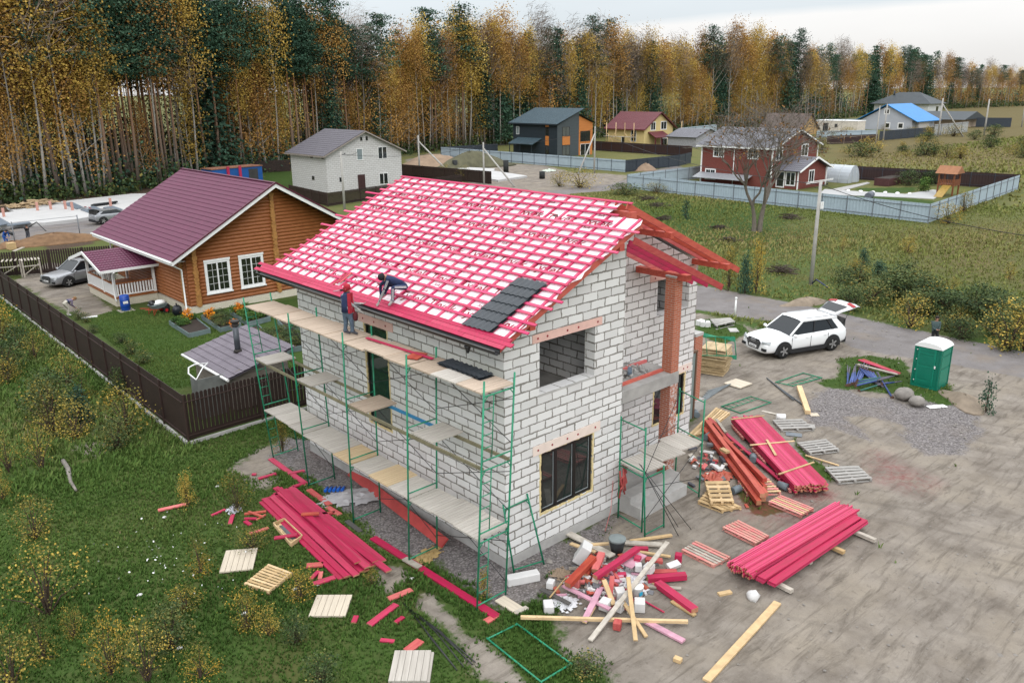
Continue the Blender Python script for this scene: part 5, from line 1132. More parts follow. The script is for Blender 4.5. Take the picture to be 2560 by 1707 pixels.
p = G(None,1862,655); o = MB().path([(0,0,0),(-.25,-.5,.5),(-.7,-1.6,.2)], .05, 6).build('cable_loop', mat('dark blue cable',(.03,.04,.09),.5), None); o.location = p+V((0,0,.02)); tag(o, 'dark blue cable lying at the foot of the tall power pole', 'cable')
MB().box(-.02,.22,-.26,-.14,5.3,5.75).build('meter_box', WHITEP, [o for o in bpy.data.objects if o.name.startswith('power_pole')][0])
T2 = pole('concrete pole with a strut before the dark modern house', 88.7, 76.5, 7.4, (84.2,76.0)); T3 = pole('slim concrete pole with a strut right of the white block house', 66.1, 93.9, 6.4, (67.5,86.5))
s_ = G('B',985,1262); T4 = pole('concrete pole with a strut just above the pink roof ridge', s_.x, s_.y, 6.0, (s_.x+1.0,s_.y-5.5)); T5 = pole('concrete pole before the white block house corner', 36.1, 67.7, 6.7)
s_ = G('A',1512,1190); T6 = pole('pair of pale poles behind the log house roof', s_.x, s_.y, 6.0, (s_.x+2,s_.y+.5), .2, False)
T7 = pole('first of the pale poles by the road far right', 177.4, 70.3, 9.0); pole('brownish pole beside the graphite fence far right', 195.2, 76.5, 9.0, None, .2); pole('double pole before the light grey fence far right', 223.5, 74.4, 10, (229,70), .25); pole('lone pale pole in the far field', 237.5, 67.7, 9.6, None, .25); s_ = G('C',2335,870); pole('pale pole at the right edge of the view', s_.x, s_.y, 9.5, None, .22)
WIREM = mat('black cable', (.015,.015,.018), .5)
def wire(label, a, b_, sag, r=.022):
    a, b_ = V(a), V(b_); pts = [lerp(a,b_,i/24)-V((0,0,sag*4*(i/24)*(1-i/24))) for i in range(25)]; tag(MB().path([p-a for p in pts], r, 5).build('overhead_cable', WIREM, None), label, 'cable', 'overhead cables').location = a
wire('overhead cable from the tall roadside pole to the pole by the dark house', T1, T2, 1.2); wire('overhead cable from the tall roadside pole out of the view at the right', T1, G(None,2500,560,5.5), .5)
wire('overhead cable from the pole above the pink ridge to the dark house pole', T4, T2, .8); wire('overhead cable from the pole above the pink ridge towards the block house pole', T4, T5, .8); wire('overhead cable from the corner pole to the white block house gable', T5, (49,84.7,5.2), .3)
# ---------------------------------------------------------------- vegetation
vs_ = np.random.RandomState(17)
def leafmat(name, stops, tr=.0):
    m, n, b = nt(name); a = N(n, 'Attribute', attribute_name='tint'); oi = N(n, 'ObjectInfo')
    f = math_(n, 'ADD', a.outputs['Fac'], math_(n, 'MULTIPLY_ADD', oi.outputs['Random'], .42, -.21)); cr = N(n, 'ValToRGB'); L(n, f, cr.inputs[0]); e = cr.color_ramp.elements
    while len(e) < len(stops): e.new(.5)
    for x, (p, c) in zip(e, stops): x.position = p; x.color = (*c, 1)
    L(n, cr.outputs[0], b.inputs['Base Color']); b.inputs['Roughness'].default_value = .75; b.inputs['Specular IOR Level'].default_value = .2
    return m
LM = {'gold': leafmat('golden leaves', [(0,(.16,.10,.02)),(.35,(.36,.235,.05)),(.7,(.52,.355,.075)),(1,(.60,.45,.13))]),
      'orange': leafmat('rust orange leaves', [(0,(.14,.07,.025)),(.4,(.29,.150,.042)),(.75,(.41,.235,.062)),(1,(.50,.32,.10))]),
      'pine': leafmat('pine needles', [(0,(.014,.036,.024)),(.5,(.034,.080,.050)),(1,(.07,.13,.075))]),
      'spruce': leafmat('spruce needles', [(0,(.008,.020,.016)),(.6,(.020,.042,.032)),(1,(.04,.065,.045))]),
      'olive': leafmat('olive yellow leaves', [(0,(.045,.055,.018)),(.4,(.12,.12,.03)),(.7,(.26,.20,.035)),(1,(.44,.27,.04))]),
      'green': leafmat('dull green leaves', [(0,(.022,.040,.016)),(.5,(.050,.082,.028)),(.85,(.11,.13,.04)),(1,(.24,.19,.05))]),
      'fresh': leafmat('fresh green leaves', [(0,(.02,.05,.012)),(.6,(.06,.13,.025)),(1,(.16,.22,.05))]),
      'yb': leafmat('yellow bush leaves', [(0,(.05,.055,.016)),(.35,(.17,.155,.038)),(.65,(.37,.265,.05)),(1,(.50,.36,.08))]),
      'twig': leafmat('bare twigs', [(0,(.10,.075,.055)),(1,(.24,.19,.155))]), 'marigold': leafmat('marigold flowers', [(0,(.5,.10,.01)),(1,(.75,.33,.02))])}
BIRCHB = mat('birch bark', (.36,.335,.30), .8, .3, 2.2, (6,6,.9), col2=(.16,.145,.13)); 
def pinebark():
    m, n, b = nt('pine bark'); z = N(n, 'SeparateXYZ'); t = N(n, 'TexCoord'); L(n, t.outputs['Object'], z.inputs[0])
    c = mix(n, ramp(n, z.outputs[2], 3, 14), (.15,.115,.09), (.33,.16,.075)); c = mix(n, .6, c, mix(n, noise(n, mapped(n,(4,4,.8)), 3, 4), (.45,.45,.45), (1.1,1.1,1.1)), 'MULTIPLY'); L(n, c, b.inputs['Base Color']); b.inputs['Roughness'].default_value = .9; return m
PINEB = pinebark(); GREYB = mat('grey bark', (.17,.145,.12), .9, .35, 3, (4,4,.8)); BROWNB = mat('brown stem', (.075,.05,.035), .9, .3, 5)
def quads(C, size, flat=0.0, droop=0.0):
    n_ = len(C); a = vs_.normal(size=(n_,3)); a[:,2] *= (1-flat); a /= np.linalg.norm(a,axis=1)[:,None]+1e-9; b_ = vs_.normal(size=(n_,3)); b_[:,2] = b_[:,2]*(1-flat)-droop
    b_ -= a*(a*b_).sum(1)[:,None]; b_ /= np.linalg.norm(b_,axis=1)[:,None]+1e-9; s = (size*vs_.uniform(.55,1.3,n_))[:,None]
    a = a*s*.5; b_ = b_*s*.62
    return np.stack([C-a*.35-b_, C+a-b_*.1, C+a*.3+b_, C-a+b_*.15],1).reshape(-1,3), np.arange(n_*4).reshape(-1,4)
def clusters(cs, rad, per, stretch=(1,1,1)):
    cs = np.asarray(cs); rad = np.broadcast_to(np.asarray(rad, float), (len(cs),)); P = np.repeat(cs, per, 0); d = vs_.normal(size=P.shape)*np.asarray(stretch)
    return P + d*np.repeat(rad, per)[:,None]*.5, np.repeat(np.clip(vs_.normal(.5,.2,len(cs)),0,1), per)
class TMesh: pass
PROTO = {}
def proto(key, name, trunk_mb, bark, C, tint, size, lm, flat=0., droop=0., tv=.2):
    "a tree kind: trunk mesh + crown mesh, kept as data and used by every copy"
    v, f = quads(C, size, flat, droop); t = np.clip(tint+vs_.uniform(-tv,tv,len(C)),0,1)
    me = bpy.data.meshes.new(name+'_crown'); o = numpy_mesh('crown', v, f, LM[lm], None, t); me2 = o.data; COL.objects.unlink(o); bpy.data.objects.remove(o)
    tm = trunk_mb.mesh(name+'_trunk'); tm.materials.append(bark); bpy.data.meshes.remove(me)
    PROTO[key] = (name, tm, me2, (v, f, t), lm)
def plant(key, label, cat, x, y, s, sz=None, rz=None, group=None, z=0.0, parts=('trunk','crown'), nm=None):
    name, tm, cm, _, _ = PROTO[key]; t = thing(nm or name, label, cat, (x,y,z), vs_.uniform(0,6.28) if rz is None else rz, group); t.scale = (s,s,sz or s)
    for me, pn in ((tm,parts[0]),(cm,parts[1])): o = bpy.data.objects.new(pn, me); COL.objects.link(o); o.parent = t
    return t
def trunk(h, r, limbs, bend=.02, z0=.35, ln=.14, up=.7, n=6, seed=0):
    rr = random.Random(seed); mb = MB(); pts = []; bx, by = rr.uniform(-bend,bend), rr.uniform(-bend,bend)
    for i in range(7): t = i/6; pts.append(V((bx*h*math.sin(t*2.5), by*h*math.sin(t*3), h*t)))
    mb.path(pts, [r*(1-.93*i/6)*(1.25 if i == 0 else 1) for i in range(7)], n)
    ends = []
    for k in range(limbs):
        t = z0+(1-z0)*(k+.3)/limbs; j = min(5,int(t*6)); p = lerp(pts[j],pts[j+1],t*6-j); a = k*2.4+rr.uniform(-.5,.5); l_ = h*ln*(1.15-t)*rr.uniform(.7,1.3)
        m1 = p+V((math.cos(a)*l_*.5, math.sin(a)*l_*.5, l_*.5*up)); e = p+V((math.cos(a)*l_, math.sin(a)*l_, l_*up)); rr_ = r*(1-t)*.45+.012; mb.path([p,m1,e],[rr_,rr_*.7,rr_*.25],4,False); ends.append(e)
    return mb, pts, ends
# birches (height 20 at scale 1)
for i in range(4):
    h = 20; mb, pts, ends = trunk(h, .125, 13, .025, .50+.04*(i%2), .17, 1.3, 6, i); cs = []; 
    for e in ends: cs += [e, e+V((vs_.normal(0,.5),vs_.normal(0,.5),-.5)), e+V((vs_.normal(0,.5),vs_.normal(0,.5),.6))]
    cs = [e for e in ends]; lo = .48+.06*(i%2)
    for k in range(26): u = vs_.uniform(0,1); t = lo+(1-lo)*u; r = .35+2.5*math.sin(min(1,(1.06-u)*.95)*1.57)**.9*(.35+.65*min(1,u*3.2)); a = vs_.uniform(0,6.28); q = r*vs_.uniform(.35,1); cs.append((pts[6].x*t+math.cos(a)*q, pts[6].y*t+math.sin(a)*q, h*t))
    C, t = clusters(cs, vs_.uniform(1.0,2.0,len(cs)), 105, (.9,.9,1.35)); proto(f'birch{i}', 'birch', mb, BIRCHB, C, .5+(t-.5)*.8, .165, 'gold' if i % 2 == 0 else 'orange', 0, .5, .09)
for i in range(3):      # lower full birches in rusty leaf (height 12)
    h = 12; mb, pts, ends = trunk(h, .11, 14, .03, .14, .2, .9, 6, 20+i); cs = [e+V((0,0,d)) for e in ends for d in (-.5,.2)]
    for k in range(26): t = vs_.uniform(.2,1); r = .25+1.5*math.sin(min(1,(1.08-t))*1.5); cs.append((vs_.normal(0,r*.6),vs_.normal(0,r*.6),h*t))
    C, t = clusters(cs, vs_.uniform(.7,1.4,len(cs)), 62, (1,1,1.5)); proto(f'low{i}', 'birch', mb, BIRCHB, C, .5+(t-.5)*.8, .14, ('orange','orange','gold')[i], 0, .5, .1)
for i in range(3):      # leafless grey trees (height 21)
    h = 21; mb, pts, ends = trunk(h, .16, 18, .03, .38, .2, 1.8, 6, 40+i); cs = []
    for e in ends:
        for q in range(7): cs.append(e+V((vs_.normal(0,.8),vs_.normal(0,.8),vs_.normal(.3,1.0))))
    C, t = clusters(cs, 1.5, 9, (1,1,1.4)); v, f = quads(C, .75, 0, -.6); v = v.reshape(-1,4,3); mid = v.mean(1, keepdims=True); ax = v[:,2:3]-v[:,0:1]; v2 = np.concatenate([mid-ax*.9, mid-ax*.3+ .02, mid+ax*.9, mid-ax*.2-.02],1)
    o = numpy_mesh('crown', v2.reshape(-1,3), f, LM['twig'], None, vs_.uniform(0,1,len(f))); cm = o.data; COL.objects.unlink(o); bpy.data.objects.remove(o); tm = mb.mesh('t'); tm.materials.append(GREYB if i else BIRCHB); PROTO[f'bare{i}'] = ('bare_tree', tm, cm, (v2.reshape(-1,3), f, vs_.uniform(0,1,len(f))), 'twig')
for i in range(3):      # pines (height 24)
    h = 24; mb, pts, ends = trunk(h, .19, 15, .012, .58, .14, .25, 7, 60+i); cs = []
    for e in ends: cs += [e, e+V((vs_.normal(0,.5),vs_.normal(0,.5),.2)), lerp(e,V((0,0,e.z)),.45)]
    for k in range(14): t = vs_.uniform(.62,1); r = .4+2.3*math.sin(min(1,(1.1-t)*1.9)*1.5); a = vs_.uniform(0,6.28); cs.append((math.cos(a)*r*.7, math.sin(a)*r*.7, h*t))
    C, t = clusters(cs, vs_.uniform(1.0,1.8,len(cs)), 50, (1,1,.42)); proto(f'pine{i}', 'pine', mb, PINEB, C, t*.7+.2, .23, 'pine', .2, 0, .1)
for i in range(2):      # spruces (height 18)
    h = 18; mb, pts, ends = trunk(h, .18, 4, .005, .2, .1, -.1, 6, 80+i); cs = []; z = 1.6 if i else 4.0
    while z < h*.99:
        r = (h-z)/h*(3.3 if i else 2.6)+.12; k = max(3,int(r*5))
        for q in range(k): a = 6.28*q/k+vs_.uniform(-.3,.3); rr_ = r*vs_.uniform(.55,1.05); cs += [(math.cos(a)*rr_, math.sin(a)*rr_, z-rr_*.28), (math.cos(a)*rr_*.5, math.sin(a)*rr_*.5, z)]
        z += .55+.25*vs_.uniform()
    C, t = clusters(cs, .75, 14, (1,1,.5)); proto(f'spruce{i}', 'spruce', mb, GREYB, C, t*.8+.1, .27, 'pine', .3, .2, .1)
# the forest edge
def ip(x, tab): return float(np.interp(x, [p[0] for p in tab], [p[1] for p in tab]))
YB = [(-200,472),(0,468),(250,450),(430,420),(700,385),(900,358),(1100,338),(1300,323),(1600,303),(1850,286),(2000,264),(2150,252),(2500,238)]
YT = [(-200,-60),(280,-45),(560,-15),(700,12),(900,62),(1050,45),(1300,62),(1500,85),(1620,78),(1740,60),(1850,95),(1950,120),(2060,105),(2150,125),(2250,148),(2500,168)]
SECT = [(260,'left of the log house'),(470,'behind the log house roof'),(640,'above the blue container'),(930,'behind the white block house'),(1170,'between block house and dark house'),(1380,'behind the dark modern house'),(1600,'behind the yellow house'),(1880,'behind the red brick house'),(2170,'behind the blue roofed house'),(9999,'furthest right on the skyline')]
KP = {'birch0':'tall thin golden birch','birch1':'tall rusty orange birch','birch2':'tall thin golden birch','birch3':'tall rusty orange birch','low':'lower birch in full rusty leaf','low2':'lower birch in full golden leaf','bare':'leafless grey tree','pine':'tall pine with bare orange trunk','spruce':'dark green spruce'}
def sector(x): return next(s for l, s in SECT if x < l)
def edge_pt(dx, depth):
    yb = ip(dx, YB); p = G(None, dx, yb); d = V((p.x-CAM.x, p.y-CAM.y, 0)); ln = d.length; d.normalize(); p = p+d*depth; return p, yb, ln, (ln+depth)
def kind_at(dx, rr):
    w_ = {'birch':3,'low':2.4,'bare':1.6,'pine':1.2,'spruce':.5}
    if dx < 270: w_ = {'birch':6,'low':.9,'bare':1.0,'pine':.4,'spruce':.02}
    elif dx < 480: w_ = {'birch':1.2,'low':1.0,'bare':.8,'pine':6,'spruce':.05}
    elif dx < 700: w_ = {'birch':1.6,'low':2.4,'bare':1.5,'pine':3.4,'spruce':.1}
    elif dx < 930: w_ = {'birch':2.4,'low':3,'bare':1.3,'pine':2.2,'spruce':1.2}
    elif dx < 1780: w_ = {'birch':6,'low':2.4,'bare':1.8,'pine':.9,'spruce':.5}
    elif dx < 2150: w_ = {'birch':3.5,'low':2,'bare':1.5,'pine':1.6,'spruce':2.6}
    else: w_ = {'birch':3.5,'low':2.5,'bare':2.5,'pine':.8,'spruce':.5}
    k = rr.choices(list(w_), list(w_.values()))[0]; return k+str(rr.randrange({'birch':4,'low':3,'bare':3,'pine':3,'spruce':2}[k]))
HP = {'birch':20,'low':12,'bare':21,'pine':24,'spruce':18}
ft = random.Random(33)
def tree_h(dx, rr, key, dfar):
    yb, yt = ip(dx,YB), ip(dx,YT); yh = 207-(dx-1176)*.00984; H = 13.16*(yb-yt)/(yb-yh)*(1.0); base = key.rstrip('0123456789')
    f = {'birch':rr.uniform(.72,1.04),'low':rr.uniform(.38,.70),'bare':rr.uniform(.72,1.0),'pine':rr.uniform(.86,1.12),'spruce':rr.uniform(.7,1.08)}[base]; return H*f/HP[base]
N_EDGE = 290
for i in range(N_EDGE):
    dx = -110+2500*(i+ft.uniform(-.4,.4))/N_EDGE; far = max(1.0, (ip(dx,YB)-200) and 130/(ip(dx,YB)-200)); dep = abs(ft.gauss(0,1))*5*min(5,far*.8)
    p, yb, l0, l1 = edge_pt(dx, dep); key = kind_at(dx, ft); s = tree_h(dx, ft, key, l1)
    kp = KP.get(key) or KP.get(key.rstrip('0123456789')); wid = s*ft.uniform(.9,1.25)
    plant(key, f'{kp} in the forest {sector(dx)}', key.rstrip('0123456789').replace('low','birch').replace('bare','bare tree'), p.x, p.y, wid, s, None, f'{kp} trees {sector(dx)}')
def forest_mass(name, n_, d0, d1, sc, keep, seed):
    rr = random.Random(seed); acc = {}
    for i in range(n_):
        dx = -160+2600*rr.random(); far = max(1.0, 130/(ip(dx,YB)-200)); dep = (d0+(d1-d0)*rr.random())*min(6,far); p, yb, l0, l1 = edge_pt(dx, dep); key = kind_at(dx, rr)
        while dx < 800 and key[:3] == 'low': key = kind_at(dx, rr)
        s = tree_h(dx, rr, key, l1)*sc*(.93+dep*.001); v, f, t = PROTO[key][3]; lm = PROTO[key][4]
        sel = vs_.rand(len(f)) < keep; ff = f[sel]; vv = v[ff.ravel()]; a = rr.uniform(0,6.28); c, s_ = math.cos(a)*s, math.sin(a)*s; big = 1.75; vv = vv.reshape(-1,4,3); mid = vv.mean(1,keepdims=True); vv = (mid+(vv-mid)*big).reshape(-1,3)
        w_ = np.stack([vv[:,0]*c-vv[:,1]*s_+p.x, vv[:,0]*s_+vv[:,1]*c+p.y, vv[:,2]*s],1); acc.setdefault(lm,[]).append((w_, t[sel]))
        tr_ = np.array([[-1,0],[.5,.87],[.5,-.87]])*.085*s; hh = HP[key.rstrip('0123456789')]*s*.93; b3 = [(p.x+x,p.y+y,0) for x,y in tr_]; acc.setdefault('T'+('b' if key[0] in 'bl' else 'p'),[]).append((b3,(p.x,p.y,hh)))
    VV, TT, MI, mats_ = [], [], [], []
    for lm, lst in acc.items():
        mats_.append(GREYB if lm == 'Tb' else PINEB if lm == 'Tp' else LM[lm])
        if lm[0] == 'T':
            for b3, tp in lst:
                for i in range(3): a, c = b3[i], b3[(i+1)%3]; VV.append(np.array([a, c, (tp[0]+.04,tp[1],tp[2]), (tp[0]-.04,tp[1],tp[2])])); TT.append(np.zeros(1)); MI.append(np.full(1,len(mats_)-1))
        else:
            for w_, t in lst: VV.append(w_); TT.append(t); MI.append(np.full(len(t),len(mats_)-1))
    v = np.concatenate(VV); o = numpy_mesh(name, v, np.arange(len(v)).reshape(-1,4), None, None, np.concatenate(TT)); tag(o, kind='stuff')
    for m in mats_: o.data.materials.append(m)
    o.data.polygons.foreach_set('material_index', np.concatenate(MI).astype(np.int32))
forest_mass('forest', 760, 6, 40, .97, .24, 5)
# undergrowth along the edge and behind it
def undergrowth(n_, seed, x0=-150, x1=2450, d0=-1, d1=16, h0=.8, h1=3.6, lm='green'):
    rr = np.random.RandomState(seed); C = []; T = []; sz = []
    for i in range(n_):
        dx = rr.uniform(x0,x1); far = max(1.0, 130/(ip(dx,YB)-200)); p, yb, l0, l1 = edge_pt(dx, rr.uniform(d0,d1)*min(5,far)); h = rr.uniform(h0,h1)*min(2.5,far**.5); k = 26
        C.append(np.stack([rr.normal(p.x,h*.45,k), rr.normal(p.y,h*.45,k), np.abs(rr.normal(h*.45,h*.3,k))],1)); T.append(np.clip(rr.normal(rr.uniform(.1,.7),.15,k),0,1)); sz.append(np.full(k,.38*min(3,far**.6)))
    v, f = quads(np.concatenate(C), np.concatenate(sz)); tag(numpy_mesh('undergrowth', v, f, LM[lm], None, np.concatenate(T)), kind='stuff')
undergrowth(1500, 4); undergrowth(700, 8, -150, 760, 2, 24, 2.5, 7, 'pine'); undergrowth(1000, 9, -150, 760, 30, 52, 6, 13, 'spruce'); undergrowth(900, 10, 700, 1400, 34, 52, 5, 12, 'twig'); undergrowth(1300, 6, 900, 2450, 14, 50, 3, 8, 'orange'); undergrowth(700, 7, 1300, 2450, 20, 60, 4, 9, 'pine')
# bushes (unit size: height 1, width about 1)
def bush_proto(key, n_, per, leaf, lm, seed, cone=False, hollow=.5, name='bush', tint=None):
    rr = random.Random(seed); mb = MB(); cs = []
    for k in range(n_):
        a = 2.4*k; t = rr.random(); r = (.42*(1-t*.75) if cone else .45*math.sin(math.pi*(.12+.8*t)))*rr.uniform(hollow,1); z = .06+.9*t if cone else .08+.86*t; p = V((math.cos(a)*r,math.sin(a)*r,z)); cs.append(p)
        if k % 3 == 0: mb.path([(p.x*.05,p.y*.05,0),(p.x*.4,p.y*.4,z*.6),p],[.012,.009,.003],4,False)
    C, t = clusters(cs, .2, per, (1,1,1)); C[:,2] = np.abs(C[:,2])+.01; tn = t if tint is None else np.clip(t*.4+tint(C),0,1); proto(key, name, mb, BROWNB, C, tn, leaf, lm)
bush_proto('yb0', 44, 24, .030, 'yb', 1); bush_proto('yb1', 42, 20, .024, 'yb', 2, False, .2); bush_proto('yb2', 60, 20, .034, 'yb', 3, True, .3)
low_g = lambda C: np.clip(.75-C[:,2]*.75,0,1)
bush_proto('ol0', 50, 22, .030, 'olive', 4); bush_proto('ol1', 44, 22, .028, 'olive', 5, True, .3, tint=low_g); bush_proto('gr0', 60, 24, .042, 'green', 6); bush_proto('gr1', 48, 20, .045, 'green', 7, False, .3)
bush_proto('sp0', 90, 14, .05, 'pine', 8, True, .2, 'young_spruce'); bush_proto('sp1', 30, 14, .06, 'pine', 9, True, .4, 'young_pine')
bush_proto('fresh', 40, 16, .09, 'fresh', 10); bush_proto('mari', 26, 12, .10, 'marigold', 11, False, .2, 'marigolds')
BP = ('stem','foliage')
def bush(key, k, x, y, h, w_, label, cat='bush', group=None):
    p = G(k, x, y); q_ = .82 if k in 'MI' else 1; return plant(key, label, cat, p.x, p.y, w_*q_, h*q_, None, group, -.02, BP)
for a in [('yb0','M',240,570,1.75,1.75,'broad golden bush high at the left edge of the grass'),('yb1','M',330,1085,2.6,2.7,'large thin golden bush low at the left, biggest on the grass'),('yb0','M',505,1245,1.1,.8,'small golden bush right below the large thin golden bush'),
  ('ol1','M',300,1385,1.6,1.2,'golden green bush near the bottom left corner'),('yb0','M',90,1570,1.9,1.9,'leafy yellow bush in the bottom left corner'),('ol0','M',760,1495,1.9,1.3,'green and gold bush left of the big bush at the bottom'),('yb1','M',1010,1545,2.2,1.7,'big golden bush at the bottom of the grass'),
  ('gr0','M',1175,1325,1.5,1.5,'dull green bush above the big golden bush'),('ol1','M',1375,1525,1.3,1.3,'grey green bush with golden foot near the bottom'),('ol0','M',1270,1062,.9,1.2,'low leafy yellow green bush in the middle of the grass'),('ol1','M',1372,805,1.5,1.1,'pale green bush with a golden foot left of the plank panel'),
  ('ol0','M',1690,1195,1.4,1.3,'olive bush below the slatted pallet'),('yb0','M',1845,1228,1.0,1.0,'round golden bush below the slatted pallet'),('gr1','M',2025,1285,1.1,1.0,'green bush left of the nearest plank panel'),('ol0','M',2050,985,1.1,1.4,'olive bush between pallet and pink offcuts'),
  ('yb2','M',1285,362,1.5,1.0,'lone bright yellow sapling above the salmon board'),('ol0','M',1625,385,1.7,1.3,'olive bush left of the long pink pile'),('ol0','M',1730,635,.8,1.6,'low spreading golden bush left of the wooden tray'),('gr1','M',2200,1560,1.0,1.2,'green tuft at the bottom edge near the panel'),
  ('yb1','I',60,760,1.9,1.5,'golden bush at the left edge under the fence'),('yb1','I',290,745,2.4,1.7,'tall golden bush beside the grey log'),('sp0','I',560,440,1.9,1.6,'young dark pine near the fence corner'),('yb0','I',20,960,1.3,1.0,'golden bush cut by the left edge'),('ol0','I',330,330,1.8,1.5,'olive bush uphill of the grey log'),
  ('gr0','I',820,250,1.7,1.2,'leafy green bush against the fence corner stretch'),('yb2','J',360,770,1.3,.8,'thin yellow sapling inside the far scaffold frame'),('yb2','N',985,985,.9,.5,'small yellow seedling inside the near scaffold frame'),('yb1','N',215,880,.5,.5,'tiny yellow weed at the end of the pink pile'),('gr1','N',1680,1500,.6,1.0,'grassy tuft right of the flat green frame')]: bush(*a)
bf = random.Random(8)
for i in range(26):
    y = 16.5+i*1.15; x = -4.2-bf.uniform(0,5.2); key = bf.choice(['yb0','ol0','ol0','gr0','gr1','yb1','ol1']); h = bf.uniform(1.1,2.3); c = {'y':'golden','o':'olive','g':'green'}[key[0]]
    plant(key, f'{c} bush in the thicket outside the long board fence', 'bush', x, y, h*bf.uniform(.9,1.3), h, None, f'{c} bushes outside the long fence', -.02, BP)
for a in [('yb2','H',330,455,3.0,1.7,'yellow sapling by the road, left of the dark spruce'),('yb2','H',520,475,3.6,1.6,'taller yellow sapling by the road, right of the dark spruce'),('sp0','H',440,470,2.3,1.4,'dark young spruce between two yellow saplings by the road'),('yb0','H',1570,705,1.9,2.6,'yellow green bush on the verge across the road'),('yb0','H',2250,865,2.6,3.4,'big yellow bush on the verge at the right edge'),('ol0','H',2352,860,2.4,2.4,'yellow bush cut by the right edge'),
  ('sp0','H',1250,290,1.3,1.2,'young spruce alone in the wild field'),('sp0','H',1360,350,1.0,1.6,'low young spruce beside the lone one in the field'),('sp1','H',2090,1285,1.6,.9,'pine sapling on the sand right of the toilet'),('sp1','F',1680,405,2.2,1.4,'thin young spruce in the field left of the bare tree'),('yb0','H',1590,400,.9,1.0,'rusty bush in the wild field'),('yb0','H',1870,440,.8,.8,'yellow tuft in the wild field'),('yb0','H',2250,380,1.2,.9,'tall yellow tuft at the right of the wild field'),
  ('yb1','H',1110,190,1.4,.7,'small yellow sapling far in the wild field'),('yb0','H',1560,200,1.4,1.6,'yellow bush far in the wild field'),('yb0','B',1640,1285,2.6,6.0,'wide yellow bush by the sandy track behind the pink ridge'),('ol0','B',1500,1275,2.0,3.5,'olive bush left of the wide yellow bush by the track'),('yb0','B',720,1220,2.2,2.0,'yellow bush before the dark fence, left one'),('yb0','B',850,1240,2.2,2.4,'yellow bush before the dark fence, right one'),
  ('gr0','C',1560,1270,2.2,3.6,'leafy green bush against the chocolate fence'),('gr0','C',1700,1265,2.0,2.8,'right hand green bush against the chocolate fence'),('gr1','C',2000,1275,2.4,1.5,'green bush right of the play tower'),('gr1','C',2090,1275,2.2,1.8,'second green bush right of the play tower'),('fresh','C',1665,1310,1.8,1.8,'pale green bush on the lawn before the fence'),('ol0','C',1830,1530,2.0,3.6,'olive bush outside the fence corner'),('ol0','C',1940,1450,2.2,2.4,'thin bush outside the right hand fence'),
  ('gr0','F',1260,240,1.5,5.0,'overgrown weeds at the fence corner by the track'),('ol0','F',1480,230,1.4,4.0,'weeds along the pale fence in the field'),('yb2','A',460,1245,7.0,3.0,'young yellow birch before the forest at the left'),('yb2','A',1100,1180,4.5,2.0,'yellow sapling before the forest above the log house roof')]: bush(*a)
for i in range(46):
    x = bf.uniform(1080,2352); y = bf.uniform(400,760) if x < 1500 else bf.uniform(420,840); y = 430+(x-1080)*.21+bf.gauss(0,75)
    key = bf.choice(['gr0','gr1','gr0','ol0']); h = bf.uniform(.8,1.7); c = {'g':'green','o':'olive'}[key[0]]; p = G('H',x,y); 
    plant(key, f'{c} bush in the thicket on the far verge of the road', 'bush', p.x, p.y, h*bf.uniform(1.3,2.0), h, None, f'{c} bushes on the far verge', -.02, BP)
for i in range(34):
    x, y = bf.uniform(940,2400), bf.uniform(880,1090); p = G('C',x,y); h = bf.uniform(1.2,3.2); key = bf.choice(['yb0','ol0','ol1','gr0','yb2']); c = {'y':'yellow','o':'olive','g':'green'}[key[0]]
    plant(key, f'{c} scrub bush in the straw field far right', 'bush', p.x, p.y, h*bf.uniform(1.2,2.6), h, None, f'{c} scrub in the straw field', -.02, BP)
# big bare tree in the field
def bare_tree():
    rr = random.Random(9); p0 = G('C',525,1585); t = thing('bare_tree', 'big forked tree with few rusty leaves left, alone in the field', 'tree', p0); mb = MB(); tips = []
    def grow(p, d, ln, r, lv):
        q = p+d*ln; k = 3 if lv < 2 else 2; pts = [p]; 
        for i in range(1,k+1): pts.append(p+d*ln*i/k+V((rr.gauss(0,.05),rr.gauss(0,.05),rr.gauss(0,.03)))*ln*.5)
        mb.path(pts, [r*(1-.38*i/k) for i in range(k+1)], 7 if lv < 2 else 4 if lv < 4 else 3, False); q = pts[-1]
        if lv >= 7: tips.append(q); return
        nb = 3 if lv in (0,1) else rr.choice((2,2,3))
        for b_ in range(nb):
            a = rr.uniform(0,6.28); sp = (.55,.55,.6,.75,.8,.9,.9,.9)[lv]*rr.uniform(.75,1.2); ax = V((math.cos(a),math.sin(a),rr.uniform(-.3,.3))); nd = (d+ax*sp); nd.z += .16 if lv < 3 else -.04; nd.normalize(); grow(q, nd, ln*rr.uniform(.76,.93), max(.017,r*rr.uniform(.52,.66)), lv+1)
        if lv >= 2: tips.append(q)
    grow(V((.2,-.15,0)), V((.07,-.06,1)).normalized(), 2.7, .28, 0); grow(V((-.22,.17,0)), V((-.09,.08,1)).normalized(), 2.5, .25, 0)
    mb.build('trunk', GREYB, t); C, tn = clusters([tuple(q) for q in tips if rr.random() < .12], .35, 3); v, f = quads(C, .16); numpy_mesh('crown', v, f, LM['orange'], t, np.clip(tn*.6,0,1))
bare_tree()
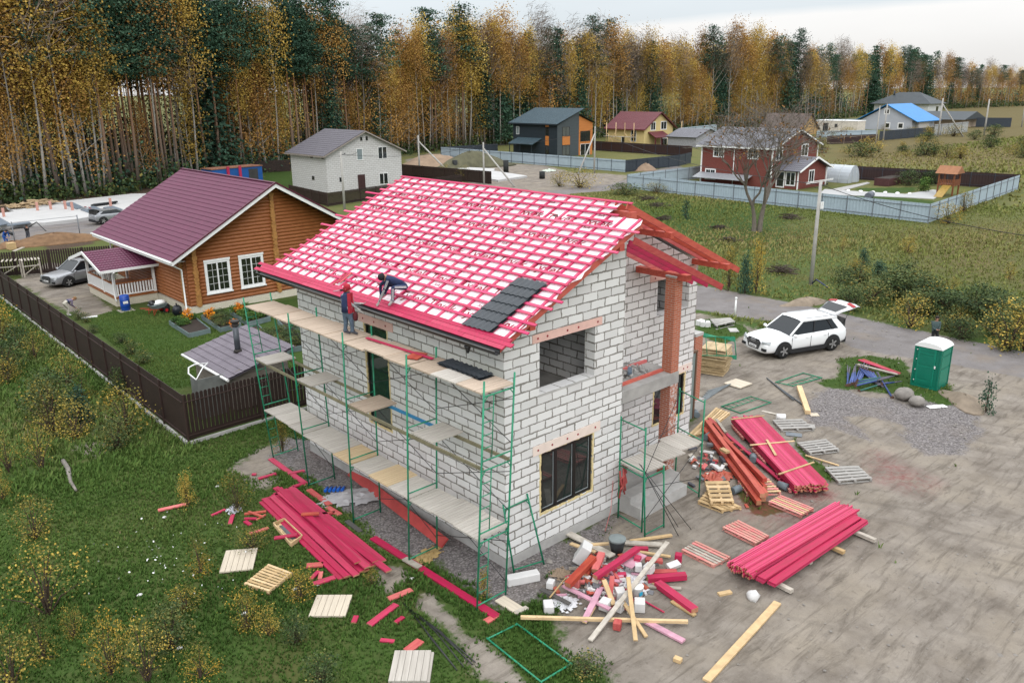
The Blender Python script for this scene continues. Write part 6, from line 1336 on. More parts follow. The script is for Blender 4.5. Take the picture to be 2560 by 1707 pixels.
# brush piles and the grey log in the grass
TWM = mat('dead brush', (.075,.055,.042), .9, .4, 4)
for i, (k, x, y, r) in enumerate((('F',1410,275,1.6),('F',1480,322,1.5),('F',1520,410,1.3),('F',1905,470,1.0),('F',1970,560,1.1),('H',700,330,1.6),('C',750,1497,1.6))):
    p = G(k,x,y); mb = MB(); rr = random.Random(i)
    for q in range(70): a = rr.uniform(0,6.28); d = abs(rr.gauss(0,.45))*r; b_ = rr.uniform(0,6.28); l_ = rr.uniform(.4,.9)*r*.7; z = .35*r*(1-d/r*.6)*rr.random(); mb.tube((math.cos(a)*d,math.sin(a)*d*.8,max(0,z)),(math.cos(a)*d+math.cos(b_)*l_,math.sin(a)*d*.8+math.sin(b_)*l_,max(.02,z+rr.uniform(-.1,.15))),.028,3)
    o = mb.build('brush_pile', TWM, None); o.location = p; tag(o, ['brush pile in the field nearest the fence corner','second brush pile behind the pink ridge','reddish brush pile between ridge and bare tree','small brush pile right of the ridge','brush pile nearest the bare tree on the left','brush heap on the verge beyond the road','brush pile under the pale fence right of the bare tree'][i], 'brush pile', 'brush piles')
a, b_ = G('I',432,690,.1), G('I',520,888,.1); o = MB().path([(0,0,0.02),lerp(V(),b_-a,.3)+V((.04,0,.03)),lerp(V(),b_-a,.7)+V((-.05,.03,0)),b_-a],[.08,.085,.065,.04],8).build('dead_log', mat('grey dead wood',(.24,.215,.19),.9,.4,4,(1,1,1)), None); o.location = a; tag(o, 'grey dead log lying in the long grass at the left', 'log')
# vegetable beds and flowers in the log house garden
BEDW = mat('blue grey bed boards', (.14,.19,.19), .7, .2, 3); SOIL = mat('dark garden soil', (.028,.019,.014), .95, .4, 6, bump=.5)
for i, (pts, fill, lab) in enumerate([([(1160,1130),(1330,1098),(1440,1185),(1295,1218)],('fresh',5,.35),'garden bed with lettuce rows, nearest the porch'),([(1380,1090),(1500,1068),(1650,1145),(1510,1180)],('gr0',8,.45),'garden bed of green leaves before the left window'),([(1572,1055),(1680,1030),(1850,1100),(1700,1140)],('fresh',9,.45),'garden bed of leafy plants before the right window'),([(1590,1180),(1760,1150),(1810,1195),(1640,1235)],None,'empty garden bed of dark soil beside the shed chimney'),([(1850,1200),(2020,1180),(2080,1300),(1960,1325)],('gr0',9,.5),'garden bed of potato leaves behind the scaffold'),([(1660,1250),(1850,1210),(1980,1330),(1760,1345)],('gr0',11,.55),'garden bed of dark leaves right behind the shed'),([(1900,1120),(2040,1105),(2060,1160),(1960,1185)],None,'half empty garden bed behind the far scaffold frame')]):
    q = quad('D', pts, 0); c = sum(q, V())/4; t = thing('garden_bed', lab, 'garden bed', c)
    for a, b_ in zip(q, q[1:]+q[:1]): REL(c).bar(a+V((0,0,.14)), b_+V((0,0,.14)), .04, .3).build('bed_board', BEDW, t)
    REL(c).prism([lerp(p,c,.04)+V((0,0,-.02)) for p in q], (0,0,.25)).build('bed_soil', SOIL, t)
    if fill:
        for j in range(fill[1]):
            u, w_ = (j%3+.5)/3, (j//3+.5)/max(1,math.ceil(fill[1]/3)); 
            if fill[1] == 5: w_ = (j//3+.5)/4
            p = lerp(lerp(q[0],q[1],u), lerp(q[3],q[2],u), w_); 
            for key, s_ in ((fill[0],fill[2]),): plant(key, 'leafy green plant growing in a garden bed of the log house', 'plant', p.x+bf.uniform(-.1,.1), p.y+bf.uniform(-.1,.1), s_*1.75, s_, None, 'leafy plants in the garden beds', .2, BP)
for k, x, y, s_, lab in (('D',1640,1045,.6,'orange marigolds on the bed under the right window'),('D',1440,1085,.6,'yellow orange marigolds on the bed under the left window'),('D',1285,1090,.6,'rusty flowers at the head of the lettuce bed'),('D',1600,1150,.5,'orange flowers behind the shed chimney')): p = G(k,x,y,.25); plant('mari', lab, 'flowers', p.x, p.y, s_*1.3, s_, None, None, .25, BP)
for k, x, y, s_, h in (('D',540,1090,.9,.7),('D',590,1110,.8,.6),('D',640,1180,.8,.5),('D',900,1330,1.2,.8),('D',980,1390,1.2,.7),('D',830,1250,1.0,.6)): p = G(k,x,y); plant('gr1', 'low green garden plant along the inside of the long fence', 'plant', p.x, p.y, s_, h, None, 'garden plants along the fence', 0, BP)
ZR.update({'P':(1300,1320,420*1.75),'Q':(0,470,330*1.75),'R':(420,800,300*1.75),'T':(830,670,200*2352/896),'U':(2240,760,200*2352/815),'Y':(0,560,420*1.75)})
TYRE = mat('tyre rubber', (.012,.012,.012), .85, .2, 5); RIM = mat('alloy rim', (.40,.40,.41), .35, .1, 3, metal=.6); CLAD = mat('black plastic cladding', (.018,.018,.02), .7, .2, 3); CGL = glass('car window glass', (.012,.016,.02), .04); CGL.node_tree.nodes['Principled BSDF'].inputs['Specular IOR Level'].default_value = .35; LAMP = mat('headlight glass', (.35,.37,.38), .15, .1, 3, spec=.8); TAIL = mat('tail light red', (.35,.008,.012), .3, .1, 3)
def car(label, loc, heading, sc, paint, gate=False, hatch=False, logo=False):
    "car along +x, origin on the ground at its middle"
    t = thing('parked_car', label, 'car', loc, heading); t.scale = (sc,sc,sc); Lh = 2.5 if not hatch else 2.15; wb = 1.49 if not hatch else 1.3
    pb_ = MB(); body = MB(); W_ = .97 if not hatch else .88; H1 = 1.02; Hr = 1.72 if not hatch else 1.5
    st = [(Lh,.30,.62,.80,.70),(Lh-.06,.26,.68,.93,.80),(Lh-.3,.24,.72,.985,.92),(Lh-.75,.24,.76,1.0,.97),(wb+.0,.24,.80,1.0,1.0),(.9,.24,.84,1.0,1.04),(.4,.24,.86,1.0,1.06),(-.6,.24,.86,1.0,1.07),(-wb,.24,.86,1.0,1.09),(-Lh+.5,.26,.86,.985,1.1),(-Lh+.12,.32,.84,.94,1.08),(-Lh,.42,.8,.86,1.0)]
    rings = []
    for x, zb, zm, k, zt in st:
        w_ = W_*k; pr_ = [(w_*.86,zb),(w_*.97,zb+.12),(w_,zm-.12),(w_*.985,zm),(w_*.95,zt-.05),(w_*.86,zt),(w_*.4,zt+.035),(0,zt+.045)]
        rings.append([V((x,y,z)) for y, z in pr_]+[V((x,-y,z)) for y, z in pr_[-2::-1]])
    body.loft(rings); o = body.build('body', paint, t); ss = o.modifiers.new('smooth','SUBSURF'); ss.levels = ss.render_levels = 1
    xa, xb, xc, xd = (1.08,.28,-1.75,-2.35) if not hatch else (1.05,.3,-1.3,-2.0)   # windscreen base/top, roof rear, rear base
    wr = W_*.76; gb = MB(); gl = MB(); zt = 1.05
    roof = [[V((x, y*wr*k, Hr+dz-abs(y)**3*.06)) for y in (-1,-.6,0,.6,1)] for x, dz, k in ((xb+.02,-.05,.96),(xb-.4,0,1),(xb-1.2,.015,1),(xc+.1,-.03,.97),(xc-.12,-.09,.93))]
    v = [p for r in roof for p in r]; f = [(i*5+j,i*5+j+1,(i+1)*5+j+1,(i+1)*5+j) for i in range(4) for j in range(4)]; gb.add([p-V((0,0,.05)) for p in v],[q[::1] for q in f]); gb.add(v,[q[::-1] for q in f],True)
    for s in (-1,1):
        A,B,C_,D = V((xa,s*W_*.90,zt)),V((xb,s*wr*.97,Hr-.09)),V((xc-.05,s*wr*.95,Hr-.12)),V((xd+.05,s*W_*.88,zt+.03))
        gb.bar(A,B,.07,.06).bar(B+V((.02,0,.02)),C_+V((-.04,0,.02)),.08,.07); gb.prism([C_,D,D+V((.42,0,.0)),C_+V((.30,0,0))],(0,-s*.06,0))
        i_ = V((0,-s*.015,0)); sg = [A+i_,B+i_,C_+i_,D+i_]; gl.add(sg,[(0,1,2,3) if s > 0 else (3,2,1,0)])
        for u in ((.42,.78) if not hatch else (.45,)): pb_.bar(lerp(A,D,u)+i_*-.4, lerp(B,C_,u-.06)+i_*-.4, .012, .06, (1,0,0))
    gl.add([V((xa,-W_*.88,zt)),V((xa,W_*.88,zt)),V((xb,wr*.95,Hr-.09)),V((xb,-wr*.95,Hr-.09))],[(0,1,2,3)])
    if not gate: gl.add([V((xd,-W_*.8,zt+.05)),V((xd,W_*.8,zt+.05)),V((xc-.1,wr*.88,Hr-.12)),V((xc-.1,-wr*.88,Hr-.12))],[(3,2,1,0)])
    gb.build('roof', paint, t); pb_.build('door_pillar', CLAD, t); gl.build('window_glass', CGL, t)
    if gate:
        gt = MB(); hg = V((xc-.1,0,Hr-.06)); d = V((-.93,0,.36)).normalized(); nn = V((d.z,0,-d.x)); w0, w1 = wr*.9, W_*.88
        P_ = lambda a,y,h: hg+d*a+V((0,y,0))+nn*h
        gt.loft([[P_(a,-w_,h),P_(a,-w_*.6,h+.07),P_(a,w_*.6,h+.07),P_(a,w_,h),P_(a,w_*.7,h-.03),P_(a,-w_*.7,h-.03)] for a,w_,h in ((0,w0,0),(.35,w0*1.02,.0),(.8,w1,-.02),(1.15,w1,-.06),(1.4,w1*.95,-.2))],True)
        go_ = gt.build('tailgate', paint, t)
        MB().add([P_(.14,-w0*.72,.105),P_(.14,w0*.72,.105),P_(.80,w1*.74,.09),P_(.80,-w1*.74,.09)],[(0,1,2,3)]).add([P_(.12,-w0*.8,-.045),P_(.12,w0*.8,-.045),P_(.72,w1*.82,-.04),P_(.72,-w1*.82,-.04)],[(3,2,1,0)]).build('rear_glass', CGL, go_)
        for s in (-1,1): MB().bar(P_(1.02,s*w1*.99,.0),P_(1.06,s*w1*.45,.075),.15,.035,nn).build('tail_light', TAIL, go_); MB().tube(P_(.75,s*w1*.9,-.03),V((xd+.15,s*W_*.85,1.25)),.015,6).build('gas_strut', BLACKM, go_)
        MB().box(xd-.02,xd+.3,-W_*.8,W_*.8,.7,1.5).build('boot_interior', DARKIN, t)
    else:
        for s in (-1,1): MB().obox((-Lh+.06,s*W_*.78,.92),.1,.22,.18).build('tail_light', TAIL, t)
    MB().box(-wb+.42,wb-.42,-W_*1.005,W_*1.005,.20,.40).build('sill_cladding', CLAD, t)
    MB().box(-Lh-.015,-Lh+.25,-W_*.8,W_*.8,.28,.55).build('rear_bumper', CLAD, t)
    r = .375
    for x in (wb,-wb):
        for s in (-1,1):
            ar = MB(); n_ = 14; y0, y1 = sorted((s*W_*.80, s*W_*1.012)); pts = [(x+(r+.105)*math.cos(math.pi*k/n_), .36+(r+.105)*math.sin(math.pi*k/n_)) for k in range(n_+1)]; ar.prism([(px,y0,pz) for px,pz in pts]+[(x-r-.105,y0,.25),(x+r+.105,y0,.25)],(0,y1-y0,0)); ar.build('wheel_arch', CLAD, t)
            wt = MB(); prof = [(r*.62,-.13),(r*.93,-.13),(r,-.09),(r,.09),(r*.93,.13),(r*.62,.13)]; M_ = Matrix.Translation((x,s*(W_-.09),r)) @ Matrix.Rotation(math.pi/2,4,'X'); m2 = MB(M_); m2.lathe((0,0,0),prof,24); tw = m2.build('wheel', TYRE, t)
            rm = MB(M_); zo = -s*.115; rm.lathe((0,0,zo-.005),[(r*.60,0),(r*.60,.01)],24); rm.M = M_; rb_ = rm.build('rim_back', mat('dark rim well',(.05,.05,.052),.5), tw); rs_ = MB(M_); z2 = zo+(-.022 if s > 0 else .012)
            for k in range(5): a = k*1.2566; rs_.bar((0,0,z2),(r*.6*math.cos(a),r*.6*math.sin(a),z2),.075,.015,(0,0,1))
            rs_.lathe((0,0,z2-.006),[(.07,0),(.07,.012)],12); rs_.build('rim', RIM, tw)
    gr = MB().prism([(Lh+.0,-.42,.60),(Lh+.0,-.50,.78),(Lh-.03,-.36,.9),(Lh-.03,.36,.9),(Lh,.50,.78),(Lh,.42,.60),(Lh,.36,.44),(Lh,-.36,.44)] if not hatch else [(Lh,-.42,.6),(Lh,-.42,.76),(Lh,.42,.76),(Lh,.42,.6)],(.025,0,0)).build('grille', CLAD, t)
    for k in range(4): MB().box(Lh+.027,Lh+.04,-.4,.4,.52+k*.09,.535+k*.09).build('grille_bar', RIM, gr)
    if logo:
        for k in range(4): 
            c = (Lh+.045, -.12+.08*k, .82); pts = [(c[0], c[1]+.055*math.cos(a), c[2]+.055*math.sin(a)) for a in [2*math.pi*j/14 for j in range(15)]]; MB().path(pts,.011,5,False).build('ring_emblem', RIM, gr)
    for s in (-1,1):
        MB().prism([(Lh-.02,s*.56,.74),(Lh-.02,s*.56,.86),(Lh-.28,s*W_*.955,.90),(Lh-.2,s*W_*.97,.77)],(.045,s*.03,.0)).build('headlight', LAMP, t)
        MB().box(Lh-.09,Lh+.012,min(s*.58,s*.86),max(s*.58,s*.86),.42,.55).build('air_intake', CLAD, t)
        MB().blob((xa-.12,s*(W_+.12),zt+.03),.08,.13,.085,1,0,10,7).build('wing_mirror', paint, t)
        for u in (.1,-1.0): MB().box(u-.1,u+.1,min(s*W_,s*(W_+.02)),max(s*W_,s*(W_+.02)),.88,.91).build('door_handle', paint, t)
        for u in (1.02,-.12,-1.18): MB().box(u-.006,u+.006,s*W_*.985 if s > 0 else s*W_*.985-.018,s*W_*.985+.018 if s > 0 else s*W_*.985,.42,.96).build('door_seam', CLAD, t)
        if logo: MB().bar((xb-.2,s*wr*.86,Hr+.02),(xc+.2,s*wr*.86,Hr-.0),.03,.03).build('roof_rail', RIM, t)
    pl = MB().box(Lh+.045,Lh+.06,-.26,.26,.50,.61).build('number_plate', WHITEP, t); MB().box(Lh+.061,Lh+.063,-.2,.2,.53,.58).build('plate_print', mat('grey print',(.3,.3,.32),.6), pl)
    return t
CARW = mat('white car paint', (.80,.81,.82), .22, .02, 1, spec=.6); CARS = mat('silver car paint', (.30,.31,.33), .28, .05, 1, metal=.4, spec=.6)
a, b_ = G('H',690,918), G('H',1035,862); d = (a-b_).normalized(); r_ = V((-d.y,d.x,0))*-1
c = (a+b_)/2 + r_*.95; hd = math.atan2(d.y,d.x)
if (r_.x*.67+r_.y*.74) < 0: c = (a+b_)/2 - r_*.95
car('white SUV with its tailgate raised, standing on the yard', c, hd, (a-b_).length/3.1, CARW, True, False, True)
w_ = G('D',482,868); hd = math.atan2(-.30,-.95); f_ = V((math.cos(hd),math.sin(hd),0)); l_ = V((-f_.y,f_.x,0)); c = w_ - f_*1.4 - l_*.9
car('silver crossover parked behind the white porch', c, hd, 1.0, CARS)
w_ = G('A',705,1535); hd = math.atan2(.12,.99); c = w_ + V((1.25,.9,0)); car('silver hatchback with its tailgate up beside the pale slab', c, hd, 1.0, CARS, True, True)
# ---------------------------------------------------------------- portable toilet
TGR = mat('emerald plastic', (.005,.155,.10), .4, .1, 2, spec=.4); TGR2 = mat('lighter emerald plastic', (.007,.195,.125), .4, .1, 2)
t = thing('portable_toilet', 'emerald green portable toilet with a white arched roof', 'toilet', (23.79,-2.66,0)); TX_, TY_ = 1.18, 1.12
MB().box(0,TX_,0,TY_,.02,1.9).build('cabin_wall', TGR, t); MB().box(-.03,TX_+.03,-.03,TY_+.03,0,.1).build('skid', TGR, t)
ar = MB(); n_ = 10; ar.prism([(-.05,TY_/2+(TY_/2+.05)*math.cos(math.pi*k/n_)*1.0, 1.9+.24*math.sin(math.pi*k/n_)) for k in range(n_+1)],(TX_+.1,0,0)); ar.build('roof', WHITEP, t)
dr = MB().box(-.03,-.002,.2,TY_-.14,.14,1.86).build('door', TGR2, t)
for z0, z1 in ((.2,.34),(.4,1.0),(1.08,1.5),(1.55,1.62),(1.68,1.82)): MB().box(-.045,-.032,.28,TY_-.22,z0,z1).build('door_rib', TGR, dr)
MB().box(-.05,-.032,.16,.22,1.0,1.12).build('handle', WHITEP, dr)
for z in (.3,.8,1.3,1.75): MB().tube((-.035,TY_-.1,z),(-.06,TY_-.1,z),.022,8).build('bolt', WHITEP, t)
for z0, z1 in ((.15,.9),(1.0,1.5),(1.58,1.82)): MB().box(.12,TX_-.12,-.025,-.002,z0,z1).build('side_rib', TGR2, t)
for x in (0,TX_): 
    for y in (0,TY_): MB().box(x-.035,x+.035,y-.035,y+.035,.1,1.89).build('corner_post', TGR, t)
# ---------------------------------------------------------------- people
SKIN = mat('skin', (.42,.22,.15), .6, .08, 10); HAIRD = mat('dark hair', (.02,.015,.012), .8, .3, 20)
def cloth(n, c, v=.25): return mat('cloth '+n, c, .85, v, 14)
def person(label, J, look, cl, loc, hair=None, hat=None, extra=None, build_=1.0):
    """J: joints pel, chest, neck, head, then for l / r: sh, el, wr, hip, kn, an, toe. cl: cloth per region"""
    J = {k: V(p)-V(loc) for k, p in J.items()}; t = thing('person', label, 'person', loc)
    vs, es, rs, rg = [], [], [], []
    def v_(p, r, reg): vs.append(V(p)); rs.append(r*build_); rg.append(reg); return len(vs)-1
    def e_(a, b): es.append((a,b))
    pel = v_(J['pel'],.15,'leg'); bel = v_(lerp(J['pel'],J['chest'],.5),.145,'top'); ch = v_(J['chest'],.155,'top'); nk = v_(J['neck'],.062,'top'); e_(pel,bel); e_(bel,ch); e_(ch,nk)
    hd_ = V(J['head']); up = (hd_-J['neck']).normalized(); fw = V(look); fw = (fw-up*fw.dot(up)).normalized(); sd = fw.cross(up)
    b0 = v_(J['neck']+up*.075,.058,'skin'); h1 = v_(hd_-up*.02,.088,'skin'); h2 = v_(hd_+up*.075-fw*.012,.080,'skin'); e_(nk,b0); e_(b0,h1); e_(h1,h2)
    ns = v_(hd_+fw*.105-up*.025,.017,'skin'); e_(h1,ns); chn = v_(hd_+fw*.055-up*.095,.030,'skin'); e_(h1,chn)
    for s in 'lr':
        k = lambda n_: J[s+n_]; sh_ = v_(k('sh'),.075,'arm'); el = v_(k('el'),.052,'arm'); wr = v_(k('wr'),.034,'arm'); e_(ch,sh_); e_(sh_,el); e_(el,wr)
        d = (k('wr')-k('el')).normalized(); pn = (sd if abs(d.dot(sd)) < .8 else up); pn = (pn-d*pn.dot(d)).normalized(); cu = d.cross(pn); pa = v_(k('wr')+d*.06,.036,'hand'); e_(wr,pa); sg = 1 if s == 'l' else -1
        for i, ln in enumerate((.085,.095,.088,.07)):
            o_ = pn*(i-1.5)*.021; f1 = v_(k('wr')+d*.105+o_,.0105,'hand'); f2 = v_(k('wr')+d*(.105+ln*.55)+o_*1.1-cu*.012,.0095,'hand'); f3 = v_(k('wr')+d*(.105+ln*.9)+o_*1.1-cu*.04,.0085,'hand'); e_(pa,f1); e_(f1,f2); e_(f2,f3)
        t1 = v_(k('wr')+d*.065+pn*.05*sg-cu*.01,.012,'hand'); t2 = v_(k('wr')+d*.105+pn*.062*sg-cu*.025,.0095,'hand'); e_(pa,t1); e_(t1,t2)
        hp = v_(k('hip'),.105,'leg'); kn = v_(k('kn'),.068,'leg'); cf = v_(lerp(k('kn'),k('an'),.4),.066,'leg'); an = v_(k('an'),.046,'leg'); to = v_(k('toe'),.040,'shoe'); hl = v_(k('an')+V((0,0,-.045))-(k('toe')-k('an'))*.28,.042,'shoe'); e_(pel,hp); e_(hp,kn); e_(kn,cf); e_(cf,an); e_(an,hl); e_(an,to)
    me = bpy.data.meshes.new('person_body'); me.from_pydata([tuple(p) for p in vs], es, []); o = bpy.data.objects.new('b', me); COL.objects.link(o)
    sk = o.modifiers.new('s','SKIN'); sk.use_smooth_shade = True; ly = me.skin_vertices[0] if me.skin_vertices else None
    if ly is None:
        bpy.context.view_layer.objects.active = o; bpy.ops.mesh.customdata_skin_add(); ly = me.skin_vertices[0]
    for i, r in enumerate(rs): ly.data[i].radius = (r,r); ly.data[i].use_root = (i == 0)
    su = o.modifiers.new('u','SUBSURF'); su.levels = su.render_levels = 1; bpy.context.view_layer.update()
    bm = bpy.data.meshes.new_from_object(o.evaluated_get(bpy.context.evaluated_depsgraph_get())); COL.objects.unlink(o); bpy.data.objects.remove(o)
    regs = ['skin','top','arm','hand','leg','shoe']; bm.materials.clear()
    for r in regs: bm.materials.append(cl.get(r, SKIN))
    A = np.array([vs[a] for a,b in es]); B = np.array([vs[b] for a,b in es]); reg = [rg[b] if rg[b] != 'top' or rg[a] == 'top' else rg[a] for a,b in es]
    for i,(a,b) in enumerate(es):
        if rg[a] == 'arm' and rg[b] == 'hand': reg[i] = 'hand'
        if rg[a] == 'top' and rg[b] == 'skin': reg[i] = 'skin'
    AB = B-A; L2 = (AB**2).sum(1)+1e-9; mi = []
    for p in bm.polygons:
        c = np.array(p.center); u = np.clip(((c-A)*AB).sum(1)/L2,0,1); dd = ((A+AB*u[:,None]-c)**2).sum(1); mi.append(regs.index(reg[int(dd.argmin())]))
    bm.polygons.foreach_set('material_index', mi); bm.update(); bo = bpy.data.objects.new('body', bm); COL.objects.link(bo); bo.parent = t
    F = lambda x,y,z: hd_+sd*x+fw*y+up*z
    for s in (-1,1):
        MB().blob(F(s*.033,.083,.012),.012,.010,.008,0,0,8,5).build('eye', mat('dark eye',(.012,.01,.01),.3), t); MB().blob(F(s*.09,-.005,-.005),.014,.022,.032,0,0,8,5).build('ear', SKIN, t)
    MB().tube(F(-.025,.092,-.062),F(.025,.092,-.062),.006,6).build('mouth', mat('lips',(.28,.09,.08),.6), t)
    cap = MB(); top = hd_+up*.045-fw*.018
    def dome(m_, r, nm, low, front):
        rings = []
        for i in range(6):
            a = i/5*1.45; q = []
            for j in range(14):
                an_ = 2*math.pi*j/14; rr_ = r*math.cos(a*.98); z = r*1.08*math.sin(a); dz = (low if i == 0 else 0)*(1-max(0,math.cos(an_))*front); q.append(top+fw*rr_*1.12*math.cos(an_)+sd*rr_*math.sin(an_)+up*(z-dz))
            rings.append(q)
        MB().loft(rings).build(nm, m_, t)
    if hair: dome(hair,.098,'hair',.085,1.05)
    if hat: dome(hat[0],.106,hat[1],hat[2],hat[3])
    if extra: extra(t, J, F, sd, fw, up)
    return t
def D3(k, x, y, dep): d = _ray(k,x,y); return CAM + d*(dep/FOC)
def dep(p): return (V(p)-CAM).dot(FWD)
def roofpt(k, x, y, h=0.0):
    d = _ray(k,x,y); o_ = EV+NE*h; return CAM + d*((o_-CAM).dot(NE)/d.dot(NE))
def limb(a, c, l1, l2, pole_):
    "joint between a and c with segment lengths l1, l2, bent towards pole_"
    a, c = V(a), V(c); d = c-a; D = min(d.length, (l1+l2)*.999); c2 = a+d.normalized()*D; x = (l1*l1-l2*l2+D*D)/(2*D); h = math.sqrt(max(0,l1*l1-x*x)); u = d.normalized(); p = V(pole_); p = (p-u*p.dot(u)).normalized(); return a+u*x+p*h
NAVY = cloth('navy', (.018,.030,.085)); JEAN = cloth('faded blue denim', (.095,.135,.19), .4); GREYK = cloth('grey knit', (.30,.30,.31)); REDC = cloth('red', (.38,.018,.035)); DKS = cloth('dark shoes', (.05,.05,.06)); WHT = cloth('white stripe', (.7,.7,.7)); GLOVE = cloth('grey glove', (.42,.40,.38)); BLK = cloth('black', (.014,.014,.016)); GJK = cloth('grey green jacket', (.055,.085,.085))
# worker on the scaffold deck
zf = 6.03; ft_l = OX('T',255,815,-.95); ft_r = OX('T',160,765,-1.15); an_l = V((-1.08,OX('T',235,800,-1.08).y,zf+.09)); an_r = V((-1.22,OX('T',150,760,-1.22).y,zf+.09))
dp = dep((an_l+an_r)/2); pel = D3('T',172,500,dp-.24); chest = D3('T',160,325,dp-.36); neck = D3('T',168,272,dp-.42); head = D3('T',172,238,dp-.46)
fw = V((.35,-.93,0)); sd = V((-.93,-.35,0))
J = dict(pel=pel, chest=chest, neck=neck, head=head+V((0,0,.02)))
lh_ = V((-.87,0,0)); handl = OX('T',318,398,-.90); handr = OX('T',285,455,-.96)
J['lsh'] = D3('T',212,292,dp-.32); J['rsh'] = D3('T',118,315,dp-.46); J['lwr'] = handl; J['rwr'] = handr
J['lel'] = limb(J['lsh'],handl,.29,.27,(0,0,-1)); J['rel'] = limb(J['rsh'],handr,.30,.28,(-.5,.3,-1))
J['lhip'] = pel+V((.02,-.10,-.05)); J['rhip'] = pel+V((-.02,.10,-.05)); J['lan'] = an_l; J['ran'] = an_r; ll_ = (J['lhip']-an_l).length*.504; J['lkn'] = limb(J['lhip'],an_l,ll_,ll_,(.3,-1,0)); ll_ = (J['rhip']-an_r).length*.504; J['rkn'] = limb(J['rhip'],an_r,ll_,ll_,(.3,-1,0)); J['ltoe'] = an_l+V((.07,-.19,-.05)); J['rtoe'] = an_r+V((.1,-.17,-.05))
def gear(t, J, F, sd, fw, up):
    P = MB().loft([[J['neck']+V((math.cos(a)*.10,math.sin(a)*.09,.0)) for a in [k*.628 for k in range(10)]],[J['chest']+V((math.cos(a)*.185,math.sin(a)*.155,.06)) for a in [k*.628 for k in range(10)]],[lerp(J['chest'],J['pel'],.5)+V((math.cos(a)*.175,math.sin(a)*.15,0)) for a in [k*.628 for k in range(10)]],[J['pel']+V((math.cos(a)*.185,math.sin(a)*.165,.04)) for a in [k*.628 for k in range(10)]]]).build('vest', NAVY, t)
    f2 = V((.35,-.9,0)).normalized(); s2 = V((f2.y,-f2.x,0)); 
    for s in (-1,1): MB().hexa([J['pel']+f2*.14+s2*s*.02+V((0,0,.02)),J['pel']+f2*.13+s2*s*.13+V((0,0,.02)),J['pel']+f2*.19+s2*s*.13+V((0,0,.02)),J['pel']+f2*.195+s2*s*.02+V((0,0,.02)),J['chest']+f2*.13+s2*s*.02+V((0,0,.14)),J['chest']+f2*.11+s2*s*.10+V((0,0,.14)),J['chest']+f2*.17+s2*s*.10+V((0,0,.14)),J['chest']+f2*.19+s2*s*.02+V((0,0,.14))]).build('vest_front', REDC, t)
    MB().blob(J['lhip']+V((.14,-.08,-.06)),.09,.07,.16,4,.1).build('tool_pouch', cloth('red black pouch',(.10,.015,.02)), t)
person('worker in a red hood and blue vest standing on the scaffold deck', J, (.35,-.9,-.15), dict(skin=SKIN,top=GREYK,arm=GREYK,hand=GLOVE,leg=JEAN,shoe=DKS), (an_l+an_r)/2-V((0,0,.09)), None, (REDC,'hood',.15,.75), gear)
# worker crouching on the roof
fr_ = roofpt('T',680,400,.03); fl_ = roofpt('T',560,325,.03); dp = dep(fr_); pel = D3('T',800,200,dp+.12); chest = D3('T',655,120,dp-.02); neck = D3('T',605,88,dp-.05); head = D3('T',570,100,dp-.1)
J = dict(pel=pel, chest=chest, neck=neck, head=head)
J['lsh'] = D3('T',590,150,dp+.12); J['rsh'] = D3('T',630,130,dp-.2); hr_ = roofpt('T',515,405,.06); hl_ = roofpt('T',535,325,.06)
J['rwr'] = lerp(J['rsh'],hr_,.86); J['lwr'] = lerp(J['lsh'],hl_,.82); J['rel'] = limb(J['rsh'],J['rwr'],.31,.29,(-.2,-.8,.2)); J['lel'] = limb(J['lsh'],J['lwr'],.31,.29,(0,1,0))
J['rhip'] = pel+V((0,-.10,-.02)); J['lhip'] = pel+V((0,.10,-.02)); J['ran'] = fr_+V((0,0,.09)); J['lan'] = fl_+V((.1,0,.09)); J['rkn'] = limb(J['rhip'],J['ran'],.43,.43,(-.6,-.1,1)); J['lkn'] = limb(J['lhip'],J['lan'],.43,.43,(-.6,.1,1)); J['rtoe'] = J['ran']+V((-.17,-.02,-.12)); J['ltoe'] = J['lan']+V((-.17,.03,-.12))
def stripes(t, J, F, sd, fw, up):
    for a, c, r in ((J['rsh'],J['rel'],.070),(J['rel'],J['rwr'],.05),(J['rhip'],J['rkn'],.098),(J['rkn'],J['ran'],.066)):
        toc = (CAM-(V(a)+t.location)).normalized(); d = (V(c)-V(a)).normalized(); toc = (toc-d*toc.dot(d)).normalized(); s2 = d.cross(toc)
        for k in (-1,0,1): MB().bar(lerp(a,c,.06)+toc*r+s2*k*.022, lerp(a,c,.95)+toc*r*.82+s2*k*.022, .011, .012, toc).build('white_stripe', WHT, t)
person('worker in a navy striped tracksuit crouching low on the pink roof', J, (-.75,.25,-.6), dict(skin=SKIN,top=NAVY,arm=NAVY,hand=GLOVE,leg=NAVY,shoe=cloth('grey trainers',(.33,.32,.31))), fr_, None, (BLK,'knit_cap',.06,.5), stripes)
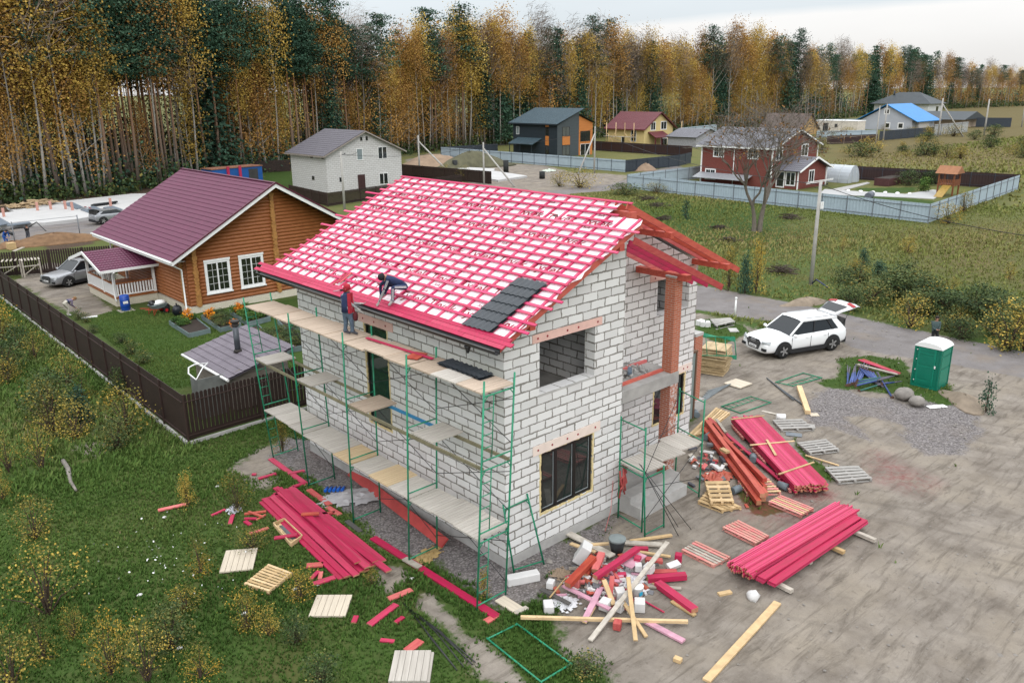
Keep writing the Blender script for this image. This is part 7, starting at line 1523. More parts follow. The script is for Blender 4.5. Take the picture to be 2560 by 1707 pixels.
def stand(label, p, fwd, cl, hair, arms, h=1.75, hat=None, extra=None, bend=0.0):
    f = V((*fwd,0)).normalized(); s = V((-f.y,f.x,0)); p = V(p); k = h/1.75; Z = V((0,0,1)); lean = f*math.sin(bend)+Z*math.cos(bend); pel = p+Z*.93*k-f*.12*math.sin(bend)
    J = dict(pel=pel, chest=pel+lean*.36*k, neck=pel+lean*.53*k, head=pel+lean*.68*k+f*.03)
    for n_, g in (('l',1),('r',-1)):
        J[n_+'sh'] = pel+lean*.47*k+s*g*.185*k; w_ = arms(p, f, s*g, Z, k, J[n_+'sh']); J[n_+'wr'] = w_; J[n_+'el'] = limb(J[n_+'sh'],w_,.30*k,.27*k, s*g*.4-f-Z*.3); J[n_+'hip'] = pel+s*g*.09*k-Z*.04; J[n_+'an'] = p+s*g*.11*k+Z*.09+f*.03*g; J[n_+'kn'] = limb(J[n_+'hip'],J[n_+'an'],.43*k,.43*k,f); J[n_+'toe'] = J[n_+'an']+f*.19+s*g*.03-Z*.05
    return person(label, J, f-Z*.25+(lean-Z)*.3, cl, p, hair, hat, extra)
hd3 = None
pm = G('U',422,128,1.73)
stand('man in a grey green jacket holding a phone behind the green toilet', (pm.x,pm.y,0), (-.80,-.6), dict(skin=SKIN,top=GJK,arm=GJK,hand=SKIN,leg=BLK,shoe=BLK), HAIRD, lambda p,f,s,Z,k,sh: p+Z*1.12+f*.34+s*.05, 1.78,
      extra=lambda t,J,F,sd,fw,up: MB().obox((J['lwr']+J['rwr'])/2+V((-.06,-.05,.05)),.08,.012,.15,.9,.6).build('phone', BLACKM, t))
pm = G('Q',300,560); stand('man in a black jacket standing by the earth heap at the left', pm, (-.5,-.8), dict(skin=SKIN,top=BLK,arm=BLK,hand=BLK,leg=cloth('slate trousers',(.05,.055,.07)),shoe=BLK), HAIRD, lambda p,f,s,Z,k,sh: p+Z*1.25+f*.2-s*.02, 1.72)
pm = G('Q',65,585); stand('man in a blue jacket bending down at the left edge', pm, (.3,-.9), dict(skin=SKIN,top=cloth('bright blue',(.01,.07,.30)),arm=cloth('bright blue',(.01,.07,.30)),hand=SKIN,leg=cloth('bright blue',(.01,.07,.30)),shoe=BLK), HAIRD, lambda p,f,s,Z,k,sh: sh-Z*.42+f*.25, 1.7, None, None, .8)
pm = G('Y',545,735); stand('woman in a navy waistcoat bending over plants by the long fence', pm, (.95,.1), dict(skin=SKIN,top=NAVY,arm=cloth('mauve sleeve',(.16,.13,.19)),hand=SKIN,leg=cloth('cream trousers',(.5,.47,.4)),shoe=WHT), mat('fair hair',(.25,.14,.06),.8), lambda p,f,s,Z,k,sh: sh-Z*.45+f*.12, 1.62, None, None, 1.35)
# ---------------------------------------------------------------- things on the roof and the scaffold decks
def tile_sheet(label, pt, n_rows, L_, W_, m):
    o, e, u = pt; t = tiles('tile_sheet', None, V((0,0,0)), e, u, n_rows, W_, L_, m, .2, .018, .03, 4); t.location = o; return tag(t, label, 'roof tile sheet', 'dark roof tile sheets')
a, b_, c_ = roofpt('E',1710,1180,.03), roofpt('E',1515,1125,.03), roofpt('E',1900,800,.03); e = (b_-a).normalized()
tile_sheet('dark grey waved tile sheet lying on the battens near the gable end', (roofpt('E',1710,1180,.02), e, SE), 6, (c_-b_).length, (b_-a).length, DTILE)
p = OX('J',1850,110,-.9); 
for i in range(2): t = tiles('tile_sheet', None, V(), V((0,-1,0)), V((1,0,.02)).normalized(), 2, 1.75, .5, DTILE, .2, .018, .02, 4); t.location = (-1.02+.03*i, 1.6-.05*i, 6.06+.03*i); tag(t, ['lower dark tile sheet on the top scaffold deck','upper dark tile sheet on the top scaffold deck'][i], 'roof tile sheet', 'dark roof tile sheets')
o = MB().obox((0,0,0),.55,.4,.03,.4).build('red_scrap', REDW, None); o.location = (-1.0,2.55,6.07); tag(o, 'orange red scrap board beside the tile sheets on the deck', 'board')
o = MB().bar((0,0,0),(.2,-3.0,0),.1,.03).build('batten', PINK, None); o.location = (-1.05,5.0,6.075); tag(o, 'pink batten left lying along the top scaffold deck', 'batten')
for i in range(3):
    a, b_ = roofpt('E',640+i*22,850-i*6,.02), roofpt('E',735+i*14,775-i*2,.02); o = MB().bar(V(), b_-a, .06, .03, NE).build('batten', [REDP,PINKB,REDP][i], None); o.location = a; tag(o, 'loose batten lying up the slope left of the hooded worker', 'batten', 'loose battens on the roof')
p = roofpt('E',690,890,.04); t = thing('hammer', 'claw hammer lying at the eave beside the hooded worker', 'hammer', p); MB().tube((0,0,0),(-.22,.12,-.02),.014,6).build('handle', RIM, t); MB().box(-.03,.09,-.02,.02,-.02,.03).build('head', BLACKM, t)
# rubble on the balcony and loose rope
for i, (k, x, y, r) in enumerate((('F',1370,1440,.42),('F',1440,1410,.35),('F',1300,1480,.3))):
    p = OY(k,x,y,.9 if i else .7); 
rr = random.Random(3); mb = MB()
for i in range(60): mb.obox((rr.uniform(5.6,7.2),rr.uniform(.55,1.5),4.13+rr.uniform(0,.16)),rr.uniform(.04,.16),rr.uniform(.04,.12),rr.uniform(.03,.1),rr.uniform(0,3),rr.uniform(0,.6))
tag(mb.build('rubble', CONC, None), kind='stuff')
o = MB().obox((0,0,0),.5,.14,.1,.7).build('spirit_level', mat('blue grey tool',(.10,.14,.19),.5), None); o.location = (6.2,.75,4.33); tag(o, 'blue grey tool lying on the balcony rubble', 'tool')
mb = MB(); rr = random.Random(4)
for i in range(9): mb.path([(rr.uniform(-.12,.12),rr.uniform(-.1,.1),1.85-.1*i*.3),(rr.uniform(-.2,.2),rr.uniform(-.12,.12),1.3+rr.uniform(-.2,.2)),(rr.uniform(-.22,.22),rr.uniform(-.12,.12),.9+rr.uniform(-.2,.2))],.03,5)
o = mb.build('red_rags', REDP, None); o.location = (sa[0].x+.1,sa[0].y-.05,0); tag(o, 'red rags hanging from the short scaffold by the wall', 'rags')
o = MB().path([(4.6,-.02,1.2),(4.2,-.3,.4),(3.6,-.6,.03)],.008,4).build('cord', REDP, None)
tag(o, 'thin pink cord hanging by the gable corner', 'cord')
# ---------------------------------------------------------------- rubble heap of offcuts before the gable
HP_ = 'boards and offcuts of the big rubble heap'
for lab, p, q, w_, h_, m, z, z2 in [('long sawn batten lying right across the front of the heap',(5,700),(1344,735),.09,.08,WOODY,.08,.08),('long grey board leaning over the heap towards the camera',(560,890),(1180,105),.13,.05,WOODG,.02,.75),('pale board lying up the front of the heap, right one',(925,890),(865,385),.11,.05,WOODY,.1,.6),('pale board lying up the front of the heap, middle one',(750,605),(670,405),.13,.05,WOODY,.12,.55),
 ('pale board slipping off the front of the heap',(1010,860),(825,580),.1,.05,WOODY,.03,.2),('thick orange offcut on the left side of the heap',(380,435),(590,215),.2,.15,REDW,.28,.5),('thick pink offcut upright at the back of the heap',(600,325),(655,185),.2,.14,REDP,.3,.45),('long pink beam over the top of the heap',(600,375),(945,145),.17,.12,PINK,.42,.5),('short orange beam under the thick pink offcut',(525,360),(595,240),.16,.13,REDW,.2,.25),
 ('pale pink board at the front left of the heap',(345,450),(720,640),.13,.05,mat('washed pink wood',(.56,.30,.38),.7,.3,4),.15,.2),('whitish pink board under the front of the heap',(510,740),(640,480),.16,.05,mat('washed pink wood',(.56,.30,.38),.7),.04,.3),('pink board standing up behind the pale boards',(715,575),(740,375),.13,.05,REDP,.1,.5),('red beam end at the right side of the heap',(1020,385),(1330,360),.2,.16,PINK,.05,.08),('salmon beam end behind the red one on the right',(1070,340),(1255,335),.18,.14,REDP,.05,.05),
 ('long red beam reaching out of the heap to the right',(1100,420),(1400,640),.24,.15,PINK,.03,.03),('pale board lying along the long red beam',(1020,400),(1400,660),.1,.05,WOODY,.02,.02),('short fresh board beside the long red beam',(1215,575),(1400,690),.13,.05,WOODY,.02,.02),('grey board at the right foot of the heap',(950,450),(1290,475),.12,.05,WOODG,.03,.03),('wide grey board behind the heap towards the window',(390,35),(740,215),.26,.05,WOODG,.08,.14),
 ('short pine board in front of the bucket',(550,125),(710,115),.1,.06,WOODY,.15,.15),('grey plank right of the bucket',(815,105),(1140,125),.2,.06,WOODG,.06,.06),('pale plank behind the bucket',(880,95),(1215,48),.11,.06,WOODY,.06,.06),('pine board right behind the heap',(945,180),(1205,220),.09,.05,WOODY,.08,.08),('red stump behind the heap',(945,152),(1025,152),.14,.12,PINK,.05,.05),('yellow split board at the back left of the heap',(405,115),(600,185),.13,.05,WOODY,.15,.2),
 ('dark wet board at the left foot of the heap',(165,480),(400,600),.13,.03,mat('dark wet board',(.08,.075,.07),.8),.1,.1),('thin lath at the left side of the heap',(238,550),(370,390),.03,.03,WOODY,.15,.3),('thin red lath at the right foot of the heap',(945,548),(1155,668),.04,.03,PINK,.02,.02),('pink whitish board lying on the yard below the heap',(1005,735),(1310,895),.17,.06,mat('washed pink wood',(.56,.30,.38),.7),.02,.02),('small split board under the front batten',(515,745),(590,620),.12,.05,WOODY,.03,.1),
 ('pale pink sheet on top of the heap',(850,300),(975,200),.35,.03,mat('washed pink wood',(.56,.30,.38),.7),.35,.4),('dark plank on the right of the heap',(905,290),(1110,285),.12,.04,mat('dark wet board',(.08,.075,.07),.8),.3,.3),('red wedge offcut on the right of the heap',(1000,235),(1140,250),.18,.1,REDP,.25,.2)]: board(lab, 'P', p, q, w_, h_, m, z, z2, HP_)
def block(label, k, x, y, sx_, sy_, sz, rz, m, z=0.0, name='block', group='blocks in the rubble heap', tilt=0.0, cat='block'):
    p = G(k,x,y,z); o = MB().obox((0,0,sz/2),sx_,sy_,sz,0,tilt).build(name, m, None, bevel=.02 if sz > .12 else .005); o.location = p; o.rotation_euler = (0,0,rz); return tag(o, label, cat, group)
WBL = mat('white foam block', (.60,.59,.58), .85, .06, 5)
for i, (x, y, a, b2, c2, r, z, tl_, lab) in enumerate([(500,270,.42,.3,.6,.6,.1,.5,'big white block standing on the back left of the heap'),(245,470,.25,.2,.2,.5,.02,0,'white block at the left foot of the heap'),(228,655,.36,.26,.22,.9,0,0,'white block on the grass left of the heap'),(680,640,.3,.26,.26,.3,.02,0,'white block under the front of the heap'),(955,650,.32,.28,.28,.7,0,0,'white block at the right front of the heap'),(1030,355,.3,.25,.25,.2,.15,0,'white block behind the grey leaning board'),(800,560,.3,.25,.28,1.0,.05,0,'white block between the pale boards'),(795,660,.2,.2,.26,.2,0,0,'small white block before the pale boards'),(945,335,.22,.2,.2,.8,.2,0,'small white block on top of the heap'),(855,580,.25,.22,.22,.4,.05,0,'white block right of the pale boards'),(1225,310,.42,.2,.12,-.2,.05,.3,'white torn foam piece at the right of the heap')]): block(lab,'P',x,y,a,b2,c2,r,WBL,z,'white_block','blocks in the rubble heap',tl_)
block('long white block lying at the house corner','N',1250,865,.95,.28,.24,-.42,WBL,0,'white_block',None); block('sawn pink beam end standing before the heap','P',778,800,.22,.2,.22,.5,REDP,0,'beam_end',None); block('red beam end among the bricks on the heap','P',940,275,.2,.18,.2,.4,PINK,.3,'beam_end'); block('red beam end by the pallet right of the heap','P',1265,270,.2,.2,.28,.5,PINK,.02,'beam_end'); block('pink beam end on the left of the heap','P',455,475,.16,.16,.28,.4,REDP,.05,'beam_end')
p = G('O',497,985); o = MB().blob((0,0,.1),.2,.17,.15,5,.2,9,6).build('white_stone', WBL, None); o.location = p; tag(o, 'white lump lying alone on the yard', 'lump')
t = thing('bucket', 'black rubber bucket with a grey rim on the rubble heap', 'bucket', G('P',775,185,.08)); MB().lathe((0,0,0),[(.17,0),(.24,.36),(.255,.40),(.235,.40),(.20,.34)],18).build('bucket_body', mat('dark bucket',(.045,.055,.06),.7,.3,6), t); MB().lathe((0,0,.385),[(.255,0),(.26,.06),(.235,.065)],18).build('dusty_rim', mat('grey dust',(.2,.23,.23),.9), t)
t = thing('paint_bucket', 'white paint bucket with a blue print in the rubble heap', 'bucket', G('P',935,545,.05)); MB().lathe((0,0,0),[(.15,0),(.16,.3),(.175,.31),(.175,.34),(.02,.35)],16).build('bucket_body', WHITEP, t); MB().box(-.10,.02,-.175,-.158,.12,.22).build('print', mat('cyan print',(.02,.35,.55),.5), t)
rr = random.Random(9); SCR = [PINK,REDP,REDW,WBL,WOODG,mat('grey scrap',(.16,.16,.17),.8),mat('brick chip',(.40,.10,.06),.8),WBL]
for i in range(190):
    a = rr.gauss(0,1); x, y = 670+rr.gauss(0,165), 420+rr.gauss(0,100); z = max(0,.34-math.hypot((x-680)/260,(y-400)/160)*.24)
    block('small broken scrap in the middle of the big rubble heap','P',x,y,rr.uniform(.06,.30),rr.uniform(.04,.14),rr.uniform(.03,.10),rr.uniform(0,3),rr.choice(SCR+[mat('washed pink wood',(.56,.30,.38),.7),WBL]),z*rr.uniform(.3,1),'scrap','small scraps in the rubble heap',rr.uniform(-.5,.5),'scrap')
for i in range(75):
    x, y = 640+rr.gauss(0,130), 850+rr.gauss(0,85); block('small broken scrap between the steps and the orange beams','L',x,y,rr.uniform(.08,.4),rr.uniform(.05,.18),rr.uniform(.03,.12),rr.uniform(0,3),rr.choice(SCR+[mat('slate scrap',(.10,.10,.12),.8)]*3),rr.uniform(0,.12),'scrap','small scraps beside the orange beams',rr.uniform(-.4,.4),'scrap')
mb = MB(); r2 = random.Random(8)
def crumple(label, k, x, y, r, m, h=.25, seed=1, nm='plastic_sheet', cat='plastic sheet', sx_=1.0, rz=0.0):
    rr = random.Random(seed); n_ = 12; vs = [(sx_*r*(i/n_*2-1)*(1+rr.uniform(-.1,.1)), r*(j/n_*2-1)*(1+rr.uniform(-.1,.1)), rr.uniform(.01,h)*max(.1,1-math.hypot(i/n_*2-1,j/n_*2-1)*.75)) for i in range(n_+1) for j in range(n_+1)]
    o = MB().add(vs,[(i*(n_+1)+j,(i+1)*(n_+1)+j,(i+1)*(n_+1)+j+1,i*(n_+1)+j+1) for i in range(n_) for j in range(n_) if math.hypot(i/n_*2-1+.08,j/n_*2-1+.08) < 1.05+.2*math.sin(i*2.1+j)]).build(nm, m, None); o.location = G(k,x,y,.01); o.rotation_euler = (0,0,rz); return tag(o, label, cat)
crumple('white crumpled film on top of the rubble heap','P',790,430,.85,mat('white film',(.62,.62,.64),.5),.3,2); bpy.context.view_layer.update(); crumple('clear plastic sheet lying under the scaffold on the gravel','J',960,1150,.6,mat('milky film',(.36,.35,.36),.35,.15,3),.22,3,sx_=2.0,rz=-.5)
crumple('white and black torn sheet at the left foot of the heap','P',360,595,.35,mat('white film',(.62,.62,.64),.5),.1,4); crumple('brown cardboard scrap at the left of the heap','P',330,365,.3,mat('cardboard',(.27,.2,.14),.85),.12,5,'cardboard','cardboard'); crumple('white bag beside the golden sapling left of the pink pile','I',1600,1030,.24,mat('white bag',(.55,.56,.62),.5),.3,6,'bag','bag'); crumple('yellow torn paper under the near scaffold frame','N',595,690,.3,mat('ochre paper',(.42,.29,.12),.8),.1,7,'paper','paper',2.0,.3)
crumple('red brown rolled sheet by the tilted pallet','L',650,985,.45,mat('red brown sheet',(.45,.11,.07),.6),.25,8,'sheet','sheet',1.4,-.2)
p = G('J',715,1110,.05); t = thing('water_bottles', 'blue bottle bundle lying under the scaffold', 'bottles', p)
for i in range(5): MB().tube((i*.11,-i*.09,.05),(i*.11+.2,-i*.09+.16,.05),.055,8).build('bottle', mat('blue bottle',(.01,.10,.45),.3), t)
for i in range(6):
    a, b_ = G('N',435+i*16,1012+i*14,.03), G('N',[790,850,905,800,870,925][i],[1455,1450,1430,1470,1400,1415][i],.03); m_ = lerp(a,b_,.5)+V((rr.uniform(-.1,.1),rr.uniform(-.1,.1),.04)); o = MB().path([V(),m_-a,b_-a],.016,6).build('steel_rod', BLACKM, None); o.location = a; tag(o, 'black rod in the bundle on the grass by the sand track', 'rod', 'black rods lying on the grass')
for i, (k,x,y) in enumerate((('L',570,668),('L',475,475),('L',1205,1085),('L',1180,500),('L',800,1115),('L',940,850))): o = MB().tube((-.18,0,.14),(.18,.06,.14),.13,12).build('canister', [mat('grey canister',(.13,.16,.18),.5),WHITEP][i==3], None); o.location = G(k,x,y); o.rotation_euler = (0,0,i*.7); tag(o, ['grey canister between scaffold and orange beams','grey canister by the big pallet at the pillar','grey canister before the high pink stack','pale lilac bucket lying on the bare pallet','small grey canister by the tilted pallet','grey canister under the orange beams'][i], 'canister', 'canisters among the timber')
for i, (k,x,y,s_) in enumerate((('M',1125,432,.12),('M',958,965,.14),('M',1485,222,.12),('M',1230,1325,.13),('N',490,852,.12),('M',1675,1095,.16),('M',2020,925,.14),('M',2172,895,.1))): o = MB().blob((0,0,s_*.3),s_*.6,s_*.4,s_*.3,i,.25,8,5).build('litter', WBL, None); o.location = G(k,x,y); tag(o, 'scrap of pale litter lying in the long grass', 'litter', 'pale litter in the grass')
# white specks in the grass
n_ = 80; C = np.array([(*G('M', rs.normal(1150,260), rs.normal(720,150))[:2], .09) for i in range(n_)]); v, f = quads(C, .05); tag(numpy_mesh('wild_flowers', v, f, WHITEP), kind='stuff')
# fallen stones on the gravel and yard
n_ = 2600; P2 = []
for k, (x0,x1,y0,y1) in (('J',(600,2200,700,1559)),('H',(900,2050,1120,1559)),('N',(1150,2300,420,900)),('O',(0,2352,0,1559)),('H',(1100,2300,600,1000))):
    for i in range(n_//5): 
        p = G(k, rs.uniform(x0,x1), rs.uniform(y0,y1)); P2.append((p.x,p.y,.015))
P2 = np.array(P2); mk = masks(P2[:,0],P2[:,1]); kk = (np.maximum(mk['dirt'],np.maximum(mk['gravel'],mk['road'])) > .5) & (sdist(HOUSE_P,P2[:,0],P2[:,1]) < -.05); P2 = P2[kk]
oct_ = np.array([(1,0,0),(0,1,0),(-1,0,0),(0,-1,0),(0,0,.7),(0,0,-.7)]); of = np.array([(0,1,4),(1,2,4),(2,3,4),(3,0,4)]); sz = (rs.gamma(2,.009,len(P2))+.006)*np.where(np.maximum(mk['gravel'][kk],mk['road'][kk]) > .5, 1.3, .8); a = rs.uniform(0,6.28,len(P2)); vv = oct_[None]*sz[:,None,None]*rs.uniform(.6,1.3,(len(P2),6,1)); ca, sa_ = np.cos(a)[:,None], np.sin(a)[:,None]; vv = np.stack([vv[...,0]*ca-vv[...,1]*sa_, vv[...,0]*sa_+vv[...,1]*ca, vv[...,2]],2)+P2[:,None]
tag(numpy_mesh('stones', vv.reshape(-1,3), (of[None]+np.arange(len(P2))[:,None,None]*6).reshape(-1,3), STONE), kind='stuff')
# ---------------------------------------------------------------- log house yard
p = G('D',862,1028); t = thing('barrel', 'bright blue plastic barrel standing at the porch corner', 'barrel', p); BLB = mat('blue barrel plastic',(.008,.06,.33),.4,.1,2); MB().lathe((0,0,.03),[(.27,0),(.29,.05),(.29,.3),(.305,.33),(.29,.36),(.29,.62),(.305,.65),(.29,.68),(.285,.93),(.24,.97)],22).build('barrel_body', BLB, t); MB().box(-.2,.1,-.31,-.292,.5,.66).build('paper_label', WHITEP, t); MB().box(-.45,.45,-.4,.4,-.02,.028).build('base_board', WOODG, t)
p = G('D',1085,1050); t = thing('wheelbarrow', 'wheelbarrow with red handles and a white sack before the log house', 'wheelbarrow', p, .2); MB().loft([[V((x*.75,y*.75,.36)) for x,y in ((-.45,-.3),(.45,-.25),(.45,.25),(-.45,.3))],[V((x,y,.62)) for x,y in ((-.5,-.36),(.55,-.3),(.55,.3),(-.5,.36))]],False).build('tray', mat('grey barrow tray',(.2,.24,.25),.5), t)
for s in (-1,1): MB().path([(-1.0,s*.3,.5),(-.3,s*.25,.36),(.45,s*.1,.2)],.02,6).path([(-.45,s*.3,.36),(-.5,s*.3,.0),(-.25,s*.28,.34)],.018,6).build('red_handle', mat('red barrow tube',(.45,.03,.02),.5), t); MB(Matrix.Translation((.4,s*.26,.19)) @ Matrix.Rotation(math.pi/2,4,'X')).lathe((0,0,-.04),[(.19,0),(.19,.08)],16).build('wheel', TYRE, t); MB(Matrix.Translation((.4,s*.26,.19)) @ Matrix.Rotation(math.pi/2,4,'X')).lathe((0,0,-.05),[(.1,0),(.1,.1)],12).build('hub', mat('red hub',(.5,.02,.02),.5), t)
MB().blob((.1,0,.7),.4,.3,.16,3,.2).build('sack', WHITEP, t); MB().blob((-.3,.1,.72),.22,.2,.2,4,.3).build('black_sack', BLACKM, t)
for i, (x, y, r, lab) in enumerate(((1215,1060,.36,'black rubbish sack by the downpipe of the log house'),(1140,1035,.3,'black sack behind the wheelbarrow'))): o = MB().blob((0,0,r*.85),r*.85,r*.8,r,i+3,.14,12,8).lathe((0,0,r*1.7),[(.06,0),(.03,.06),(.08,.14)],8).build('rubbish_sack', mat('black sack plastic',(.012,.015,.02),.35,.3,6), None); o.location = G('D',x,y); tag(o, lab, 'sack', 'black sacks')
rr = random.Random(2); p = G('D',1115,950)
for i in range(8): o = MB().tube((rr.uniform(-.3,.3),-.25,0),(rr.uniform(-.2,.3),.35,rr.uniform(1.1,1.7)),.018,5).build('garden_tool', mat('tool handle',(.28,.2,.12),.7), None); o.location = (p.x+.2*i*.3,p.y,0); tag(o, 'garden tool handle leaning at the porch side of the log house', 'garden tool', 'garden tools leaning at the porch')
o = MB().obox((0,0,.04),.9,.25,.05,-.2).build('white_bag', WHITEP, None); o.location = G('Y',715,750); tag(o, 'white bag lying beside the bending woman', 'bag')
for (x0,x1,y0,y1),lab in (((175,335,330,430),'grey wooden trestle nearest the silver car'),((-20,180,350,440),'grey wooden trestle further left by the board fence')):
    a, b_ = G('Y',x0+25,y1), G('Y',x1,y1-15); d = (b_-a).normalized(); s_ = V((-d.y,d.x,0)); t = thing('trestle', lab, 'trestle', a, 0, 'grey wooden trestles'); ln = (b_-a).length
    for u in (0,1):
        for v_ in (0,1): MB().bar(d*ln*u+s_*v_*1.0, d*ln*u+s_*v_*.9+V((0,0,1.25)),.09,.09).build('leg', WOODG, t)
    for i in range(6): MB().bar(d*(ln*i/5)-s_*.1+V((0,0,1.29)), d*(ln*i/5)+s_*1.1+V((0,0,1.29)),.12,.04).build('slat', WOODG, t)
    MB().bar(V((0,0,.2)),d*ln+V((0,0,1.0)),.08,.05).build('brace', WOODG, t); MB().bar(V((0,0,.85)),d*ln+V((0,0,.85)),.08,.06).build('rail', WOODG, t)
# shed with a stove pipe
SX0, SX1, SY0, SY1 = -.35, 2.2, 16.9, 21.0; t = thing('shed', 'small weathered log shed with a tiled lean-to roof and stove pipe', 'shed', (SX0,SY0,0)); SW_ = mat('weathered shed boards',(.25,.225,.195),.85,.35,4,(.5,.5,3),col2=(.14,.12,.10)); zz = lambda x: 1.72+(x-SX0)*.24
w = MB()
for i in range(9): z = .1+i*.19; w.box(0,SX1-SX0,0,.08+.02*(i%2),z,z+.18)
w.prism([(0,0,1.81),(SX1-SX0,0,1.81),(SX1-SX0,0,2.3),(0,0,1.815)],(0,.08,0)); w.build('plank_wall', SW_, t)
w = MB(); w.box(.0,.08,.12,SY1-SY0,.05,1.68).box(SX1-SX0-.08,SX1-SX0,.12,SY1-SY0,.05,2.25).box(.1,SX1-SX0-.1,SY1-SY0-.1,SY1-SY0,.05,1.75); w.build('side_wall', SW_, t)
u = V((1,0,.24)).normalized(); tiles('roof', t, (-.35,-.35,1.70), (0,1,0), u, 9, 4.8, 3.25, mat('worn lilac tile',(.145,.125,.15),.5,.25,2), .2, .018, .03, 4)
MB().tube((-.4,-.4,1.66),(-.4,4.5,1.66),.06,8).build('gutter', WHITEP, t)
q = V((1.15,1.9,2.1)); pp = MB().lathe(tuple(q),[(.13,-.1),(.13,1.15)],14).build('stove_pipe', mat('sooty steel pipe',(.09,.10,.115),.45,.4,3,metal=.4), t); MB().lathe(tuple(q+V((0,0,1.15))),[(.15,0),(.17,.06),(.14,.08),(.14,.16),(.19,.17),(.19,.26)],14).build('cowl', mat('sooty black',(.03,.025,.022),.7), pp); MB().lathe(tuple(q),[(.2,-.05),(.15,.08)],12).build('flashing', mat('sooty black',(.03,.025,.022),.7), pp)
t = thing('garden_screen', 'grey sheet screen with a white hoop beside the shed', 'screen', (-1.75,17.2,0)); MB().box(0,1.2,0,.03,0,1.75).build('sheet_panel', mat('dull zinc sheet',(.19,.20,.19),.5,.3,2), t); MB().box(-.03,0,0,.7,0,1.75).build('sheet_panel', mat('dull zinc sheet',(.19,.20,.19),.5), t); MB().path([(-.05,.0,1.78),(-.15,.5,1.95),(.1,1.1,2.0),(.5,1.5,1.95),(1.1,1.6,1.85)],.03,6).path([(-.05,0,1.78),(.6,.9,1.9),(1.1,1.5,1.9)],.025,6).build('white_hoop', WHITEP, t)
# ---------------------------------------------------------------- building plot at the far left
PAL = mat('pale slab concrete',(.46,.455,.45),.9,.1,.6)
t_ = [G('Q',*p) for p in ((-300,430),(470,385),(780,350),(960,318),(1600,230),(1700,80),(1344,85),(640,165),(480,190),(70,215),(150,270),(-300,320))]
o = MB().prism([p-V((0,0,.05)) for p in t_],(0,0,.4)).build('foundation_slab', PAL, None); tag(o, 'long pale concrete foundation slab at the far left', 'slab')
SHT = mat('blue grey sheet stack',(.15,.18,.215),.5,.15,1)
for i,(pts,lab) in enumerate((([(640,165),(735,150),(855,205),(780,218)],'blue grey sheets lying on the middle of the pale slab'),([(820,225),(960,190),(1060,235),(960,275)],'blue grey sheets beside the silver hatchback'),([(1050,205),(1150,190),(1250,225),(1150,250)],'blue grey sheets furthest right on the pale slab'),([(-60,310),(0,310),(105,368),(-20,390)],'blue grey sheets at the left edge of the slab'),([(70,378),(300,350),(315,362),(80,392)],'thin grey sheet along the front edge of the slab'))):
    q = [G('Q',*p,.37) for p in pts]; c = sum(q,V())/4; o = REL(c).prism(q,(0,0,.1)).build('sheet_stack', SHT, None); o.location = c; tag(o, lab, 'sheets', 'blue grey sheets on the slab')
for i in range(4): a, b_ = G('Q',930+i*8,180-i*3,.42+.06*i), G('Q',1170+i*8,150-i*3,.42+.06*i); o = MB().tube(V(),b_-a,.12,8).build('black_pipe', mat('black plastic pipe',(.015,.017,.02),.5), None); o.location = a; tag(o, 'black plastic pipe in the bundle on the pale slab', 'pipe', 'black pipes on the slab')
for x, y in ((385,235),(520,222),(670,220),(740,232),(1130,190),(42,298)): o = MB().box(-.12,.12,-.12,.12,0,1.0).build('salmon_post', mat('salmon post',(.52,.27,.22),.8), None); o.location = G('Q',x,y,.3); tag(o, 'short salmon post standing on the pale slab', 'post', 'salmon posts on the slab')
for i,(x,y,r,lab) in enumerate(((190,205,1.6,'heap of tan offcuts at the left end of the slab'),(290,175,1.9,'biggest heap of tan offcuts on the slab'),(465,170,1.6,'heap of tan offcuts right of the biggest one'))):
    mb = MB(); rr = random.Random(i)
    for k in range(45): mb.obox((rr.gauss(0,.5)*r,rr.gauss(0,.4)*r,rr.random()*.5),rr.uniform(.4,1.1),rr.uniform(.15,.4),.08,rr.uniform(0,3),rr.uniform(-.3,.3))
    o = mb.build('offcut_heap', mat('tan offcuts',(.40,.29,.17),.85,.3,2), None); o.location = G('Q',x,y,.35); tag(o, lab, 'heap', 'tan offcut heaps')
EARTH = mat('orange brown earth',(.19,.11,.058),.95,.35,2,bump=.6)
def mound(label, k, x, y, rx, ry, h, rz, seed, m=EARTH):
    rr = random.Random(seed); rings = []
    for i in range(8):
        u = i/7; q = []
        for j in range(22): a = 2*math.pi*j/22; kx = (1-u)*(1+.18*math.sin(3*a+seed)+rr.uniform(-.06,.06)); q.append(V((rx*kx*math.cos(a),ry*kx*math.sin(a),h*(math.sin(u*1.57)**1.3)*(1+rr.uniform(-.12,.12))-.03)))
        rings.append(q)
    o = MB().loft(rings).build('earth_mound', m, None); o.location = G(k,x,y); o.rotation_euler = (0,0,rz); return tag(o, label, 'mound', 'heaps of earth')
mound('orange brown earth heap behind the picket fence at the left','Q',560,555,5.2,1.7,.9,-.25,1); mound('small earth heap beside the man in blue','Q',130,590,2.4,1.2,.5,0,2); mound('sandy heap before the dark modern house, left one','B',620,1140,9,5,2.2,.2,3,mat('sandy heap earth',(.27,.19,.13),.95,.3,.6,bump=.4)); mound('overgrown dark heap before the dark modern house','B',900,1140,9,5,2.6,.1,4,mat('weedy heap',(.10,.095,.055),.95,.4,.6,bump=.6)); mound('small sand heap by the graphite fence','B',2080,1165,2.5,1.8,1.2,.1,5,mat('sandy heap earth',(.27,.19,.13),.95))
mound('low sand bank at the roadside beyond the white car','H',860,545,1.9,.6,.45,-.35,6,mat('sand bank',(.25,.20,.15),.95,.3,2,bump=.5)); mound('low sand bank right of the green toilet','H',1950,1215,1.5,.8,.35,.9,7,mat('sand bank',(.25,.20,.15),.95))
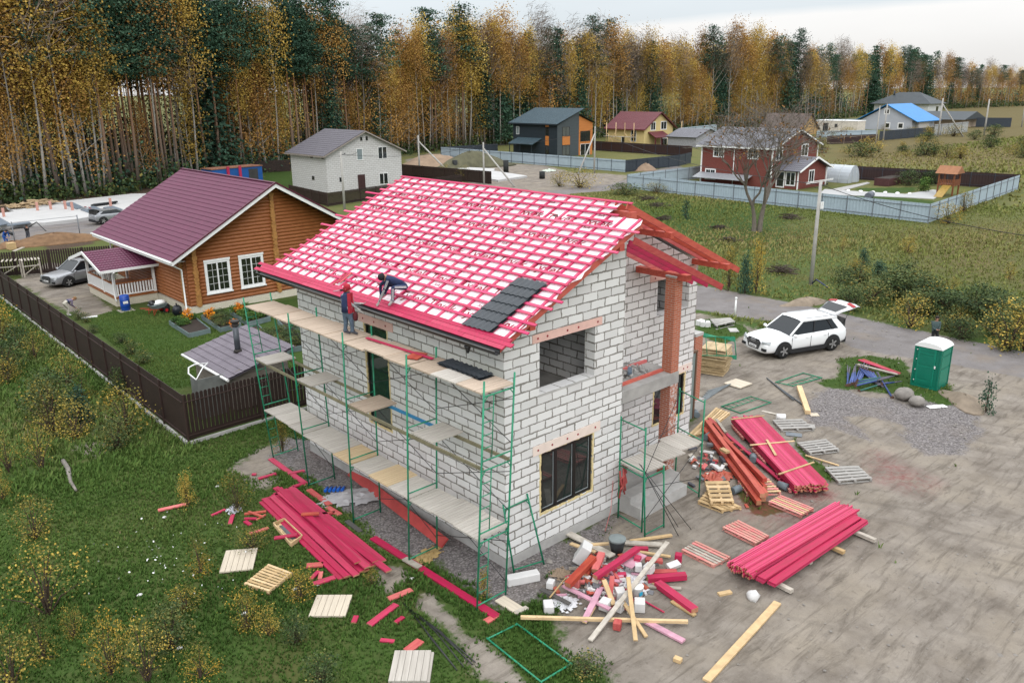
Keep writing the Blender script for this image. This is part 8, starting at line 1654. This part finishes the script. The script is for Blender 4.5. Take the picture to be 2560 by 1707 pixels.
for i in range(3):
    a, b_ = G('Q',-40,470+i*6,.2), G('Q',130,470+i*5,.5); 
    if i == 0: o = MB().path([a-a,lerp(V(),b_-a,.5)+V((0,0,.4)),b_-a],.16,8).build('black_hose', mat('black plastic pipe',(.015,.017,.02),.5), None); o.location = a; tag(o,'thick black hose lying behind the man in blue','hose')
a, b_ = G('Q',300,395), G('Q',470,440); o = MB().path([V(),lerp(V(),b_-a,.5)+V((0,0,.7)),b_-a],.05,6).build('black_hose', BLACKM, None); o.location = a; tag(o,'thin black hose arching over the ground behind the man in black','hose')
t = thing('mesh_fence', 'thin wire mesh fence panel with steel posts at the left plot', 'fence', G('Q',160,590)); b_ = G('Q',820,510)-G('Q',160,590)
for u in (0,1): MB().tube(b_*u,b_*u+V((0,0,2.2)),.05,6).build('post', MPO, t)
MB().tube(V((0,0,2.1)),b_+V((0,0,2.1)),.02,5).build('top_wire', MPO, t); MB().tube(V((0,0,1.2)),b_+V((0,0,1.2)),.012,5).build('mesh_wire', MPO, t)
block('pale wooden box by the picket fence at the left','Q',120,625,.6,.6,.6,.2,WOODY,0,'wooden_box',None,0,'box'); board('plank across the hole by the man in black','Q',(140,640),(330,565),.3,.06,WOODG)
# containers and sheds behind the log house
t = thing('site_container', 'blue site container with a rusty roof above the log house ridge', 'container', G('A',1800,1238), .12); MB().box(-8.5,0,0,3,0,2.3).build('container_wall', mat('blue container paint',(.012,.09,.32),.5,.2,.6), t); MB().box(-8.6,.1,-.1,3.1,2.302,2.42).build('container_roof', mat('rusty sheet',(.26,.115,.07),.8,.3,.6), t); MB().box(-2.4,-.8,-.03,-.002,.2,2.0).build('window', DARKIN, t)
for x in (-5.9,-3.9): MB().box(x-.2,x+.2,-.2,-.04,.9,2.6).build('red_bracket', PINK, t)
t = thing('shed', 'low open timber shelter behind the log house ridge', 'shelter', G('A',1200,1210)); MB().bar((0,1.5,2.1),(8.5,1.5,2.5),3.6,.16).build('roof', mat('old board roof',(.20,.16,.11),.9,.3,1), t)
for x in (.3,4.2,8.2): MB().box(x,x+.15,0,.15,0,2.1).build('post', WOODG, t)
MB().box(.3,8.2,2.6,2.7,0,1.9).build('back_wall', mat('old dark boards',(.06,.05,.04),.9), t); MB().box(5.6,8.2,.1,.2,0,1.6).build('board_front', mat('pale board',(.40,.35,.27),.8), t)
# slab and well rings before the dark modern house
o = MB().prism([G('B',*p,0)-V((0,0,.05)) for p in ((780,1160),(860,1155),(1060,1165),(1050,1180),(1280,1215),(1080,1245),(1000,1230),(950,1190))],(0,0,.35)).build('foundation_slab', PAL, None); tag(o,'white concrete slab on sand before the dark modern house','slab')
for i,(x,y,h) in enumerate(((787,1160,1.6),(1135,1180,2.0),(1382,1222,1.1))): p = G('B',x,y); t = MB().lathe((0,0,0),[(.45,0),(.45,h),(.38,h)],12).build('well_ring', mat('black well ring',(.02,.022,.022),.7), None); t.location = p; tag(t, ['black ring pipe left of the white slab','tallest black ring pipe before the pale fence','low black ring pipe on the sand'][i],'pipe','black ring pipes on the sand')
crumple('pale torn film on the weeds by the pale fence','B',1430,1170,1.3,mat('pale film',(.5,.55,.48),.6),.5,9)
# green steel cabin behind the house
p = OY('F',1755,1060,3.2); t = thing('steel_cabin', 'grey green corrugated steel cabin behind the house corner', 'cabin', (0,0,0)); MB().box(11.6,13.2,3.0,8.5,0,2.9).build('cabin_wall', mat('grey green sheet',(.20,.25,.24),.6,.15,1.5,(6,6,.4)), t); MB().box(13.16,13.24,2.96,3.04,0,2.95).build('corner_post', mat('rusty post',(.14,.08,.05),.8), t); MB().box(11.55,13.25,2.95,8.55,2.902,2.98).build('cabin_roof', mat('rusty post',(.14,.08,.05),.8), t)
# ---------------------------------------------------------------- grass
def grass_material(name, ramp_):
    m, n, b = nt(name); a = N(n, 'Attribute', attribute_name='tint'); cr = N(n, 'ValToRGB'); L(n, a.outputs['Fac'], cr.inputs[0])
    e = cr.color_ramp.elements
    while len(e) < len(ramp_): e.new(.5)
    for x, (p, c) in zip(e, ramp_): x.position = p; x.color = (*c, 1)
    c = mix(n, .5, cr.outputs[0], mix(n, noise(n, mapped(n), .6, 4), (.5,.5,.5), (1.2,1.2,1.1)), 'MULTIPLY')
    L(n, c, b.inputs['Base Color']); b.inputs['Roughness'].default_value = .8; b.inputs['Specular IOR Level'].default_value = .15
    return m
GRASSM = grass_material('grass blades', [(0,(.045,.100,.020)),(.45,(.092,.162,.036)),(.75,(.15,.20,.056)),(.9,(.20,.19,.075)),(1,(.30,.25,.15))])
DRYM = grass_material('dry grass stems', [(0,(.120,.165,.038)),(.4,(.205,.225,.068)),(.75,(.28,.24,.10)),(1,(.33,.26,.14))])
def clear(X, Y):
    k = np.ones(len(X), bool)
    for cx, cy, a, b, c, s in FOOT: dx, dy = X-cx, Y-cy; k &= ~((np.abs(dx*c+dy*s) < a) & (np.abs(-dx*s+dy*c) < b))
    return k
def blades(name, X, Y, h, w, lean, k, m, tint, kind='stuff'):
    if X.min() < 60: kk = clear(X, Y); X, Y, h, tint = X[kk], Y[kk], h[kk], tint[kk]
    n_ = len(X); X = np.repeat(X, k); Y = np.repeat(Y, k); h = np.repeat(h, k)*rs.uniform(.5,1.25,n_*k); tint = np.clip(np.repeat(tint, k)+rs.uniform(-.16,.16,n_*k), 0, 1)
    a = rs.uniform(0, 2*np.pi, n_*k); r = rs.uniform(0,1,n_*k)*h*.35; bx, by = X+np.cos(a)*r, Y+np.sin(a)*r
    a2 = a+rs.uniform(-1,1,n_*k); ln = rs.uniform(.2,1,n_*k)*lean*h
    tx, ty = bx+np.cos(a2)*ln, by+np.sin(a2)*ln; px, py = -np.sin(a2)*w*.5*(.6+h), np.cos(a2)*w*.5*(.6+h)
    z0 = np.full_like(bx, -.01); mx, my = bx+np.cos(a2)*ln*.35, by+np.sin(a2)*ln*.35
    v = np.stack([np.stack([bx-px,by-py,z0],1), np.stack([bx+px,by+py,z0],1), np.stack([mx+px*.8,my+py*.8,h*.62],1), np.stack([tx,ty,h],1)], 1).reshape(-1,3)
    f = np.arange(len(v)).reshape(-1,4)
    return tag(numpy_mesh(name, v, f, m, None, tint), kind=kind)
def scatter(n_, x0, x1, y0, y1, wfun):
    X = rs.uniform(x0, x1, n_); Y = rs.uniform(y0, y1, n_); return (lambda k: (X[k], Y[k]))(rs.uniform(0,1,n_) < wfun(X, Y))
def lump(X, Y, s, ph=0.0): return .5+.25*(np.sin(X*s+ph)*np.cos(Y*s*1.3+ph*2)+np.sin((X+Y)*s*.7+ph*3))
LOG_P = np.array([(1.4,34.5),(20.5,34.5),(20.5,52),(1.4,52)])
def meadow(X, Y):
    mk = masks(X, Y); b = np.maximum.reduce([mk['dirt'], mk['gravel'], mk['road'], mk['soil']])
    b = b + (lump(X,Y,2.1)-.5)*.5
    w = np.clip((.62-b)*4, 0, 1); w = np.maximum(w, .0); w[sdist(HOUSE_P, X, Y) > -.1] = 0; w[sdist(LOG_P, X, Y) > 0] = 0
    lawn_in = (mk['lawn'] > .5); w = np.where(lawn_in, np.maximum(w, .75), w)
    return w
def on_log_lot(X, Y): return (X > -2.9) & (Y > 15.1) & (Y < 64)
X, Y = scatter(90000, -14, 4, -14, 16, meadow); 
k = ~on_log_lot(X, Y); X, Y = X[k], Y[k]
h = .045+.075*lump(X, Y, .9, 1)*rs.uniform(.5,1.3,len(X))
blades('grass', X, Y, h, .05, .8, 5, GRASSM, .06+.5*lump(X, Y, .45, 2)*rs.uniform(.4,1.3,len(X))+.3*lump(X, Y, 1.3, 4)*rs.uniform(0,1.2,len(X)))
X, Y = scatter(26000, -16, -2.4, 14, 52, lambda X, Y: np.clip(.9-(X+16)*0, 0, 1)*(X < -2.7))
blades('grass', X, Y, .10+.16*rs.uniform(0,1,len(X)), .06, .8, 4, GRASSM, .3+.6*lump(X, Y, .5, 1)*rs.uniform(.5,1.2,len(X)))
X, Y = scatter(30000, -2.4, 5, 15.4, 40, lambda X, Y: np.where(masks(X,Y)['lawn'] > .5, .9, 0))
blades('lawn_grass', X, Y, .05+.03*rs.uniform(0,1,len(X)), .05, .6, 3, GRASSM, .42+.25*lump(X, Y, .8, 2))
X, Y = scatter(9000, 8, 42, -9, 12, lambda X, Y: np.where((masks(X,Y)['lawn']+(lump(X,Y,3)-.5)*.6 > .55), .9, .004))
blades('lawn_grass', X, Y, .07+.08*rs.uniform(0,1,len(X)), .06, .7, 4, GRASSM, .35+.35*lump(X, Y, 1.0, 2))
# the wild field across the road
ROADN = AREAS['road'][0][0]
def field(X, Y):
    mk = masks(X, Y); b = np.maximum.reduce([mk['dirt'], mk['gravel'], mk['road']])
    fenced = (sdist(np.array([(72.2,16.9),(91.8,72.4),(113,77),(118,22.3)]), X, Y) > 0)
    return np.where((b < .3) & ~fenced & (X*.35+Y > 14) & (Y < 78-.3*X+10), 1.0, 0)
X, Y = scatter(70000, 22, 90, -26, 62, field)
blades('field_grass', X, Y, .08+.22*lump(X, Y, .22, 1)*rs.uniform(.4,1.3,len(X)), .10, .9, 3, DRYM, .15+.62*lump(X, Y, .16, 2)*rs.uniform(.4,1.4,len(X)))
X, Y = scatter(30000, 85, 300, -30, 110, lambda X, Y: np.where((sdist(np.array([(72.2,16.9),(91.8,72.4),(113,77),(118,22.3)]), X, Y) < 0) & (Y < 60) & (masks(X,Y)['road'] < .3), 1., 0))
blades('field_grass', X, Y, .2+.35*lump(X, Y, .1, 1)*rs.uniform(.3,1.3,len(X)), .3, .8, 3, DRYM, .25+.7*lump(X, Y, .06, 2)*rs.uniform(.5,1.2,len(X)))
# ---------------------------------------------------------------- light, sky, camera
w = bpy.data.worlds.new('World'); SC.world = w; w.use_nodes = True
n = w.node_tree; n.nodes.clear()
out = n.nodes.new('ShaderNodeOutputWorld'); bg = n.nodes.new('ShaderNodeBackground'); L(n, bg.outputs[0], out.inputs[0])
SUN_EL, SUN_AZ = math.radians(32), math.radians(215)
sky = N(n, 'TexSky', sky_type='NISHITA'); sky.sun_disc = False; sky.sun_elevation = SUN_EL; sky.sun_rotation = SUN_AZ
tc = N(n, 'TexCoord'); sp = N(n, 'SeparateXYZ'); L(n, tc.outputs['Generated'], sp.inputs[0])
el = math_(n, 'MAXIMUM', sp.outputs[2], 0.0)
# overcast dome: brighter towards the zenith, soft cloud texture
cl = noise(n, mapped(n, (1,1,3.5), 'Generated'), 2.2, 6, .55)
lum = math_(n, 'MULTIPLY_ADD', el, 20.0, 6.7)
lum = math_(n, 'MULTIPLY', lum, math_(n, 'MULTIPLY_ADD', math_(n, 'SUBTRACT', cl, .5), .22, 1.0))
col = mix(n, ramp(n, el, .0, .5), (.87,.945,1.0), (.96,.98,1.0))
# brighter clear band low over the far right of the view
dr = N(n, 'VectorMath', operation='DOT_PRODUCT'); L(n, tc.outputs['Generated'], dr.inputs[0]); dr.inputs[1].default_value = (.97,.25,0)
edge = math_(n, 'MULTIPLY_ADD', math_(n, 'SUBTRACT', dr.outputs['Value'], .6), .16, .022)
edge = math_(n, 'MULTIPLY_ADD', math_(n, 'SUBTRACT', cl, .5), .03, edge)
band = ramp(n, math_(n, 'SUBTRACT', edge, sp.outputs[2]), -.004, .006)
col = mix(n, band, col, (1.0,.985,.975)); lum = math_(n, 'MULTIPLY', lum, math_(n, 'MULTIPLY_ADD', band, .14, 1.0))
vm = N(n, 'VectorMath', operation='SCALE'); L(n, col, vm.inputs[0]); L(n, lum, vm.inputs['Scale'])
fin = mix(n, .94, sky.outputs[0], vm.outputs[0])
L(n, fin, bg.inputs['Color']); bg.inputs['Strength'].default_value = .1
sd = bpy.data.lights.new('Sun', 'SUN'); sd.energy = .8; sd.angle = math.radians(25); sd.color = (1,.97,.93)
so = bpy.data.objects.new('Sun', sd); COL.objects.link(so)
sdir = V((math.sin(SUN_AZ)*math.cos(SUN_EL), math.cos(SUN_AZ)*math.cos(SUN_EL), math.sin(SUN_EL)))
so.rotation_euler = sdir.to_track_quat('Z', 'Y').to_euler(); so.location = (0,0,60)
cd = bpy.data.cameras.new('Camera'); co = bpy.data.objects.new('Camera', cd); COL.objects.link(co)
cd.sensor_width = 36; cd.sensor_fit = 'HORIZONTAL'; cd.lens = 36*FOC/2560; cd.clip_end = 9000; cd.clip_start = .3
M = Matrix((RIGHT, UP, -FWD)).transposed().to_4x4(); M.translation = CAM; co.matrix_world = M
SC.camera = co
SC.view_settings.view_transform = 'Standard'; SC.view_settings.look = 'None'; SC.view_settings.gamma = 1; SC.view_settings.exposure = .12
SC.cycles.max_bounces = 6; SC.cycles.diffuse_bounces = 3; SC.cycles.use_denoising = True
